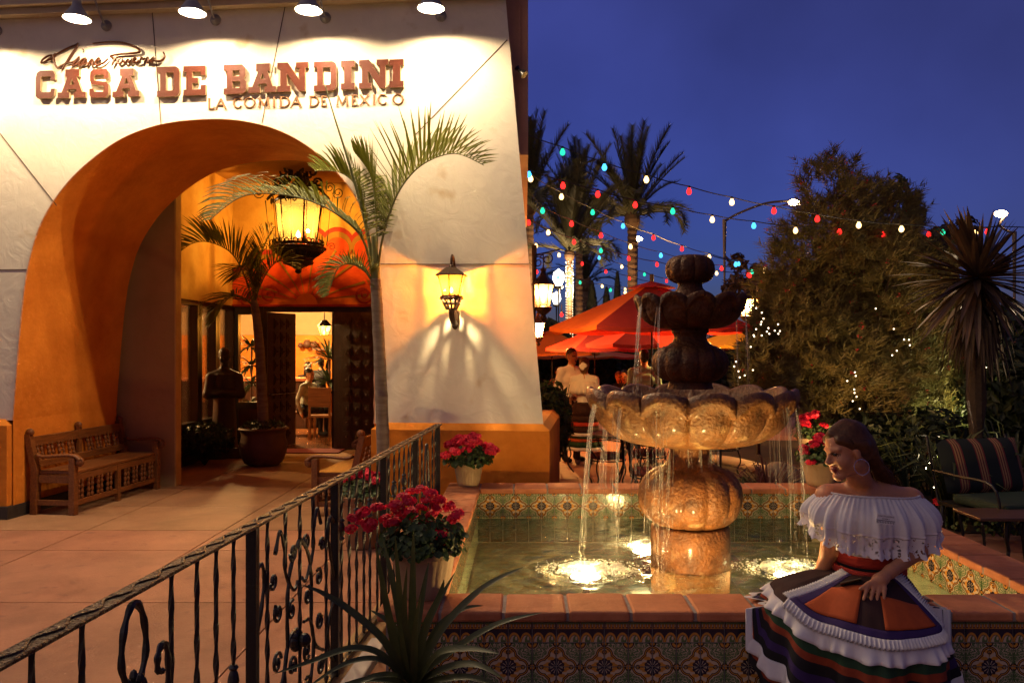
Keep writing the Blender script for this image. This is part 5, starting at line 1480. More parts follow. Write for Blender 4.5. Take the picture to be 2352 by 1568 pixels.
# carved benches
def bench(name, loc, rz, label):
    r = empty(name, loc, rz, label, 'bench', 'carved wooden benches')
    L, D = 1.62, 0.43; h = 0.45
    w = M['wood']
    b = MB(); b.box((-L/2 + .03, -D/2 + .0, h - .035), (L/2 - .03, D/2 - .02, h)); b.build('seat', w, r, bevel=0.008)
    for sx in (-1, 1):
        x_ = sx*(L/2 - .03)
        b = MB(); b.box((x_ - .035, -D/2 - .03, 0), (x_ + .035, -D/2 + .035, h + .14)); b.build('leg', w, r, bevel=0.006)
        b = MB(); b.add([(x_-.035, D/2-.04, 0), (x_+.035, D/2-.04, 0), (x_+.035, D/2+.03, 0), (x_-.035, D/2+.03, 0), (x_-.035, D/2-.05, h), (x_+.035, D/2-.05, h), (x_+.035, D/2+.02, h), (x_-.035, D/2+.02, h),
               (x_-.03, D/2+.04, h+.38), (x_+.03, D/2+.04, h+.38), (x_+.03, D/2+.10, h+.38), (x_-.03, D/2+.10, h+.38)],
              [(3,2,1,0), (0,1,5,4), (1,2,6,5), (2,3,7,6), (3,0,4,7), (4,5,9,8), (5,6,10,9), (6,7,11,10), (7,4,8,11), (8,9,10,11)])
        b.ell((x_, D/2 + .05, h + .40), 0.03, 0.045, 0.042, 10, 8); b.build('back_post', w, r)
        b = MB(); arm = bez([(x_, D/2 - .03, h + .17), (x_, D/4, h + .15), (x_, -D/4, h + .165), (x_, -D/2 - .02, h + .16), (x_, -D/2 - .075, h + .12)], 6)
        b.tube(arm, [0.032 + 0.006*i/len(arm) for i in range(len(arm))], 8, flat=0.55)
        b.tube(spiral((x_, -D/2 - .06, h + .095), 0.048, 0.01, pi/2, pi/2 + 9, 20, V((0, 1, 0))), 0.014, 6); b.ell((x_, -D/2 - .06, h + .095), 0.03, 0.04, 0.04, 10, 8)
        b.build('armrest', w, r, smooth=True)
        b = MB(); b.box((x_ - .02, -D/2 + .03, .10), (x_ + .02, D/2 - .03, .15)); b.box((x_ - .015, -D/2 + .03, h - .12), (x_ + .015, D/2 - .05, h - .04)); b.build('side_rail', w, r)
    b = MB(); b.box((-.03, -D/2 - .01, 0), (.03, -D/2 + .03, h - .04)); b.build('leg', w, r)
    b = MB(); b.ell((0, D/2 + .055, h + .40), 0.03, 0.045, 0.042, 10, 8); b.box((-.03, D/2 + .03, h + .0), (.03, D/2 + .06, h + .385)); b.build('back_post', w, r)
    for nm, z0, z1, y_ in (('top_rail', h + .25, h + .35, D/2 + .045), ('back_lower_rail', h + .03, h + .10, D/2 + .0)):
        b = MB(); b.box((-L/2 + .06, y_ - .014, z0), (L/2 - .06, y_ + .018, z1)); b.build(nm, w, r, bevel=0.004)
    for nm, z0, z1 in (('front_rail', h - .10, h - .037), ('front_lower_rail', .09, .145)):
        b = MB(); b.box((-L/2 + .06, -D/2 - .005, z0), (L/2 - .06, -D/2 + .022, z1)); b.build(nm, w, r, bevel=0.004)
    def spindle(z0, z1):
        hh = z1 - z0; b = MB(); prof = []
        for i in range(17):
            t = i/16; prof.append((0.010 + 0.008*abs(math.sin(t*pi*4)), z0 + hh*t))
        b.lathe(prof, 8); me = bpy.data.meshes.new('spindle'); me.from_pydata(b.v, [], b.f); me.materials.append(w); return me
    mf, mk = spindle(.14, h - .09), spindle(0, .20)
    xs_ = []
    for side in (-1, 1):
        for g in range(4):
            c = side*(0.10 + 0.165*g + 0.03)
            xs_ += [c - .025*side + 0.03*side, c + .035*side + .03*side]
    for x_ in xs_:
        if abs(x_) > L/2 - .07: continue
        o = bpy.data.objects.new('spindle', mf); col.objects.link(o); o.parent = r; o.location = (x_, -D/2 + .008, 0)
        o = bpy.data.objects.new('spindle', mk); col.objects.link(o); o.parent = r; o.location = (x_, D/2 + .008, h + .085); o.rotation_euler = (-0.2, 0, 0)
    return r
bench('carved_bench', (-4.80, 9.12, 0), R(90) + ANG, 'carved wooden bench with turned spindles against the orange arch jamb')
bench('carved_bench', (-1.86, 9.02, 0), R(-90) + ANG, 'carved wooden bench behind the railing beside the palm trunk')
# ------------------------------------------------------------------ people: one continuous skin grown from rounded limbs
class Body:
    def __init__(s, k=0.03):
        s.p = []; s.k = k
    def cap(s, a, b, ra, rb, m=0, k=None): s.p.append(('c', np.array(a, float), np.array(b, float), ra, rb, m, k or s.k))
    def ell(s, c, r, m=0, ax=None, k=None): s.p.append(('e', np.array(c, float), np.array(r, float), ax, None, m, k or s.k))
    def grow(s, h):
        lo = np.array([1e9]*3); hi = -lo
        bb = []
        for q in s.p:
            if q[0] == 'c':
                r = max(q[3], q[4]); a = np.minimum(q[1], q[2]) - r; c = np.maximum(q[1], q[2]) + r
            else:
                r = q[2].max() if q[3] is not None else q[2]; a = q[1] - r; c = q[1] + r
            bb.append((a, c)); lo = np.minimum(lo, a); hi = np.maximum(hi, c)
        lo -= 4*h; hi += 4*h
        n = np.ceil((hi - lo)/h).astype(int) + 1
        g = np.full(n, 0.5, np.float32); best = np.full(n, 9.0, np.float32); lab = np.zeros(n, np.int8)
        for q, (a, c) in zip(s.p, bb):
            k = q[6]; mg = k + 3*h
            i0 = np.maximum(0, np.floor((a - mg - lo)/h).astype(int)); i1 = np.minimum(n, np.ceil((c + mg - lo)/h).astype(int) + 1)
            sl = tuple(slice(i0[d], i1[d]) for d in range(3))
            X, Y, Z = np.meshgrid(*[lo[d] + h*np.arange(i0[d], i1[d]) for d in range(3)], indexing='ij')
            if q[0] == 'c':
                A, B = q[1], q[2]; ab = B - A; L2 = max(1e-12, ab.dot(ab))
                t = np.clip(((X-A[0])*ab[0] + (Y-A[1])*ab[1] + (Z-A[2])*ab[2])/L2, 0, 1)
                d = np.sqrt((X-A[0]-t*ab[0])**2 + (Y-A[1]-t*ab[1])**2 + (Z-A[2]-t*ab[2])**2) - (q[3] + (q[4]-q[3])*t)
            else:
                C, Rr, ax = q[1], q[2], q[3]
                dx, dy, dz = X-C[0], Y-C[1], Z-C[2]
                if ax is not None: dx, dy, dz = [dx*v[0] + dy*v[1] + dz*v[2] for v in ax]
                k0 = np.sqrt((dx/Rr[0])**2 + (dy/Rr[1])**2 + (dz/Rr[2])**2); k1 = np.sqrt((dx/Rr[0]**2)**2 + (dy/Rr[1]**2)**2 + (dz/Rr[2]**2)**2)
                d = k0*(k0-1)/np.maximum(k1, 1e-9)
            d = d.astype(np.float32)
            G_ = g[sl]; hh = np.maximum(k - np.abs(G_-d), 0)/k
            g[sl] = np.minimum(G_, d) - hh*hh*k*0.25
            bs = best[sl]; mk = d < bs
            bs[mk] = d[mk]; best[sl] = bs
            lb = lab[sl]; lb[mk] = q[5]; lab[sl] = lb
        # surface nets
        s_ = g < 0
        nx, ny, nz = g.shape
        S = np.zeros((nx-1, ny-1, nz-1), np.uint8)
        for i in (0, 1):
            for j in (0, 1):
                for k in (0, 1): S += s_[i:nx-1+i, j:ny-1+j, k:nz-1+k]
        act = (S > 0) & (S < 8)
        I = np.argwhere(act); idx = np.full(act.shape, -1, np.int64); idx[act] = np.arange(len(I))
        acc = np.zeros((len(I), 3)); cnt = np.zeros(len(I))
        cs = [np.array(c) for c in ((0,0,0),(1,0,0),(0,1,0),(1,1,0),(0,0,1),(1,0,1),(0,1,1),(1,1,1))]
        for a, b in ((0,1),(2,3),(4,5),(6,7),(0,2),(1,3),(4,6),(5,7),(0,4),(1,5),(2,6),(3,7)):
            A, B = I + cs[a], I + cs[b]
            va, vb = g[A[:,0],A[:,1],A[:,2]], g[B[:,0],B[:,1],B[:,2]]
            m = (va < 0) != (vb < 0)
            t = va/(va - vb + 1e-12)
            acc[m] += cs[a] + t[m][:, None]*(cs[b]-cs[a]); cnt[m] += 1
        verts = lo + h*(I + acc/cnt[:, None])
        faces = []
        for ax in range(3):
            e1, e2 = (ax+1) % 3, (ax+2) % 3
            sh = [slice(None)]*3; sh2 = [slice(None)]*3
            sh[ax] = slice(0, -1); sh2[ax] = slice(1, None)
            ch = s_[tuple(sh)] != s_[tuple(sh2)]
            E = np.argwhere(ch)
            E = E[(E[:, e1] > 0) & (E[:, e2] > 0) & (E[:, e1] < n[e1]-1) & (E[:, e2] < n[e2]-1)]
            u = np.zeros(3, int); v = np.zeros(3, int); u[e1] = 1; v[e2] = 1
            q = [idx[tuple((E - o).T)] for o in (0*u, u, u+v, v)]
            Q = np.stack(q, 1)
            inside = s_[tuple(E.T)]
            Q[~inside] = Q[~inside][:, ::-1]
            faces.append(Q)
        Fq = np.concatenate(faces)
        ml = lab[I[:,0], I[:,1], I[:,2]]
        return verts, Fq, ml[Fq[:, 0]]
def grow_mesh(body, h, name, mats, parent, colors=True, relax=2):
    v, f, m = body.grow(h)
    # light relax to remove grid steps
    for _ in range(relax):
        acc = np.zeros_like(v); cnt = np.zeros(len(v))
        for a, b in ((0,1),(1,2),(2,3),(3,0)):
            np.add.at(acc, f[:, a], v[f[:, b]]); np.add.at(cnt, f[:, a], 1)
            np.add.at(acc, f[:, b], v[f[:, a]]); np.add.at(cnt, f[:, b], 1)
        v = v*0.5 + 0.5*acc/np.maximum(cnt, 1)[:, None]
    me = bpy.data.meshes.new(name)
    if parent is not None:
        Mi = np.array(W[parent.name].inverted()); v = v @ Mi[:3, :3].T + Mi[:3, 3]
    me.from_pydata(v.tolist(), [], f.tolist())
    for mt in mats: me.materials.append(mt)
    if len(mats) > 1: me.polygons.foreach_set("material_index", np.minimum(m, len(mats)-1).astype(np.int32))
    me.polygons.foreach_set("use_smooth", [True]*len(me.polygons))
    me.update()
    o = bpy.data.objects.new(name, me); col.objects.link(o)
    if parent is not None: adopt(o, parent)
    return o

M['skin'] = mat('skin', (0.50, 0.215, 0.105), rough=0.48, var=0.1, vscale=60, spec=0.4)
M['skin'].node_tree.nodes["Principled BSDF"].inputs["Subsurface Weight"].default_value = 0.12
M['skin'].node_tree.nodes["Principled BSDF"].inputs["Subsurface Radius"].default_value = (0.012, 0.005, 0.003)
M['hair'] = mat('brown_hair', (0.13, 0.050, 0.018), rough=0.45, c2=(0.045, 0.017, 0.007), vscale=40, stretch=(1, 1, 1), bump=0.2, bscale=80, spec=0.25)
M['hairdark'] = mat('dark_hair', (0.018, 0.010, 0.007), rough=0.45, var=0.3, vscale=50)
M['white'] = mat('white_cotton', (0.76, 0.73, 0.72), rough=0.85, var=0.04, vscale=30, trans=0.12)
M['black'] = mat('black_cloth', (0.008, 0.006, 0.008), rough=0.8, var=0.3, vscale=20)
M['lip'] = mat('lips', (0.26, 0.045, 0.035), rough=0.4, var=0)
M['eye'] = mat('eye_dark', (0.02, 0.012, 0.01), rough=0.2, var=0)
M['maroon'] = mat('maroon_cloth', (0.030, 0.007, 0.006), rough=0.8, var=0.2, vscale=20)
M['green_c'] = mat('green_cloth', (0.012, 0.045, 0.018), rough=0.8, var=0.2, vscale=20)
M['orange_c'] = mat('orange_cloth', (0.42, 0.07, 0.010), rough=0.8, var=0.12, vscale=20)
M['purple_c'] = mat('purple_cloth', (0.036, 0.014, 0.09), rough=0.8, var=0.15, vscale=20)
M['rust_c'] = mat('rust_cloth', (0.24, 0.035, 0.009), rough=0.8, var=0.2, vscale=20)
M['red_c'] = mat('red_cloth', (0.42, 0.03, 0.015), rough=0.75, var=0.12, vscale=20)
M['shoe'] = mat('shoe', (0.30, 0.25, 0.22), rough=0.6, var=0.1)

def head(bd, c, f, u, s_=1.0, skin=0, hair=3, lip=5, eye=6, hairstyle='short', female=False):
    f = np.array(V(f).normalized()); u = np.array(u, float); u = u - f*f.dot(u); u /= np.linalg.norm(u); r = np.cross(f, u)
    c = np.array(c, float); ax = [f, u, r]
    def L(a, b_, d=0.0): return c + s_*(f*a + u*b_ + r*d)
    S = lambda *t: tuple(s_*x for x in t)
    kk = 0.018*s_
    bd.ell(L(-0.012, 0.042), S(0.096, 0.086, 0.074), skin, ax, kk)
    bd.ell(L(0.032, -0.022), S(0.056, 0.084, 0.058), skin, ax, kk)
    bd.cap(L(0.0, -0.060, 0.042), L(0.066, -0.096, 0.008), 0.022*s_, 0.020*s_, skin, kk); bd.cap(L(0.0, -0.060, -0.042), L(0.066, -0.096, -0.008), 0.022*s_, 0.020*s_, skin, kk)
    bd.ell(L(0.072, -0.094), S(0.021, 0.018, 0.022), skin, ax, 0.012*s_)
    bd.cap(L(0.080, 0.020), L(0.108, -0.018), 0.0065*s_, 0.0105*s_, skin, 0.012*s_); bd.ell(L(0.100, -0.024), S(0.013, 0.009, 0.016), skin, ax, 0.008*s_)
    for d in (-1, 1):
        bd.ell(L(0.052, -0.030, 0.038*d), S(0.030, 0.032, 0.024), skin, ax, 0.02*s_)
        bd.cap(L(0.080, 0.030, 0.012*d), L(0.066, 0.032, 0.048*d), 0.011*s_, 0.010*s_, skin, 0.012*s_)
        bd.ell(L(0.0795, 0.0125, 0.031*d), S(0.0080, 0.0038, 0.012), eye, ax, 0.003*s_)
        bd.ell(L(-0.008, -0.004, 0.074*d), S(0.017, 0.030, 0.009), skin, ax, 0.008*s_)
    bd.ell(L(0.0905, -0.055), S(0.010, 0.0065, 0.021), lip, ax, 0.004*s_); bd.ell(L(0.0885, -0.067), S(0.010, 0.0075, 0.018), lip, ax, 0.004*s_)
    if hairstyle == 'short':
        bd.ell(L(-0.022, 0.055), S(0.099, 0.088, 0.080), hair, ax, 0.006); bd.ell(L(-0.045, 0.0), S(0.066, 0.07, 0.074), hair, ax, 0.006)
    elif hairstyle == 'long':
        bd.ell(L(-0.024, 0.052), S(0.104, 0.094, 0.086), hair, ax, 0.006); bd.ell(L(-0.06, -0.03), S(0.062, 0.10, 0.082), hair, ax, 0.01)
    return L, ax

def person(name, loc, rz, hgt, mats, label, pose='stand', arms=None, female=False, h=0.014, hairstyle='short', skirt=False, group=None, legs=True):
    """generic figure; local frame faces -y. mats: skin, shirt, trousers, hair, shoes, lip, eye"""
    r = empty(name, loc, rz, label, 'person', group)
    k = hgt/1.72
    Mw = W[r.name]
    T_ = lambda x, y, z: tuple(Mw @ V((x*k, y*k, z*k)))
    bd = Body(0.045*k)
    dz = 0.0 if pose == 'stand' else -0.44
    lean = 0.0 if pose == 'stand' else -0.08
    sw = 0.175 if female else 0.195
    bd.cap(T_(0, 0, .96+dz), T_(0, lean*.4, 1.12+dz), .125*k, .12*k, 1 if not skirt else 1)
    bd.cap(T_(-.06, lean, 1.27+dz), T_(.06, lean, 1.27+dz), .125*k, .125*k, 1)
    for sx in (-1, 1):
        bd.cap(T_(0.03*sx, lean, 1.42+dz), T_(sw*sx, lean, 1.39+dz), .06*k, .062*k, 1)
        bd.cap(T_(.08*sx, 0, .93+dz), T_(.06*sx, -.01, .88+dz), .115*k, .105*k, 2)
        if legs:
            if pose == 'stand':
                bd.cap(T_(.09*sx, 0, .88), T_(.10*sx, -.01, .50), .088*k, .058*k, 2); bd.cap(T_(.10*sx, -.01, .50), T_(.11*sx, .02, .10), .056*k, .042*k, 2); bd.cap(T_(.11*sx, .02, .045), T_(.13*sx, -.14, .035), .045*k, .035*k, 4)
            else:
                bd.cap(T_(.09*sx, 0, .50), T_(.11*sx, -.42, .50), .088*k, .062*k, 2); bd.cap(T_(.11*sx, -.42, .50), T_(.11*sx, -.40, .10), .058*k, .042*k, 2); bd.cap(T_(.11*sx, -.40, .045), T_(.12*sx, -.54, .035), .045*k, .035*k, 4)
        A = (arms or {}).get(sx)
        if A is None: A = ((.245*sx, .02, 1.13+dz), (.25*sx, -.06, .90+dz))
        el, wr = A
        bd.cap(T_(sw*sx*1.05, lean, 1.38+dz), T_(*el), .056*k, .046*k, 1); bd.cap(T_(*el), T_(*wr), .045*k, .034*k, 0 if female else 1)
        d = (V(wr) - V(el)).normalized()
        pw = V(wr) + d*.04
        bd.ell(T_(*pw), (.036*k, .032*k, .042*k), 0, None, .02)
        for q in range(4):
            o = V((0.012*(q-1.5), 0.006*(q-1.5), 0)); bd.cap(T_(*(pw + d*.03 + o)), T_(*(pw + d*.10 + o*1.4 + V((0, -.015, -.01)))), .011*k, .009*k, 0, .006)
        bd.cap(T_(*(pw + V((-.02*sx, -.02, 0)))), T_(*(pw + d*.06 + V((-.04*sx, -.035, 0)))), .012*k, .010*k, 0, .008)
    bd.cap(T_(0, lean*.9, 1.42+dz), T_(0, lean - .015, 1.53+dz), .056*k, .052*k, 0)
    Rm = Mw.to_3x3()
    head(bd, T_(0, lean - .02, 1.615+dz), Rm @ V((0, -1, -.06)), (0, 0, 1), k*1.0, hairstyle=hairstyle, female=female)
    grow_mesh(bd, h, 'body', mats, r)
    return r
shirt_w = mat('white_shirt', (0.70, 0.64, 0.64), rough=0.85, var=0.06, vscale=12)
shirt_g = mat('pale_green_shirt', (0.30, 0.50, 0.42), rough=0.85, var=0.08)
shirt_gr = mat('grey_shirt', (0.36, 0.38, 0.33), rough=0.85, var=0.08)
shirt_r = mat('dark_red_shirt', (0.16, 0.02, 0.015), rough=0.85, var=0.1)
base_m = lambda sh, pa, hr=M['hairdark'], so=M['black']: [M['skin'], sh, pa, hr, so, M['lip'], M['eye']]
g1 = G(1312, 1058); g2 = G(1342, 1066)
person('person', (g1.x, g1.y, 0), R(35), 1.70, base_m(shirt_w, M['black']), 'person in a white shirt and dark trousers standing on the patio facing a woman', arms={-1: ((-.26, .05, 1.12), (-.12, -.16, 1.0)), 1: ((.25, -.02, 1.14), (.16, -.22, 1.02))})
wd = person('person', (g2.x, g2.y, 0), R(165), 1.56, [M['skin'], M['white'], M['maroon'], mat('light_brown_hair', (0.12, 0.05, 0.02), var=0.2), M['shoe'], M['lip'], M['eye']], 'person in a white ruffled blouse and banded skirt seen from behind on the patio', female=True, hairstyle='long', skirt=True)
kk = 1.56/1.72
b = MB()
bands = [(1.02, .135, 0), (0.98, .15, 1), (0.80, .20, 1), (0.70, .225, 1), (0.68, .228, 2), (0.64, .235, 2), (0.62, .238, 1), (0.53, .258, 1), (0.525, .275, 3), (0.48, .285, 3), (0.475, .268, 4), (0.44, .275, 4), (0.435, .277, 5), (0.39, .285, 5), (0.385, .287, 4), (0.30, .305, 4), (0.295, .325, 3), (0.25, .335, 3)]
NS = 72
for i in range(len(bands)-1):
    (z0, r0, m0), (z1, r1, m1) = bands[i], bands[i+1]
    b.mi = m1
    am_ = lambda r_, z_: 0.10*max(0, 1.0 - z_)
    vs = [(r_*(1 + am_(r_, z_)*math.sin(t*11 + 1.7*math.sin(t*3)))*math.cos(t)*kk, r_*(1 + am_(r_, z_)*math.sin(t*11 + 1.7*math.sin(t*3)))*.9*math.sin(t)*kk, z_*kk) for r_, z_ in ((r0, z0), (r1, z1)) for t in [2*pi*j/NS for j in range(NS)]]
    b.add(vs, [(j, (j+1) % NS, NS + (j+1) % NS, NS + j) for j in range(NS)])
b.build('skirt', [M['black'], M['maroon'], M['red_c'], M['white'], M['green_c'], M['orange_c']], wd, smooth=True, solid=0.004)
b = MB(); b.lathe([(0.20, 1.36), (0.215, 1.33), (0.235, 1.28), (0.25, 1.22), (0.255, 1.16)], 72, (0, 0, 0), lambda an, r_, z, i: (r_*(1 + 0.02*i*math.sin(an*19))*kk, z*kk))
b.v = [(x, y*.72, z) for x, y, z in b.v]; b.f = [f for f in b.f if len(f) == 4]; b.m = b.m[:len(b.f)]
b.build('blouse_ruffle', M['white'], wd, smooth=True, solid=0.004)
b = MB(); b.v = []
for (x, z) in ((0.0, 1.66), (.03, 1.63), (-.03, 1.64), (0.01, 1.60)): b.ell((x*kk, 0.105*kk, z*kk - .02), .034, .022, .034, 8, 6)
o = b.build('hair_flower', M['white'], wd); o.location = (0, 0.0, 0)
g3 = P(1480, 0, 12.6); person('person', (g3.x, 12.6, 0), R(180), 1.68, base_m(shirt_g, M['black']), 'person in a pale green shirt seen from behind above the fountain bowl', h=0.016)
for (px, Y, rz, sh, hr, hg, lab) in ((1417, 17.2, 20, M['black'], mat('auburn_hair', (0.16, 0.05, 0.02), var=.2), 1.62, 'seated person with auburn hair among the umbrella tables'), (1438, 17.0, -30, M['black'], M['hairdark'], 1.66, 'seated dark-haired person beside the auburn-haired one'), (1277, 19.0, 40, shirt_r, M['hairdark'], 1.7, 'seated person in a dark red shirt beyond the white wall')):
    person('person', (P(px, 0, Y).x, Y, 0), R(rz), hg, base_m(sh, M['black'], hr), lab, pose='sit', h=0.02)
# people inside the restaurant
for (px, Y, rz, sh, pose, lab, hg) in ((700, 16.0, 75, shirt_gr, 'sit', 'person in a grey shirt sitting inside the open doorway', 1.75), (737, 17.3, 160, M['black'], 'stand', 'person in dark clothes standing inside the open doorway', 1.48), (701, 18.6, 60, M['black'], 'sit', 'person in a dark vest sitting at the back of the restaurant near the wall', 1.75), (712, 19.0, -20, M['black'], 'sit', 'person in dark clothes sitting deepest in the restaurant', 1.85)):
    person('person', (P(px, 0, Y).x, Y, 0.004), R(rz), hg, base_m(sh, M['black']), lab, pose=pose, h=0.022)

# ------------------------------------------------------------------ friar statue in the porch
st = empty('wooden_statue', (P(515, 0, 12.75).x, 12.75, 0), R(20), 'dark carved statue of a robed figure in front of the porch window', 'statue')
bd = Body(0.05); Ms = W[st.name]; T_ = lambda x, y, z: tuple(Ms @ V((x, y, z)))
bd.cap(T_(0, 0, .18), T_(0, 0, 1.0), .20, .15); bd.cap(T_(0, 0, 1.0), T_(0, 0, 1.22), .15, .16)
for sx in (-1, 1): bd.cap(T_(.05*sx, 0, 1.34), T_(.19*sx, -.02, 1.27), .07, .075); bd.cap(T_(.20*sx, -.02, 1.25), T_(.24*sx, -.08, 1.0), .075, .075); bd.cap(T_(.24*sx, -.08, 1.0), T_(.04*sx, -.20, 1.02), .065, .045)
bd.cap(T_(0, 0, 1.36), T_(0, -.01, 1.50), .062, .06); head(bd, T_(0, -.02, 1.585), Ms.to_3x3() @ V((0, -1, -.1)), (0, 0, 1), 1.08, 0, 0, 0, 0)
for a in range(12): bd.cap(T_(.17*math.cos(a*.52), .11*math.sin(a*.52) - .01, 1.30), T_(.17*math.cos((a+1)*.52), .11*math.sin((a+1)*.52) - .01, 1.30), .024, .024, 0, .02)
for a in range(9): bd.cap(T_(.17*math.cos(a*.7), .17*math.sin(a*.7), .15), T_(.13*math.cos(a*.7), .13*math.sin(a*.7), .95), .035, .02, 0, .02)
grow_mesh(bd, 0.014, 'carved_figure', [mat('blackened_wood', (0.03, 0.012, 0.007), rough=0.6, var=0.3)], st)
b = MB(); b.box((-.26, -.24, 0), (.26, .24, .16)); b.build('plinth', M['darkwood'], st)

# ------------------------------------------------------------------ seated woman on the basin rim
WC = V((1.648, 3.85, 0))
woman = empty('person', (WC.x, WC.y, ZC), 0, 'person in a white off-shoulder blouse and banded skirt sitting on the fountain rim', 'person')
bd = Body(0.035)
hc_ = V(P(1943, 1038, 3.70))
# torso
bd.cap((1.65, 3.87, .60), (1.648, 3.86, .74), .135, .115); bd.cap((1.60, 3.85, .90), (1.69, 3.85, .90), .115, .115); bd.ell((1.645, 3.845, .98), (.17, .095, .10))
nb = V((1.625, 3.855, 1.055))
shR, shL = V((1.450, 3.845, 1.010)), V((1.842, 3.85, 0.992))
for sh in (shR, shL):
    bd.cap(nb + V((0, 0, -0.01)), sh, .046, .055); bd.cap(V((1.64, 3.80, .99)).lerp(sh, .2), sh, .06, .05)
    bd.cap(nb + V((0, -.03, -.015)), sh + V((0, -.035, .01)), .018, .018, 0, .03)     # collar bone
fdir = V((-0.95, -0.24, -0.24)); udir = V((-0.10, 0.05, 1))
HS = 0.99
L_, hax = head(bd, tuple(hc_), fdir, tuple(udir), HS, lip=1, eye=2, hairstyle='none')
bd.cap(tuple(nb + V((-.005, .0, -.01))), tuple(L_(-0.025, -0.055)), .056, .054)
bd.cap(tuple(nb + V((-.03, -.045, .0))), tuple(L_(-0.02, -0.04, 0.045)), .012, .014, 0, .03)
# arms
elR, wrR = V(P(1908, 1262, 3.86)), V((1.40, 3.90, .56))
elL, wrL = V(P(2112, 1262, 3.75)), V(P(2046, 1311, 3.62))
bd.cap(shR, elR, .048, .040); bd.cap(elR, wrR, .040, .027)
bd.cap(shL, elL, .050, .041); bd.cap(elL, wrL, .040, .027)
def hand(wr, palm, tips, thumb, kn):
    bd.cap(wr, palm, .026, .028, 0, .02)
    bd.ell(tuple(palm), (.036, .030, .022), 0, None, .02)
    for t, q in zip(tips, kn):
        m_ = (V(q) + V(t))/2 + V((0, 0, .008))
        bd.cap(V(palm).lerp(V(q), .55), q, .013, .0105, 0, .010); bd.cap(q, m_, .0102, .0092, 0, .004); bd.cap(m_, t, .0092, .0078, 0, .004)
    bd.cap(V(palm) + V((-.02, -.01, .0)), (V(palm)*.4 + V(thumb)*.6) + V((0, 0, .006)), .013, .011, 0, .010); bd.cap((V(palm)*.4 + V(thumb)*.6) + V((0, 0, .006)), thumb, .011, .009, 0, .004)
YH = 3.545
hand(wrL, V(P(2021, 1331, 3.578)), [P(1984, 1376, YH-.02), P(1999, 1384, YH-.025), P(2013, 1386, YH-.03), P(2030, 1378, YH-.03)], P(1976, 1352, YH), [P(1996, 1343, YH+.012), P(2008, 1346, YH+.008), P(2020, 1349, YH+.005), P(2032, 1350, YH+.0)])
hand(wrR, V((1.39, 3.88, .525)), [(1.36, 3.83, .512), (1.38, 3.81, .512), (1.40, 3.81, .512), (1.42, 3.82, .512)], (1.43, 3.86, .515), [(1.37, 3.86, .525), (1.385, 3.85, .527), (1.40, 3.85, .527), (1.415, 3.86, .525)])
# legs under the skirt
for sx, kx in ((-1, 1.45), (1, 1.60)):
    bd.cap((1.65 + .08*sx, 3.85, .60), (kx, 3.51, .43), .075, .05); bd.cap((kx, 3.51, .43), (kx - .02, 3.54, .10), .05, .04); bd.cap((kx - .02, 3.54, .06), (kx - .05, 3.42, .04), .04, .032)
grow_mesh(bd, 0.0052, 'body', [M['skin'], M['lip'], M['eye']], woman)
# hair: swept back cap, ponytail falling behind the shoulder
hb = Body(0.02)
ax_ = hax
hb.ell(L_(-0.034, 0.052), tuple(HS*t for t in (0.098, 0.092, 0.083)), 0, ax_); hb.ell(L_(-0.075, 0.010), tuple(HS*t for t in (0.066, 0.078, 0.076)), 0, ax_)
hb.cap(tuple(L_(0.036, 0.104)), tuple(L_(-0.03, 0.128)), .028*HS, .022*HS); hb.cap(tuple(L_(0.048, 0.070, 0.045)), tuple(L_(-0.05, 0.02, 0.072)), .020*HS, .028*HS); hb.cap(tuple(L_(0.048, 0.070, -0.045)), tuple(L_(-0.05, 0.02, -0.072)), .020*HS, .028*HS)
hb.cap(tuple(L_(0.052, 0.094, 0.0)), tuple(L_(0.045, 0.075, 0.05)), .018*HS, .016*HS)
pt = [V(L_(-0.115, 0.0)), V(P(2008, 1062, 3.80)), V(P(2030, 1095, 3.88)), V(P(2052, 1135, 3.93)), V(P(2064, 1180, 3.95))]
for i, (ra, rb) in enumerate(((.042, .034), (.034, .040), (.040, .034), (.034, .012))): hb.cap(pt[i], pt[i+1], ra, rb)
hr_o = grow_mesh(hb, 0.0065, 'hair', [M['hair']], woman)
b = MB(); rnd = random.Random(9)
fa, ua, ra_ = [V(a) for a in hax]
for i in range(380):
    side = rnd.uniform(-1, 1); ph = side*1.35
    path = []
    for t in (0, .2, .4, .6, .8, 1.0):
        an = R(52) + t*R(150)                      # from hairline over the crown to the tie
        rad = V((math.cos(an)*0.1035, math.sin(an)*0.0995, 0))
        sd = math.sin(ph)*0.088*(1 - 0.55*t)
        cx = math.cos(ph*(1 - .4*t))
        path.append(V(L_(-0.034 + rad.x*(0.55 + .45*cx), 0.045 + rad.y*cx - 0.02*abs(side)*(1-t), sd)))
    path.append(V(L_(-0.118, 0.0, sd*.2)))
    b.tube(bez(path, 3), 0.0010, 3, cap=False)
for i in range(90):
    o = V((rnd.gauss(0, .018), rnd.gauss(0, .018), rnd.gauss(0, .012)))
    pp = [pt[0] + o*.5, pt[1] + o*1.3, pt[2] + o*1.7, pt[3] + o*1.6 + V((rnd.gauss(0, .006),)*3), pt[4] + o*1.4 + V((rnd.gauss(0, .01), 0, rnd.uniform(-.03, .02)))]
    b.tube(bez(pp, 4), 0.0013, 3, cap=False)
tag(b.build('hair_strands', M['hair'], woman, world=True), kind='stuff')
b = MB(); ec = V(L_(-0.004, -0.066, -0.084)); b.tube([ec + V((.034*math.cos(t), .008*math.sin(t), .034*math.sin(t))) for t in [2*pi*j/28 for j in range(28)]], 0.0016, 6, closed=True)
b.build('hoop_earring', mat('silver', (0.8, 0.75, 0.7), rough=0.2, metal=1, var=0), woman, world=True)

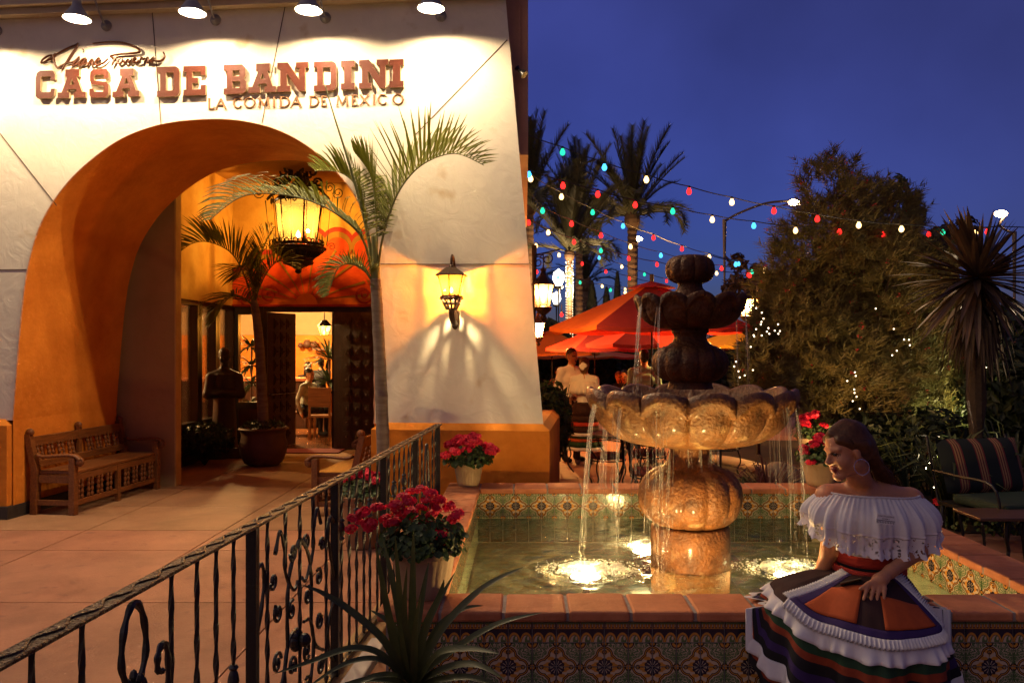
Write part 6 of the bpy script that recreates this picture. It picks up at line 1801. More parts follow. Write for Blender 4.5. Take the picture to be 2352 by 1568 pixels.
# blouse bodice, gathered collar ruffle with lace hem, belt
BC = V((1.646, 3.845, 0))
b = MB()
b.grid(lambda u, v: (BC.x + (0.150 + 0.018*math.sin(pi*v) + 0.004*math.sin(u*2*pi*22))*math.cos(u*2*pi), BC.y + (0.122 + 0.016*math.sin(pi*v) + 0.004*math.sin(u*2*pi*22))*math.sin(u*2*pi), 0.738 + 0.23*v), 88, 8, True)
b.build('blouse', M['white'], woman, smooth=True, world=True)
def lace_mat():
    m, nt, n, l, b = nodes_of('white_lace')
    b.inputs["Base Color"].default_value = (0.74, 0.70, 0.70, 1); b.inputs["Roughness"].default_value = 0.9
    tc = n.new("ShaderNodeTexCoord"); vo = n.new("ShaderNodeTexVoronoi"); vo.inputs["Scale"].default_value = 95; l.new(tc.outputs["Object"], vo.inputs["Vector"])
    wv = n.new("ShaderNodeTexNoise"); wv.inputs["Scale"].default_value = 34; l.new(tc.outputs["Object"], wv.inputs["Vector"])
    a = n.new("ShaderNodeMath"); a.operation = 'GREATER_THAN'; a.inputs[1].default_value = 0.44; l.new(vo.outputs["Distance"], a.inputs[0])
    c = n.new("ShaderNodeMath"); c.operation = 'GREATER_THAN'; c.inputs[1].default_value = 0.46; l.new(wv.outputs["Fac"], c.inputs[0])
    d = n.new("ShaderNodeMath"); d.operation = 'MAXIMUM'; l.new(a.outputs[0], d.inputs[0]); l.new(c.outputs[0], d.inputs[1])
    t = n.new("ShaderNodeBsdfTransparent"); ms = n.new("ShaderNodeMixShader"); l.new(d.outputs[0], ms.inputs[0]); l.new(t.outputs[0], ms.inputs[1]); l.new(b.outputs[0], ms.inputs[2])
    l.new(ms.outputs[0], n["Material Output"].inputs[0]); return m
M['lace'] = lace_mat()
def ruff(u, v, off=0.0):
    a = u*2*pi                        # a = 3pi/2 is the front
    fr_ = max(0.0, -math.sin(a)); sd = abs(math.cos(a)); bk = max(0.0, math.sin(a))
    pl_ = math.sin(a*17 + 1.3*math.sin(a*5)) + 0.5*math.sin(a*29 + 2*math.sin(a*3))
    pl_ = pl_*1.5; gth = 0.0035*math.sin(a*64 + math.sin(a*9))*(1 - 0.5*v)
    rx = 0.222 + gth + 0.100*v + 0.012*pl_*v + 0.045*math.sin(pi*min(1, v*1.2))
    ry = 0.128 + gth + 0.070*v + 0.016*pl_*v + 0.040*math.sin(pi*min(1, v*1.2))
    z0 = 1.046 - 0.012*fr_ - 0.018*(math.cos(a) > 0)*abs(math.cos(a)); z1 = 0.880 - 0.112*fr_ - 0.03*bk - 0.035*max(0, math.cos(a))
    return V((BC.x + 0.004 + (rx + off)*math.cos(a), BC.y - 0.004 + (ry + off)*math.sin(a), z0 + (z1-z0)*v + 0.006*math.sin(a*60)*(v > .97)))
b = MB(); b.grid(lambda u, v: ruff(u, v*0.66), 300, 14, True); b.build('collar_ruffle', M['white'], woman, smooth=True, world=True, solid=0.0015)
b = MB(); b.grid(lambda u, v: ruff(u, 0.655 + v*0.345, 0.002), 300, 8, True); b.build('lace_hem', M['lace'], woman, smooth=True, world=True)
b = MB(); b.grid(lambda u, v: ruff(u, 0.60 + v*0.035, 0.004), 300, 3, True); b.build('ribbon', mat('satin_ribbon', (0.8, 0.76, 0.78), rough=0.35, var=0), woman, smooth=True, world=True)
b = MB(); b.tube([ruff(i/120, 0.0, 0.002) for i in range(120)], 0.005, 6, closed=True); b.build('neckline_trim', M['white'], woman, smooth=True, world=True)
for z0, z1, m_, o_ in ((.712, .762, M['red_c'], 0.0), (.700, .7115, M['black'], -.004), (.655, .6995, M['red_c'], 0.008)):
    b = MB(); b.grid(lambda u, v: (BC.x + (0.158 + o_ + .004*math.sin(u*40))*math.cos(u*2*pi), BC.y + (0.132 + o_)*math.sin(u*2*pi), z0 + (z1-z0)*v - 0.012*max(0, -math.sin(u*2*pi))), 64, 4, True); b.build('sash', m_, woman, smooth=True, world=True, solid=0.003)
# name tag
tg = V(P(2034, 1192, 3.592)); b = MB(); tx = V((1, 0.05, -.13)).normalized(); tz = V((.13, .1, 1)).normalized(); tn = tx.cross(tz).normalized()
b.obox(tg, tx*.043, tz*.022, tn*.0015); nt_ = b.build('name_tag', mat('tag_white', (0.75, 0.73, 0.72), rough=.4, var=0), woman, world=True)
b = MB(); b.obox(tg + tn*.0022 - tz*.006, tx*.043, tz*.0011, tn*.0005)
for i in range(7): b.tube(spiral(tg + tn*.0025 - tz*.0145 + tx*(.012*(i-3)), .0050, .0010, pi, pi - 7, 10, tx, tz), 0.0007, 4)
b.build('tag_border', M['black'], nt_, world=True)
for txt, dz_, sz in (('CASA DE BANDINI', .0125, .0088), ('KIMBERLY', .0015, .0078)):
    cu = bpy.data.curves.new('tag_text', 'FONT'); cu.body = txt; cu.size = sz; cu.align_x = 'CENTER'; cu.align_y = 'CENTER'; cu.materials.append(M['black'])
    tmp = bpy.data.objects.new('tag_text', cu); col.objects.link(tmp); me_ = bpy.data.meshes.new_from_object(tmp); bpy.data.objects.remove(tmp)
    o = bpy.data.objects.new('tag_text', me_); col.objects.link(o); o.parent = nt_
    m4 = Matrix((tx, tz, tn)).transposed().to_4x4(); m4.translation = tg + tn*.0026 + tz*dz_
    o.matrix_local = W[woman.name].inverted() @ m4
# skirt
def interp(tab, x):
    for (x0, y0), (x1, y1) in zip(tab, tab[1:]):
        if x <= x1:
            t = (x-x0)/(x1-x0); t = t*t*(3-2*t); return y0 + (y1-y0)*t
    return tab[-1][1]
TR = [(-180, .165), (-120, .18), (-90, .20), (-60, .27), (-30, .42), (0, .475), (30, .48), (55, .49), (75, .47), (95, .34), (125, .20), (180, .165)]
TK = [(-180, .53), (-100, .535), (-60, .50), (0, .485), (30, .51), (60, .59), (80, .61), (110, .55), (180, .53)]
TE = [(-180, .515), (-115, .50), (-85, .25), (-55, .03), (30, .03), (50, .16), (72, .33), (95, .45), (125, .515), (180, .515)]
def skirt_pt(th, s, off=0.0):
    """th in degrees from the forward direction, positive to the photo's left; s 0 waist .. 1 hem"""
    while th > 180: th -= 360
    while th < -180: th += 360
    Rr, zk, ze = interp(TR, th), interp(TK, th), interp(TE, th)
    fw = R(14) + R(th)
    d = V((-math.sin(fw), -math.cos(fw), 0))
    fold = math.sin(R(th)*9 + 1.1*math.sin(R(th)*4)) + 0.6*math.sin(R(th)*17 + 2)
    fold = math.copysign(abs(fold)**0.75, fold) + 0.35*math.sin(R(th)*31 + 3*math.sin(R(th)*5))
    if s < 0.45:
        t = s/0.45; r = 0.145 + (Rr - 0.145)*t**0.92; z = 0.665 + (zk - 0.665)*t**1.25 + 0.020*math.sin(pi*t)
        # two thighs under the cloth
        z += 0.022*math.sin(pi*min(1, t*1.05))*(math.cos(R(th - 8)*4.2) if -50 < th < 60 else -0.4)
        r += 0.004*fold*t
        n_ = V((0, 0, 1))*0.85 + d*0.5*t
    else:
        t = (s-0.45)/0.55; r = Rr + 0.03*math.sin(min(1, t*3)*pi/2) + 0.055*t + (0.048*fold + 0.022*math.sin(R(th)*5 + 0.7))*min(1, t*1.6); z = zk - 0.012*0 + (ze - zk)*(t**1.0)
        n_ = d*0.95 + V((0, 0, .3*(1-t)))
    p = V((WC.x, WC.y - 0.005, z)) + d*r
    if p.y > 3.715 and p.z < 0.512: p.z = 0.512 + 0.004*fold*0.5 + 0.004
    n_.normalize()
    return p + n_*off
BND = [(0.0, 0.53, 0), (0.53, 0.60, 1), (0.60, 0.64, 2), (0.64, 0.70, 4), (0.70, 0.75, 3), (0.75, 0.86, 4), (0.86, 0.93, 2), (0.93, 1.0, 4)]
b = MB(); NT = 220
for s0, s1, mi in BND:
    b.mi = mi; nv = 14 if mi == 0 else 4
    b.grid(lambda u, v: skirt_pt(-180 + 360*u, s0 + (s1-s0)*v), NT, nv, True)
b.build('skirt', [M['maroon'], M['green_c'], M['rust_c'], M['purple_c'], M['black']], woman, smooth=True, world=True)
def frill(s0, s1, t0, t1, name, flare=0.028, n=420, freq=95, off0=0.004):
    b = MB(); rn_ = random.Random(int(s0*1000)); ph = [rn_.uniform(0, 6) for _ in range(4)]
    def f(u, v):
        th = t0 + (t1-t0)*u
        w_ = math.sin(R(th)*freq*0.5 + ph[0] + 1.5*math.sin(R(th)*13 + ph[1])) + 0.5*math.sin(R(th)*freq*.23 + ph[2])
        return skirt_pt(th, s0 + (s1-s0)*v + 0.006*math.sin(R(th)*21 + ph[3])*v, off0 + flare*v*(0.55 + 0.38*w_))
    b.grid(f, n, 6); b.build(name, M['white'], woman, smooth=True, world=True, solid=0.0015)
frill(0.475, 0.555, -105, 112, 'skirt_ruffle'); frill(0.80, 0.895, -95, 100, 'hem_ruffle')
# apron with pockets
AC, AW = 6.0, 46.0
def ap_pt(a, v, off):      # a -1..1 across, v 0..1 down
    return skirt_pt(AC + a*(AW - 10*(1 - v)), 0.02 + 0.425*v, off)
b = MB(); b.grid(lambda u, v: ap_pt(-1 + 2*u, v, .007), 60, 24); b.build('apron', M['maroon'], woman, smooth=True, world=True, solid=.002)
b = MB()
b.grid(lambda u, v: ap_pt(-1 + .14*u, v, .0095), 5, 24); b.grid(lambda u, v: ap_pt(1 - .14*u, v, .0095), 5, 24); b.grid(lambda u, v: ap_pt(-1 + 2*u, .905 + .095*v, .0105), 60, 4)
b.build('apron_border', M['purple_c'], woman, smooth=True, world=True, solid=.0015)
for a0, a1 in ((.22, .86), (-.84, -.10)):
    b = MB(); b.grid(lambda u, v: ap_pt(a0 + (a1-a0)*u, (.36 if a0 > 0 else .50) + (.90 - (.36 if a0 > 0 else .50))*v + .05*(u if a0 > 0 else 1-u)*(1-v), .0125 + .004*math.sin(pi*u)*(1-v)), 16, 12); b.build('pocket', M['orange_c'], woman, smooth=True, world=True, solid=.002)
b = MB(); q0 = ap_pt(.52, .30, .018); b.obox(q0, V((.045, -.005, .012)), V((-.012, -.025, .014)), V((.0005, .001, .002))); b.build('folded_note', mat('olive_paper', (.22, .17, .07), var=.1), woman, world=True)
def edge_frill(fn, n, width, outdir, name):
    b = MB()
    def f(u, v):
        p = fn(u); w_ = math.sin(u*n*2*pi*.28 + 1.2*math.sin(u*19))
        return p + outdir(u)*width*v + V((0, 0, .009*v*w_)) + V((0, -.010*v*w_, 0))
    b.grid(f, n, 5); b.build(name, M['white'], woman, smooth=True, world=True, solid=.0012)
edge_frill(lambda u: ap_pt(1.0, u, .010), 90, .042, lambda u: (ap_pt(1.06, u, .012) - ap_pt(1.0, u, .010)).normalized(), 'apron_frill')
edge_frill(lambda u: ap_pt(-1.0, u, .010), 90, .046, lambda u: (ap_pt(-1.06, u, .012) - ap_pt(-1.0, u, .010)).normalized(), 'apron_frill')
edge_frill(lambda u: ap_pt(-1.02 + 2.04*u, 1.0, .012), 170, .046, lambda u: (skirt_pt(AC + (-1+2*u)*AW, .50, .03) - ap_pt(-1 + 2*u, 1.0, .012)).normalized(), 'apron_frill')
# ------------------------------------------------------------------ patio: umbrellas, lamps, chairs, lights
fab = {k: mat('canvas_' + k, c, rough=0.85, var=0.07, vscale=8, trans=0.35, bump=0.1, bscale=60) for k, c in
       {'red': (0.68, 0.04, 0.02), 'orange': (0.68, 0.14, 0.02), 'maroon': (0.22, 0.012, 0.014), 'yellow': (0.72, 0.34, 0.03), 'dark': (0.05, 0.012, 0.012)}.items()}
M['pole'] = mat('dark_wood_pole', (0.04, 0.018, 0.010), rough=0.6, var=0.2)
def umbrella(px, Y, r_, zr, za, cols, label, rot=0.2, vent=True):
    c = P(px, 0, Y); c.z = 0
    r = empty('patio_umbrella', tuple(c), rot, label, 'umbrella', 'patio umbrellas')
    b = MB(); b.tube([(0, 0, 0), (0, 0, za + 0.06)], 0.022, 8); b.lathe([(0.26, 0), (0.26, 0.05), (0.08, 0.08), (0.04, 0.2)], 16); b.build('pole', M['pole'], r)
    b = MB(); b.lathe([(0.03, za + 0.02), (0.032, za + 0.12), (0.02, za + 0.13)], 10); b.build('finial', M['pole'], r)
    N = 8
    for k in range(N):
        b = MB(); a0, a1 = 2*pi*k/N, 2*pi*(k+1)/N
        def f(u, v):
            t = 0.06 + 0.94*v; a = a0 + (a1-a0)*u
            rr = r_*t*math.cos(pi/N)/math.cos(a - (a0+a1)/2)
            sag = 0.045*r_*math.sin(pi*u)*t
            z = za + (zr - za)*(t**1.12) - sag*0.6 - 0.02*math.sin(pi*v)
            return (rr*math.cos(a), rr*math.sin(a), z)
        b.grid(f, 7, 8)
        # valance
        b.grid(lambda u, v: (f(u, 1)[0], f(u, 1)[1], f(u, 1)[2] - 0.001 - 0.055*v), 7, 2)
        b.build('canopy_panel', fab[cols[k % len(cols)]], r, smooth=True)
        b = MB(); b.tube([(0.05*math.cos(a0), 0.05*math.sin(a0), za - 0.05), (r_*.98*math.cos(a0), r_*.98*math.sin(a0), zr - 0.012)], 0.008, 5); b.build('rib', M['pole'], r)
    if vent:
        b = MB(); b.lathe([(0.01, za + 0.025), (r_*.12, za - 0.02), (r_*.24, za - 0.075)], 8); b.build('vent_cap', fab[cols[0]], r)
    return r
umbrella(1497, 11.6, 1.50, 2.02, 2.66, ['red', 'red', 'red', 'orange', 'orange', 'maroon', 'red', 'red'], 'largest red umbrella, directly behind the fountain top', rot=R(8))
umbrella(1366, 16.5, 1.08, 1.73, 2.14, ['red', 'maroon'], 'red and maroon umbrella over the standing couple', rot=R(200))
umbrella(1470, 14.4, 1.0, 1.80, 2.22, ['red', 'maroon', 'red', 'red'], 'plain red umbrella tucked under the largest one', rot=R(10))
umbrella(1545, 18.5, 1.55, 1.80, 2.08, ['yellow', 'yellow', 'red', 'orange'], 'low yellow and red umbrella crossing behind the fountain stem', rot=R(250))
umbrella(1688, 16.0, 0.98, 1.78, 2.10, ['yellow', 'yellow', 'dark', 'yellow'], 'bright yellow umbrella beside the lantern post', rot=R(200))
umbrella(1268, 20.0, 1.2, 1.62, 2.16, ['orange', 'orange', 'yellow', 'red'], 'orange umbrella next to the white wall edge', rot=R(230))
umbrella(1640, 22.0, 1.3, 1.74, 2.0, ['red', 'maroon'], 'low red umbrella farthest back at the shrub edge', rot=R(10))
umbrella(1335, 25.0, 1.9, 1.50, 1.78, ['orange', 'red', 'yellow', 'orange'], 'low orange umbrella farthest back behind the couple', rot=R(250))

lantg = glass_mat('lantern_glass', (1.0, 0.70, 0.28), gl=0.05, transl=0.05)
lampb = emis('lantern_lamp', (1.0, 0.62, 0.22), 2.5)
whiteb = emis('white_globe', (1.0, 0.86, 0.70), 1.2)
def patio_lantern(p, s, power, label, hang_to=None, post=False, bracket=None, color=(1.0, 0.70, 0.42)):
    r = empty('patio_lantern', tuple(p), 0, label, 'lantern', 'patio lanterns')
    lantern_head(r, -0.14*s, 0.14*s, 0.085*s, 0.135*s, 6, lantg, M['bronze'], 0.12*s, -0.07*s, 0.024*s, 0.008*s, bulbmat=lampb)
    b = MB(); b.lathe([(0.02*s, -0.34*s), (0.05*s, -0.30*s), (0.03*s, -0.26*s), (0.10*s, -0.20*s), (0.115*s, -0.155*s), (0.09*s, -0.142*s)], 14); b.build('drip_base', M['bronze'], r, smooth=True, angle=50); b = MB(); b.lathe([(0.05*s, 0.26*s), (0.03*s, 0.31*s), (0.045*s, 0.33*s), (0.01*s, 0.37*s)], 10)
    b.build('finial', M['bronze'], r, smooth=True, angle=50)
    if hang_to is not None:
        b = MB(); b.tube([(0, 0, 0.36*s), tuple(V(hang_to) - V(p))], 0.012, 6); b.build('hanger', M['iron'], r)
    if bracket is not None:
        b = MB(); q = V(bracket) - V(p)
        b.tube([(q.x, q.y, -p.z), (q.x, q.y, q.z + .12)], 0.035, 10); b.tube([(0, 0, 0.36*s), (0, 0, q.z), tuple(q)], 0.012, 6)
        b.tube(spiral((q.x*.6, q.y, q.z - .09), .08, .02, 0, 9, 18), 0.008, 5); b.tube(spiral((q.x + .16, q.y, q.z - .05), .09, .02, pi, pi - 9, 18), 0.008, 5); b.tube([tuple(q), (q.x + .32, q.y, q.z + .07)], 0.01, 6)
        b.build('post', M['pole'], r)
    lamp('lantern_light', 'POINT', (0, 0, 0.04*s), power, color, r, radius=0.02*s, world=False)
    return r
q = P(1248, 678, 10.0); patio_lantern(q, 0.95, 16, 'ornate brown lantern close to the white wall edge', bracket=V((0.12, 10.0, q.z + 0.5)))
q = P(1236, 757, 15.0); patio_lantern(q, 0.9, 90, 'smaller lit lantern low beside the white wall edge', bracket=V((q.x - .3, 15.0, q.z + 0.5)))
q = P(1715, 706, 13.0); patio_lantern(q, 0.9, 70, 'bright lantern on a post beside the big needle-leaved shrub', bracket=P(1742, 690, 13.0) + V((0, 0, .12)))

def street_lamp(px, pyhead, Y, pxp, label, globe=False, power=0, arm=True):
    hd = P(px, pyhead, Y); pp = P(pxp, 0, Y)
    r = empty('street_lamp', (pp.x, Y, 0), 0, label, 'street lamp', 'street lamps beyond the patio')
    s = Y/35.0
    b = MB()
    if globe:
        b.tube([(0, 0, 0), (0, 0, hd.z - .25)], [.07, .045], 10); b.lathe([(.14, hd.z - .3), (.2, hd.z - .22), (.16, hd.z - .18)], 12)
    else:
        top = hd.z - 0.75 if arm else hd.z
        b.tube([(0, 0, 0), (0, 0, top)], [.12, .09], 10)
        if arm: b.tube(bez([(0, 0, top - .1), (.6*(hd.x-pp.x)/abs(hd.x-pp.x), 0, top + .25), ((hd.x-pp.x)*.6, 0, hd.z - .05), (hd.x - pp.x, 0, hd.z + .05)], 6), .05, 8)
    b.build('pole', mat('weathered_pole', (.16, .11, .08), rough=.7, var=.2) if not globe else M['iron'], r)
    b = MB()
    if globe: b.lathe([(.10, hd.z - .22), (.24, hd.z + .1), (.2, hd.z + .35), (.05, hd.z + .45), (.01, hd.z + .5)], 14)
    else: b.ell((hd.x - pp.x, 0, hd.z - .02), .24*s + .04, .16, .08 + .06*s, 12, 6)
    b.build('lamp_head', whiteb if globe else emis('sodium_lamp', (1.0, 0.66, 0.34), 12), r, smooth=True)
    return r
street_lamp(1825, 464, 35, 1664, 'tall street lamp with a curved arm beyond the fountain top')
street_lamp(2299, 490, 33, 2330, 'bright street lamp above the spiky-headed yucca')
street_lamp(1462, 548, 60, 1463, 'distant bright street lamp beside the tallest date palm', arm=False)
street_lamp(1283, 646, 32, 1283, 'white globe lamp post, the higher of two beside the lit palm trunk', globe=True)
street_lamp(1278, 691, 42, 1278, 'white globe lamp post, the lower of two beside the lit palm trunk', globe=True)
street_lamp(1344, 694, 60, 1344, 'tiny far street lamp between the dark cypresses', arm=False)

# string lights
BC_ = {'r': emis('bulb_red', (1.0, 0.014, 0.012), 0.6), 'w': emis('bulb_warm', (1.0, 0.55, 0.18), 0.8), 'g': emis('bulb_green', (0.02, 0.7, 0.34), 0.28), 'b': emis('bulb_blue', (0.06, 0.42, 1.0), 0.42)}
bm_ = {}
for k, m_ in BC_.items():
    b = MB(); b.lathe([(0.001, -0.072), (0.018, -0.066), (0.029, -0.045), (0.028, -0.028), (0.016, -0.004), (0.012, 0.006)], 12); me = bpy.data.meshes.new('bulb_' + k); me.from_pydata(b.v, [], b.f); me.materials.append(m_)
    me.polygons.foreach_set("use_smooth", [True]*len(me.polygons)); bm_[k] = me
A1 = lambda x, y: (1184.6 + x*0.2778, 261.3 + y*0.2778)
A2 = lambda x, y: (1707.3 + x*0.2777, 304.9 + y*0.2777)
STRINGS = [
 ('string of coloured bulbs highest in the sky, from the wall corner to the post', 8.6, 9.6, [(1196, 296)], [(*A1(52,172),'r'),(*A1(387,292),'g'),(*A1(733,418),'b'),(*A1(1080,520),'w'),(*A1(1433,617),'r'),(*A1(1787,706),'w'),(*A2(253,622),'r'),(*A2(612,688),'r'),(*A2(955,740),'w'),(*A2(1308,772),'w')], [(2352, 522)]),
 ('string of coloured bulbs second from the top, ending at the yucca', 8.9, 10.6, [(1198, 392)], [(*A1(110,480),'b'),(*A1(390,570),'r'),(*A1(678,642),'r'),(*A1(988,730),'r'),(*A1(1298,783),'g'),(*A1(1625,852),'w'),(*A1(1968,903),'b'),(*A2(432,786),'w'),(*A2(795,798),'r'),(*A2(1160,820),'r'),(*A2(1535,820),'r'),(*A2(1650,802),'g'),(*A2(1920,808),'w'),(*A2(2018,798),'r')], [(2300, 520)]),
 ('string of coloured bulbs third from the top, passing the finial', 9.2, 15.0, [(1200, 396)], [(*A1(123,515),'w'),(*A1(378,664),'w'),(*A1(636,794),'g'),(*A1(887,909),'b'),(*A1(1139,1007),'r'),(*A1(1374,1099),'r'),(*A1(1600,1165),'w'),(*A1(1843,1224),'b'),(*A2(178,1115),'w')], [(1830, 632)]),
 ('string of coloured bulbs crossing the lit date palm crown', 11.0, 17.0, [(1203, 430)], [(*A1(222,780),'g'),(*A1(461,888),'r'),(*A1(705,986),'r'),(*A1(949,1080),'w'),(*A1(1200,1153),'b'),(*A1(1450,1215),'w'),(*A1(1702,1262),'r'),(*A1(1954,1292),'g')], [(1800, 640)]),
 ('string of coloured bulbs below the lit palm crown, starting red', 12.5, 19.0, [(1206, 500)], [(*A1(107,880),'r'),(*A1(269,962),'w'),(*A1(482,1042),'r'),(*A1(704,1114),'g'),(*A1(935,1180),'r'),(*A1(1168,1230),'r'),(*A1(1420,1275),'g'),(*A1(1661,1304),'w'),(*A1(1922,1318),'r')], [(1820, 640)]),
 ('string of coloured bulbs in front of the lit palm trunk', 15.0, 21.0, [(1210, 550)], [(*A1(168,1075),'w'),(*A1(358,1152),'w'),(*A1(690,1176),'b'),(*A1(877,1250),'w'),(*A1(1064,1315),'g'),(*A1(1247,1370),'r')], [(1560, 650)]),
 ('string of mostly red bulbs low over the umbrellas', 17.0, 22.0, [(1210, 600)], [(*A1(173,1292),'r'),(*A1(550,1226),'r'),(*A1(745,1292),'r'),(*A1(940,1349),'r'),(*A1(1150,1400),'w')], [(1540, 665)]),
 ('string of warm bulbs running low past the lantern post into the shrub', 13.0, 15.0, [(1560, 590)], [(1628,588,'w'),(1690,602,'b'),(1722,628,'r'),(1757,618,'w'),(1792,626,'w'),(1800,634,'r')], [(1840, 640)]),
 ('string of bulbs in front of the big red umbrella peak', 16.0, 20.0, [(1290, 700)], [(1290,718,'r'),(1318,730,'w'),(1345,724,'r'),(1402,662,'g'),(1436,668,'w')], [(1470, 664)]),
 ('lowest string of bulbs just above the big red umbrella', 18.0, 23.0, [(1260, 632)], [(*A1(350,1338),'b'),(*A1(532,1382),'g'),(*A1(715,1413),'w'),(*A1(905,1440),'w')], [(1470, 668)]),
]
for lab, Y0, Y1, st_, bulbs, en_ in STRINGS:
    allp = [(x, y) for x, y in st_] + [(x, y) for x, y, _ in bulbs] + [(x, y) for x, y in en_]
    x0, x1 = allp[0][0], allp[-1][0]
    if abs(x1-x0) < 1: x1 = x0 + 1
    YY = lambda x: Y0 + (Y1-Y0)*max(0, min(1, (x-x0)/(x1-x0)))
    pts = [P(x, y, YY(x)) for x, y in allp]
    r = empty('string_lights', tuple(pts[0]), 0, lab, 'string lights', 'strings of coloured bulbs')
    q = []
    for i in range(len(pts)-1):
        for k in range(6):
            t = k/6; p = pts[i].lerp(pts[i+1], t) + V((0, 0, 0.022 - 0.02*math.sin(pi*t)*(pts[i+1]-pts[i]).length)); q.append(p)
    q.append(pts[-1])
    b = MB(); b.tube(q, 0.006 if Y0 < 12 else 0.008, 4); b.build('cord', M['iron'], r, world=True)
    for (x, y, k) in bulbs:
        o = bpy.data.objects.new('bulb', bm_[k]); col.objects.link(o); o.parent = r; p = P(x, y, YY(x)); o.location = p - pts[0]
        s = 1.0 if Y0 < 10 else 1.15; o.scale = (s, s, s)
        b = MB(); b.lathe([(0.014, 0.004), (0.016, 0.022), (0.008, 0.03)], 8, tuple(p)); b.build('socket', M['iron'], r, world=True)
fairy = emis('fairy_light', (1.0, 0.74, 0.45), 0.9)
b = MB(); rnd = random.Random(4)
C3 = lambda x, y: (1707.3 + x*0.2777, 696.9 + y*0.2777)
for x, y in [(107,38),(153,76),(167,125),(145,172),(106,212),(85,262),(152,264),(195,232),(208,203),(260,224),(288,172),(290,250),(303,228),(62,358),(80,550),(12,594),(1245,210),(1330,298),(1370,300),(1378,344),(1232,427),(1270,390),(923,568),(930,598),(860,640),(918,710),(920,738),(937,770),(905,806),(963,870),(150,152),(90,272),(215,250),(1095,42),(-60,480),(-75,520),(-40,560),(-30,610),(2010,530)]:
    p = P(*C3(x, y), 9.4); b.ell(tuple(p), .009, .009, .009, 6, 4)
tag(b.build('fairy_lights', fairy), 'tiny white fairy lights scattered through the big shrub', 'fairy lights', kind='stuff')

# ------------------------------------------------------------------ date palms, cypresses, hedge
M['datefrond'] = mat('date_frond', (0.075, 0.07, 0.032), rough=0.5, c2=(0.04, 0.042, 0.02), vscale=2, trans=0.15)
M['datetrunk'] = mat('date_trunk', (0.22, 0.13, 0.075), rough=0.85, c2=(0.10, 0.055, 0.03), vscale=3, bump=0.5, bscale=5)
def date_frond(L, bend, seed, n=46):
    rnd = random.Random(seed); b = MB(); pts = []
    for i in range(11):
        t = i/10; a = bend*t; pts.append(V((L*t*math.cos(a*.8)*(1 - .08*bend*t), 0, L*t*math.sin(.25) - L*.42*bend*t*t)))
    b.tube(pts, [.035*(1-t/10) + .006 for t in range(11)], 4)
    for k in range(n):
        t = .10 + .90*k/n; i = min(9, int(t*10)); p = pts[i].lerp(pts[i+1], t*10 - i); T_ = (pts[i+1]-pts[i]).normalized()
        ln = L*.155*math.sin(pi*(.12 + .80*t))**.6
        for sg in (-1, 1):
            d = (T_*.75 + V((0, sg*.62, .35 + rnd.gauss(0, .12)))).normalized(); e = p + d*ln*rnd.uniform(.85, 1.1) - V((0, 0, ln*.12))
            b.add([p - T_*.03, e, p + T_*.03], [(0, 1, 2)])
    me = bpy.data.meshes.new('frond'); me.from_pydata(b.v, [], b.f); me.materials.append(M['datefrond']); return me
DF = [date_frond(3.9, bnd, 50 + i, 60) for i, bnd in enumerate((0.25, 0.4, 0.6, 0.85, 1.1))]
def date_palm(px, py, Y, s, tr, label, lit=False, seed=0, nf=44, up=False):
    rnd = random.Random(seed); c = P(px, py, Y)
    r = empty('date_palm', (c.x, Y, 0), 0, label, 'palm tree', 'date palms beyond the patio')
    b = MB(); N = 60; b.tube([(0.0, 0, c.z*i/N) for i in range(N+1)], [tr*(1 + .09*((i % 2)*2-1)*(.5 + .5*(i % 4 > 1))) for i in range(N+1)], 12); b.ell((0, 0, c.z - .1), tr*1.7, tr*1.7, tr*2.2, 12, 8); b.build('trunk', M['datetrunk'], r)
    for i in range(nf):
        el = rnd.random()
        me = DF[0 if el > .75 else 1 if el > .5 else 2 if el > .3 else 3 if el > .12 else 4]
        o = bpy.data.objects.new('frond', me); col.objects.link(o); o.parent = r; o.location = (0, 0, c.z)
        o.rotation_euler = (rnd.uniform(-.2, .2), -R(5 + 75*el) if True else 0, i*2.399 + rnd.uniform(-.2, .2)); k = s*rnd.uniform(.8, 1.08); o.scale = (k, k, k)
    if lit:
        b = MB()
        for i in range(300):
            a = i*.9; z = c.z - .4 - i*.012*c.z/4.5; b.ell((tr*1.1*math.cos(a), tr*1.1*math.sin(a), z), .016, .016, .016, 5, 3)
        for i in range(120):
            a = rnd.uniform(0, 6.28); z = c.z - rnd.uniform(.35, 1.9); b.ell((tr*1.15*math.cos(a), tr*1.15*math.sin(a), z), .028, .028, .028, 5, 3)
        tag(b.build('wound_lights', emis('trunk_lights', (1.0, .72, .42), 0.6), r), kind='stuff')
        lamp('trunk_light', 'POINT', (0, -.8, c.z - 1.5), 90, (1.0, .66, .32), r, radius=.3, world=False)
    return r
date_palm(1452, 500, 36, 1.10, .21, 'tallest date palm against the sky, left of the street lamp arm', seed=1, nf=48)
date_palm(1308, 580, 33, .95, .13, 'date palm with white lights wound round its trunk', lit=True, seed=2, nf=46)
date_palm(1215, 470, 34, 1.05, .2, 'dark date palm half hidden by the white wall edge', seed=3)
date_palm(1330, 505, 44, 1.15, .2, 'dark date palm behind the lit one', seed=4)
date_palm(1345, 650, 52, .9, .26, 'low dark date palm between the cypresses', seed=5, nf=30)
M['cypress'] = mat('cypress_needles', (0.03, 0.035, 0.02), rough=.8, c2=(0.012, 0.015, 0.01), vscale=3)
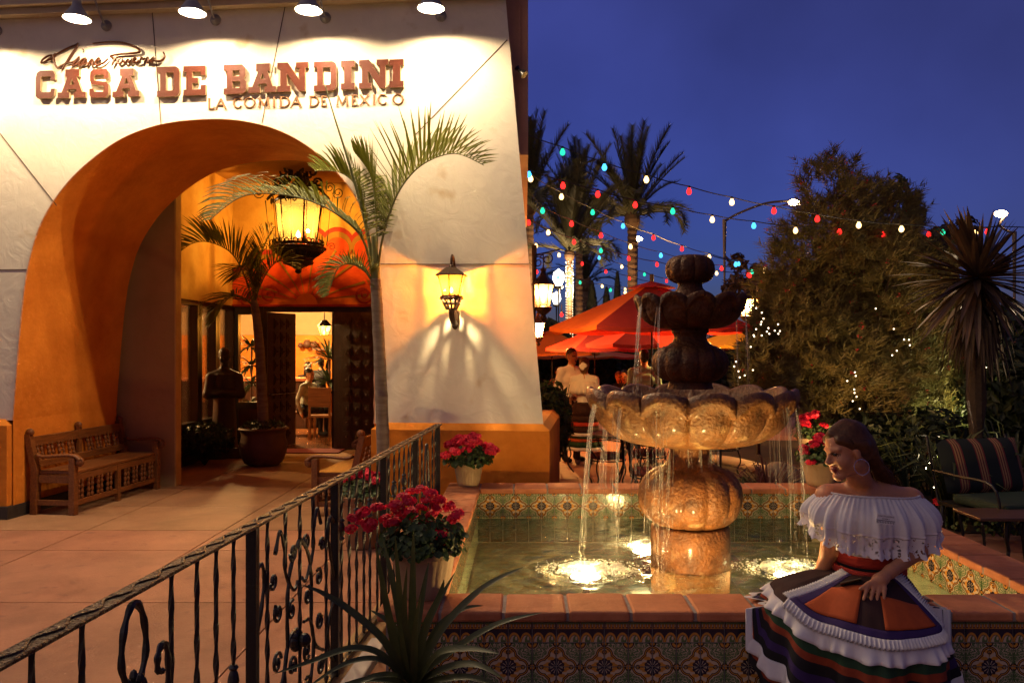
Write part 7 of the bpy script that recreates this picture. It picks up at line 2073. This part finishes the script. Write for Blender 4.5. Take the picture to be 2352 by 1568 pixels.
for i, (px, pyt, w) in enumerate(((1360, 655, 26), (1393, 668, 24), (1418, 632, 16), (1326, 640, 22))):
    Y = 46; t = P(px, pyt, Y); rnd = random.Random(70 + i); r = empty('cypress_tree', (t.x, Y, 0), 0, ('broad dark cypress behind the red umbrella peak', 'dark cypress second from the tallest date palm trunk', 'slimmest dark cypress beside the tallest date palm trunk', 'dark cypress beside the lit palm trunk')[i], 'cypress', 'cypresses')
    b = MB(); hw = w/F*Y/2
    for k in range(1500):
        z = rnd.uniform(.4, t.z); f_ = min(1, (t.z - z)/1.6)**.6; a = rnd.uniform(0, 6.28); rr = hw*f_*rnd.uniform(.6, 1.05); p = V((rr*math.cos(a), rr*math.sin(a), z)); u = V((math.cos(a)*.2, math.sin(a)*.2, 1)); v = V((-math.sin(a), math.cos(a), 0))*.07; b.add([p - v, p + v, p + u*.3], [(0, 1, 2)])
    b.build('crown', M['cypress'], r); b = MB(); b.tube([(0, 0, 0), (0, 0, t.z*.9)], [.12, .02], 6); b.build('trunk', M['datetrunk'], r)
def hedge(x0, x1, Y, h, n, label, seed, m=None, s=.10):
    rnd = random.Random(seed); r = empty('hedge', ((x0+x1)/2, Y, 0), 0, label, 'hedge')
    b = MB(); ph = [rnd.uniform(0, 6) for _ in range(4)]
    for i in range(n):
        x = rnd.uniform(x0, x1); hh = h*(.8 + .12*math.sin(x*1.3 + ph[0]) + .12*math.sin(x*3.1 + ph[1]))
        z = hh*math.sqrt(rnd.random()); p = V((x, Y + rnd.uniform(-.5, .5), z)); o = V((rnd.gauss(0, .5), -1, rnd.gauss(.3, .5))).normalized(); u, v = frame(o); k = s*rnd.uniform(.5, 1.2); a = rnd.uniform(0, 6.28); e = u*math.cos(a) + v*math.sin(a); f_ = o.cross(e)
        b.add([p - e*k, p - f_*k*.5, p + e*k, p + f_*k*.5], [(0, 1, 2, 3)])
    tag(b.build('foliage', m or M['darkleaf'], r, world=True), kind='stuff')
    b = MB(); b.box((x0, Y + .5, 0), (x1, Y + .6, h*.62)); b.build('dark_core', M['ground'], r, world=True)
hedge(-1, 9, 27, 2.6, 7000, 'long dark hedge behind the umbrella tables', 1, s=.16)
hedge(5.5, 14, 15.5, 3.2, 7000, 'tall dark hedge behind the big shrub and yucca', 2, s=.13)
hedge(9, 30, 30, 4.0, 3500, 'far dark hedge at the edge of the lot', 3, s=.3)
hedge(-12, -0.9, 28, 3.4, 1500, 'dark hedge beyond the building corner', 4, s=.25)

# ------------------------------------------------------------------ right-hand garden
M['needle'] = mat('fine_needles', (0.15, 0.105, 0.03), rough=.55, c2=(0.06, 0.065, 0.02), vscale=1.6, trans=.2)
M['bark'] = mat('rough_bark', (0.09, 0.05, 0.03), rough=.9, c2=(.04, .022, .014), vscale=6, bump=.5)
def needle_tree():
    Y = 10.6; rnd = random.Random(91)
    r = empty('needle_shrub', tuple(P(1960, 0, Y).xy) + (0,), 0, 'tall feathery needle-leaved shrub with small red flowers behind the seated woman', 'shrub')
    lobes = [(1915, 470, 70, 90), (1900, 590, 120, 110), (1860, 720, 120, 110), (1830, 830, 110, 90), (1990, 700, 140, 130), (2050, 520, 55, 80), (2060, 620, 90, 90), (2130, 640, 75, 80), (2110, 760, 110, 100), (1960, 830, 150, 90), (2080, 850, 120, 80), (1930, 900, 130, 70), (1790, 780, 55, 70), (2060, 930, 130, 70), (1985, 600, 90, 90), (1760, 860, 60, 70), (1840, 640, 80, 80), (2000, 500, 60, 80), (2160, 740, 80, 90), (1880, 780, 130, 110)]
    b = MB(); wb = MB(); fl_ = []
    root = P(1965, 0, Y); root.z = 0
    for (x, y, rx, rz_) in lobes:
        c = P(x, y, Y + rnd.uniform(-.5, .5)); ax = rx/F*Y; az = rz_/F*Y; ay = ax*.9
        wb.tube(bez([root + V((rnd.gauss(0, .06), rnd.gauss(0, .06), 0)), root.lerp(c, .5) + V((rnd.gauss(0, .15), rnd.gauss(0, .15), -.1)), c + V((0, 0, az*.5))], 5), [.045*(1 - .8*i/10) for i in range(11)], 6)
        subs = []
        for i in range(max(8, int(70*ax*az/0.25))):
            a_ = rnd.uniform(0, 6.28); zz = rnd.uniform(-1, 1); rr = math.sqrt(1 - zz*zz)*rnd.uniform(.6, 1.08); subs.append(V((rr*math.cos(a_), rr*math.sin(a_), zz*rnd.uniform(.8, 1.1))))
        for i in range(int(400*ax*az/0.25)):
            d = subs[i % len(subs)] + V((rnd.gauss(0, .13), rnd.gauss(0, .13), rnd.gauss(0, .13)))
            p = c + V((d.x*ax, d.y*ay, d.z*az)); o = (V((d.x, d.y, .8 + .5*d.z)) + V((rnd.gauss(0, .3), rnd.gauss(0, .3), rnd.gauss(0, .3)))).normalized(); u, v = frame(o); ln = rnd.uniform(.14, .26)
            for k in range(12):
                t = rnd.uniform(0, .75); q = p + o*ln*t; a = rnd.uniform(0, 6.28); e = (o*.95 + (u*math.cos(a) + v*math.sin(a))*.85).normalized(); nl = rnd.uniform(.10, .19)*(1.1 - t*.5); sd = e.cross(V((0, -1, .2))).normalized()*.0055
                b.add([q - sd, q + sd, q + e*nl - V((0, 0, nl*.12))], [(0, 1, 2)])
            if rnd.random() < .035: fl_.append(p + o*ln)
    tag(b.build('foliage', M['needle'], r, world=True), kind='stuff')
    wb.build('branches', M['bark'], r, world=True)
    b = MB()
    for p in fl_:
        for k in range(7):
            o = V((rnd.gauss(0, 1), rnd.gauss(0, 1), rnd.gauss(0, 1))).normalized(); u, v = frame(o); q = p + o*.022; b.add([q - u*.012, q + v*.008, q + u*.012 + o*.012, q - v*.008], [(0, 1, 2, 3)])
    tag(b.build('red_flowers', mat('dusky_red_flower', (.34, .03, .03), var=.2, trans=.2), r, world=True), kind='stuff')
needle_tree()
def leafy_tree(px, pyt, pyb, Y, w, n, s, label, seed, m):
    rnd = random.Random(seed); c = P(px, pyt, Y); r = empty('leafy_tree', (c.x, Y, 0), 0, label, 'tree')
    b = MB(); wb = MB(); zb = P(0, pyb, Y).z; wb.tube([(c.x, Y, 0), (c.x + .1, Y, zb), (c.x, Y, c.z - .2)], [.10, .07, .02], 7)
    ww = w/F*Y/2
    for i in range(9):
        t = rnd.random(); p = V((c.x + ww*rnd.uniform(-.9, .9), Y + ww*rnd.uniform(-.6, .6), zb + (c.z-zb)*(.15 + .8*t))); wb.tube([(c.x, Y, zb + (p.z-zb)*.4), tuple(p)], [.03, .008], 5); leafball(b, tuple(p), ww*.42, ww*.4, (c.z-zb)*.17, n//9, s, rnd)
    tag(b.build('crown', m, r, world=True), kind='stuff'); wb.build('trunk', M['bark'], r, world=True)
M['purpleleaf'] = mat('dusky_leaf', (.06, .035, .04), rough=.6, c2=(.03, .018, .022), vscale=3, trans=.15)
leafy_tree(2085, 412, 640, 17, 120, 620, .09, 'dark broad-leaved tree rising behind the needle-leaved shrub', 5, M['darkleaf'])
leafy_tree(1985, 425, 640, 18, 120, 800, .08, 'dusky tree between the two peaks of the shrub', 6, M['purpleleaf'])
leafy_tree(1715, 590, 720, 20, 110, 700, .10, 'dusky small-leaved tree beside the lantern post', 7, M['purpleleaf'])
leafy_tree(2190, 510, 660, 19, 170, 900, .09, 'dusky tree behind the yucca head', 8, M['purpleleaf'])
# yucca with a spiky head and a skirt of dead leaves
def rosette(b, c, n, L, w, rnd, el0, el1, droop):
    for i in range(n):
        a = rnd.uniform(0, 6.28); el = R(rnd.uniform(el0, el1)); d = V((math.cos(a)*math.cos(el), math.sin(a)*math.cos(el), math.sin(el))); l_ = L*rnd.uniform(.75, 1.1)
        b.ribbon([c + d*.03, c + d*l_*.4, c + d*l_*.75 - V((0, 0, droop*l_*.1)), c + d*l_ - V((0, 0, droop*l_*.3))], [w*.8, w, w*.7, w*.05], V((0, 0, 1)) if abs(d.z) < .9 else V((1, 0, 0)), .3)
Yy_ = 7.9; yc = P(2243, 640, Yy_); yu = empty('yucca_tree', (yc.x, Yy_, 0), 0, 'spiky-headed yucca with a skirt of dead leaves at the frame edge', 'yucca')
rnd = random.Random(61); M['yuccaleaf'] = mat('yucca_leaf', (.09, .05, .028), rough=.4, c2=(.03, .018, .012), vscale=5, spec=.5)
b = MB(); rosette(b, yc, 170, .76, .034, rnd, -70, 85, .2); tag(b.build('leaf_rosette', M['yuccaleaf'], yu, world=True), kind='stuff')
b = MB()
for i in range(90):
    z = yc.z - rnd.uniform(.1, .5); a = rnd.uniform(0, 6.28); d = V((math.cos(a)*.75, math.sin(a)*.75, -.75)); c = V((yc.x, Yy_, z)); l_ = rnd.uniform(.35, .7); b.ribbon([c, c + d*l_*.5, c + V((d.x*.7, d.y*.7, -1.0))*l_], [.02, .022, .002], V((0, 0, 1)), .3)
tag(b.build('dead_leaf_skirt', mat('dead_yucca_leaf', (.035, .02, .011), rough=.8, var=.3), yu, world=True), kind='stuff')
b = MB(); b.tube([(yc.x - .02, Yy_, 0), (yc.x, Yy_, yc.z*.5), tuple(yc)], [.13, .09, .06], 10); b.build('trunk', mat('dark_yucca_bark', (.035, .022, .014), rough=.95, var=.4, vscale=8, bump=.6), yu, world=True)
def clump(px, pyb, Y, n, L, w, label, m, seed, spread=.7, name='strap_plant'):
    rnd = random.Random(seed); c = P(px, 0, Y); c.z = 0.02; r = empty(name, tuple(c), 0, label, 'plant')
    for i in range(n):
        a = rnd.uniform(0, 6.28); d = V((math.cos(a), math.sin(a), 0)); l_ = L*rnd.uniform(.55, 1.1); lean = rnd.uniform(.15, spread)
        b = MB(); b.ribbon([c + d*.05*rnd.random(), c + d*l_*lean*.35 + V((0, 0, l_*.45)), c + d*l_*lean*.8 + V((0, 0, l_*(.85 - .15*lean))), c + d*l_*lean*1.25 + V((0, 0, l_*(1.0 - .55*lean)))], [w*.7, w, w*.8, w*.06], V((-d.x*.3, -.5, 1)), .3)
        b.build('leaf', m, r, world=True)
clump(2190, 1160, 7.6, 70, 1.0, .018, 'green strap-leaved clump behind the striped chair', M['strap'], 12)
clump(2325, 1100, 8.4, 40, 1.2, .018, 'green strap-leaved clump under the yucca at the frame edge', M['strap'], 13)
clump(1765, 1110, 8.5, 60, .62, .012, 'bronze strap-leaved clump beside the tan pot', M['bronzeleaf'], 14, 1.0)
clump(2090, 1100, 8.8, 40, .9, .015, 'dim strap-leaved clump behind the seated woman', M['darkleaf'], 15)
shrub(1712, 1070, 8.6, .26, .34, 500, .016, 'small round grey-green shrub at the garden edge', mat('greygreen_leaf', (.07, .10, .05), var=.3, trans=.2), 31)
shrub(1262, 900, 10.6, .62, 1.25, 1500, .05, 'leafy potted shrub beside the white wall edge', M['leaf'], 32)
shrub(1990, 1010, 9.8, 1.3, .9, 1500, .045, 'dark low shrub behind the seated woman', M['darkleaf'], 33)
shrub(2335, 900, 9.6, 1.3, 1.9, 2600, .06, 'tall dark shrub at the frame edge beyond the yucca', M['darkleaf'], 35)
shrub(2290, 900, 10.6, 1.5, 1.7, 2600, .06, 'dark shrub behind the yucca trunk', M['darkleaf'], 36)
shrub(2130, 1010, 9.4, 1.2, 1.0, 1400, .045, 'dark low shrub under the yucca trunk', M['darkleaf'], 34)
# garden bed soil, pale path edge, rear wall lit by the patio
b = MB(); b.add([(2.1, 7.6, .012), (14, 6.9, .012), (14, 15, .012), (3.2, 15, .012), (2.5, 10, .012)], [(0, 1, 2, 3, 4)]); tag(b.build('garden_bed', M['soil']), kind='structure')
gw = empty('garden_wall', (7.6, 13.6, 0), 0, 'low tan garden wall glimpsed behind the yucca', 'wall')
b = MB(); b.box((-2.2, 0, 0), (5, .25, 1.75)); b.build('wall_body', M['tan_stucco'], gw); b = MB(); b.box((-2.25, -.04, 1.752), (5.05, .29, 1.84)); b.build('wall_cap', M['terracotta'], gw)
b = MB(); pts = [G(1640, 1062), G(1700, 1072), G(1760, 1090), G(1800, 1100)]
for i, p in enumerate(pts): pts[i] = V((p.x, p.y, .05))
b.tube(bez(pts, 5), .13, 8, flat=.6); tag(b.build('pale_kerb', mat('pale_concrete', (.45, .36, .29), var=.1, rough=.8), smooth=True), 'pale curved kerb at the edge of the garden bed', 'kerb')
for i, (px, py, s) in enumerate(((1862, 965, .17), (1905, 935, .13), (1800, 985, .15))):
    c = P(px, py, 9.3); bb = Body(.05); rnd = random.Random(i); [bb.ell((c.x + rnd.uniform(-.08, .08), 9.3 + rnd.uniform(-.05, .05), .15 + rnd.uniform(0, .2)), (s, s*.8, s*.8)) for _ in range(3)]
    o = grow_mesh(bb, .03, 'garden_boulder', [mat('boulder', (.30, .24, .17), rough=.9, var=.3, vscale=8, bump=.4)], None); tag(o, ('pale boulder behind the tan geranium pot', 'small pale boulder higher in the garden bed', 'pale boulder behind the fountain bowl rim')[i], 'boulder', 'garden boulders')

# ------------------------------------------------------------------ wrought-iron chairs
M['cushion'] = mat('red_cushion', (.20, .035, .02), rough=.85, var=.15, vscale=20)
def iron_chair(x, y, rz, label):
    r = empty('iron_chair', (x, y, 0), rz, label, 'chair', 'wrought-iron patio chairs')
    b = MB(); b.lathe([(.01, .415), (.20, .415), (.215, .44), (.20, .47), (.01, .485)], 20); b.build('seat_cushion', M['cushion'], r, smooth=True)
    b = MB(); b.tube([(.215*math.cos(2*pi*k/24), .215*math.sin(2*pi*k/24), .40) for k in range(24)], .010, 6, closed=True); b.build('seat_ring', M['iron'], r)
    for sx in (-1, 1):
        for sy in (-1, 1):
            b = MB(); b.tube(bez([(.15*sx, .15*sy, .40), (.18*sx, .18*sy, .25), (.15*sx, .15*sy, .12), (.21*sx, .21*sy, 0.0)], 5), .010, 6); b.build('leg', M['iron'], r)
    b = MB(); fr_ = bez([(-.17, .17, .40), (-.21, .22, .62), (-.20, .25, .80), (-.10, .27, .90), (0, .275, .92), (.10, .27, .90), (.20, .25, .80), (.21, .22, .62), (.17, .17, .40)], 5); b.tube(fr_, .010, 6); b.build('back_frame', M['iron'], r)
    b = MB()
    for k in range(-3, 4):
        for sg in (-1, 1):
            p0 = V((.06*k, .18, .46)); p1 = V((.06*k + .20*sg, .26, .84)); 
            for i in range(2):
                pass
            m_ = [p0.lerp(p1, t/5) for t in range(6)]; m_ = [p for p in m_ if abs(p.x) < .195 - .09*max(0, (p.z - .78)/.12)]
            if len(m_) > 1: b.tube(m_, .0045, 4)
    for sx in (-1, 1): b.tube(spiral((.09*sx, .262, .80), .06, .012, 0, 9*sx, 18), .005, 4)
    b.build('back_lattice', M['iron'], r)
    for sx in (-1, 1):
        b = MB(); b.tube(bez([(.205*sx, .21, .64), (.25*sx, .05, .66), (.25*sx, -.14, .64), (.23*sx, -.17, .56), (.21*sx, -.06, .42)], 5), .009, 6); b.build('armrest', M['iron'], r)
    return r
c = G(1440, 1108); iron_chair(c.x, 8.35, R(170), 'wrought-iron chair with its lattice back to the fountain'); iron_chair(P(1395, 0, 9.6).x, 9.6, R(-110), 'wrought-iron chair left of the lattice-back one, seen sideways'); iron_chair(P(1490, 0, 9.9).x, 9.9, R(60), 'wrought-iron chair half hidden behind the fountain stem'); iron_chair(P(1250, 0, 11.5).x + .12, 11.3, R(120), 'wrought-iron chair beside the leafy potted shrub at the wall edge'); iron_chair(P(1655, 0, 10.6).x, 10.6, R(-60), 'wrought-iron chair right of the fountain stem')
tb = empty('patio_table', (P(1440, 0, 9.4).x, 9.4, 0), 0, 'round iron patio table behind the lattice-back chair', 'table')
b = MB(); b.lathe([(.01, .70), (.42, .70), (.43, .715), (.42, .73), (.01, .73)], 28); b.build('table_top', M['iron'], tb)
for k in range(4):
    a = pi/4 + k*pi/2; b = MB(); b.tube(bez([(.10*math.cos(a), .10*math.sin(a), .70), (.06*math.cos(a), .06*math.sin(a), .35), (.28*math.cos(a), .28*math.sin(a), 0)], 5), .012, 6); b.build('leg', M['iron'], tb)
# striped lounge chair at the frame edge
def stripe_mat():
    m, nt, n, l, b = nodes_of('striped_cushion'); b.inputs["Roughness"].default_value = .9
    tc = n.new("ShaderNodeTexCoord"); sp = n.new("ShaderNodeSeparateXYZ"); l.new(tc.outputs["Object"], sp.inputs[0])
    a = n.new("ShaderNodeMath"); a.operation = 'MULTIPLY'; a.inputs[1].default_value = 4.6; l.new(sp.outputs[0], a.inputs[0]); f_ = n.new("ShaderNodeMath"); f_.operation = 'FRACT'; l.new(a.outputs[0], f_.inputs[0])
    rp_ = n.new("ShaderNodeValToRGB"); rp_.color_ramp.interpolation = 'CONSTANT'; e = rp_.color_ramp.elements
    e[0].color = (.008, .012, .009, 1); e[1].position = .58; e[1].color = (.16, .02, .02, 1)
    for p_, c_ in ((.64, (.30, .16, .06)), (.70, (.10, .012, .016)), (.75, (.34, .18, .07)), (.82, (.10, .012, .016)), (.87, (.28, .15, .06)), (.93, (.16, .02, .02))):
        q = e.new(p_); q.color = (*c_, 1)
    l.new(f_.outputs[0], rp_.inputs[0]); l.new(rp_.outputs[0], b.inputs["Base Color"]); return m
lc = empty('lounge_chair', (P(2330, 0, 6.9).x, 6.95, 0), R(12), 'dark lounge chair with a striped back cushion at the frame edge', 'chair')
def pillow(b, x0, x1, y0, y1, z0, z1, lean=0.0, n=12):
    for sgn in (-1, 1):
        def f(u, v):
            e = (max(0, 1 - abs(2*u-1)**4)*max(0, 1 - abs(2*v-1)**4))**.5
            x = x0 + (x1-x0)*u; z = z0 + (z1-z0)*v; y = (y0+y1)/2 + sgn*(y1-y0)/2*e + lean*(v); return (x, y, z)
        b.grid(f, n, n)
b = MB(); pillow(b, -.42, .42, .18, .32, .44, .90, .16); b.build('back_cushion', stripe_mat(), lc, smooth=True)
b = MB(); b.box((-.42, -.40, .37), (.42, .20, .45)); b.build('seat_cushion', mat('dark_green_cushion', (.018, .034, .018), rough=.9, var=.2, vscale=20), lc, bevel=.03)
b = MB(); b.box((-.43, -.40, .33), (.43, .36, .36)); b.build('seat_frame', M['iron'], lc)
for sx in (-1, 1):
    for sy, zz in ((-.38, .33), (.34, .33)):
        b = MB(); b.tube(bez([(.40*sx, sy, zz), (.42*sx, sy - .02, .2), (.38*sx, sy + .0, .08), (.43*sx, sy - .03, 0)], 5), .014, 6); b.tube([(.36*sx, sy, zz), (.385*sx, sy, .1)], .007, 5); b.build('leg', M['iron'], lc)
    b = MB(); b.tube([(.42*sx, .36, .34), (.42*sx, .52, .92)], .014, 6); b.build('back_post', M['iron'], lc)
    b = MB(); b.tube(bez([(.43*sx, .42, .62), (.46*sx, .1, .62), (.46*sx, -.3, .60), (.43*sx, -.36, .36)], 5), .012, 6); b.build('armrest', M['iron'], lc)
wpart_t = empty('side_table', (P(2300, 0, 6.3).x + .05, 6.35, 0), 0, 'small dark side table in front of the striped lounge chair', 'table')
b = MB(); b.box((-.3, -.2, .40), (.3, .2, .425)); b.build('table_top', mat('brown_table_top', (.10, .05, .03), rough=.35, var=.2), wpart_t, bevel=.006)
for sx in (-1, 1):
    for sy in (-1, 1): b = MB(); b.tube(bez([(.27*sx, .17*sy, .40), (.24*sx, .15*sy, .2), (.28*sx, .18*sy, 0)], 5), .012, 6); b.build('leg', M['iron'], wpart_t)
# interior furniture seen through the door
def wood_chair(x, y, rz, label):
    r = empty('wooden_chair', (x, y, .004), rz, label, 'chair', 'chairs inside the restaurant')
    b = MB(); b.box((-.22, -.22, .42), (.22, .22, .46)); b.build('seat', M['wood'], r); b = MB(); b.box((-.21, .19, .62), (.21, .22, .98)); b.build('backrest', M['wood'], r)
    for sx in (-1, 1):
        for sy in (-1, 1): b = MB(); b.box((.19*sx - .02, .19*sy - .02, 0), (.19*sx + .02, .19*sy + .02, .42 if sy < 0 else 1.0)); b.build('leg', M['wood'], r)
wood_chair(P(740, 0, 15.3).x, 15.3, R(180), 'carved wooden chair just inside the open doorway, its back to the porch'); wood_chair(P(690, 0, 16.1).x, 16.1, R(-75), 'wooden chair under the grey-shirted diner')
for i, (px, py, s) in enumerate(((706, 806, .11), (722, 808, .09), (690, 810, .07))):
    c = P(px, py, 19.82); b = MB(); b.lathe([(.4*s, 0), (.9*s, .5*s), (s, .9*s), (.7*s, 1.5*s), (.45*s, 1.7*s), (.55*s, 1.85*s)], 16, (c.x, c.y, 1.732)); tag(b.build('clay_jar', M['pot_dark'], smooth=True), ('largest clay jar on the shelf inside the doorway', 'round clay jar nearest the inside palm', 'small clay jar at the shelf end inside the doorway')[i], 'jar', 'jars on the inside shelf')
ipl = empty('indoor_palm', (P(757, 0, 16.9).x, 16.9, 0), 0, 'dark leafy indoor palm just inside the doorway', 'potted palm')
b = MB(); c = V((P(757, 0, 16.9).x, 16.9, 1.5)); rosette(b, c, 46, .7, .03, random.Random(3), -20, 70, .6); rosette(b, c - V((0, 0, .5)), 36, .6, .03, random.Random(4), -20, 60, .6); tag(b.build('foliage', M['darkleaf'], ipl, world=True), kind='stuff')
b = MB(); b.tube([(c.x, c.y, .3), tuple(c)], .03, 6); b.lathe([(.14, 0), (.2, .35), (.18, .36), (.01, .33)], 14, (c.x, c.y, 0)); b.build('pot', M['pot_dark'], ipl, world=True)
ip2 = empty('indoor_palm', (P(578, 0, 15.2).x, 15.2, 0), 0, 'dark leafy indoor plant behind the window beside the door', 'potted palm')
b = MB(); c = V((P(578, 0, 15.2).x, 15.2, 1.75)); 
for k in range(4): rosette(b, c - V((0, 0, .35*k)), 22, .42, .035, random.Random(30+k), -30, 50, 1.0)
tag(b.build('foliage', M['darkleaf'], ip2, world=True), kind='stuff'); b = MB(); b.tube([(c.x, c.y, .3), tuple(c)], .02, 6); b.lathe([(.14, 0), (.2, .35), (.18, .36), (.01, .33)], 14, (c.x, c.y, 0)); b.build('pot', M['pot_dark'], ip2, world=True)

# small unseen ground spotlights added to wash the shrubs and palms
def ground_spot(x, y, target, power, color, label):
    r = empty('garden_spotlight', (x, y, 0.012), 0, label, 'spotlight', 'garden spotlights')
    d = (V(target) - V((x, y, .2))).normalized()
    b = MB(); b.tube([(0, 0, 0), (0, 0, .12)], .012, 6); b.build('stake', M['iron'], r)
    c = V((0, 0, .16)); b = MB(); b.tube([c - d*.07, c - d*.03, c + d*.06], [.03, .042, .048], 12); b.build('housing', M['iron'], r, smooth=True, angle=50)
    b = MB(); b.tube([c + d*.061, c + d*.063], .04, 12); b.build('lens', emis('spot_lens', color, 4), r)
    lamp('spot_light', 'SPOT', tuple(c + d*.075), power, color, r, radius=.03, world=False, spot_size=R(85), spot_blend=.8, rot=d.to_track_quat('-Z', 'Y').to_euler())
q = P(2120, 560, 10.9); ground_spot(P(2215, 0, 9.9).x, 9.9, q, 42, (.95, .85, .35), 'ground spotlight under the yucca washing the shrub')
q = P(1900, 520, 10.6); ground_spot(P(1985, 0, 7.75).x, 7.75, q, 48, (1.0, .55, .20), 'added ground spotlight behind the coping in front of the tall shrub')  # hidden lamp added to brighten the shrub from the front
q = P(2243, 640, 7.9); ground_spot(P(2150, 0, 8.6).x, 8.6, q, 40, (1.0, .78, .5), 'ground spotlight at the foot of the yucca')

for px, Y, pw, lab in ((1452, 36, 260, 'ground uplight at the foot of the tallest date palm'), (1330, 44, 160, 'ground uplight at the foot of the dark palm behind the lit one'), (1215, 34, 120, 'ground uplight at the foot of the palm by the wall edge')):
    c = P(px, 0, Y); ground_spot(c.x + .5, Y - 1.6, (c.x, Y, 6.0), pw, (1.0, .58, .24), lab)
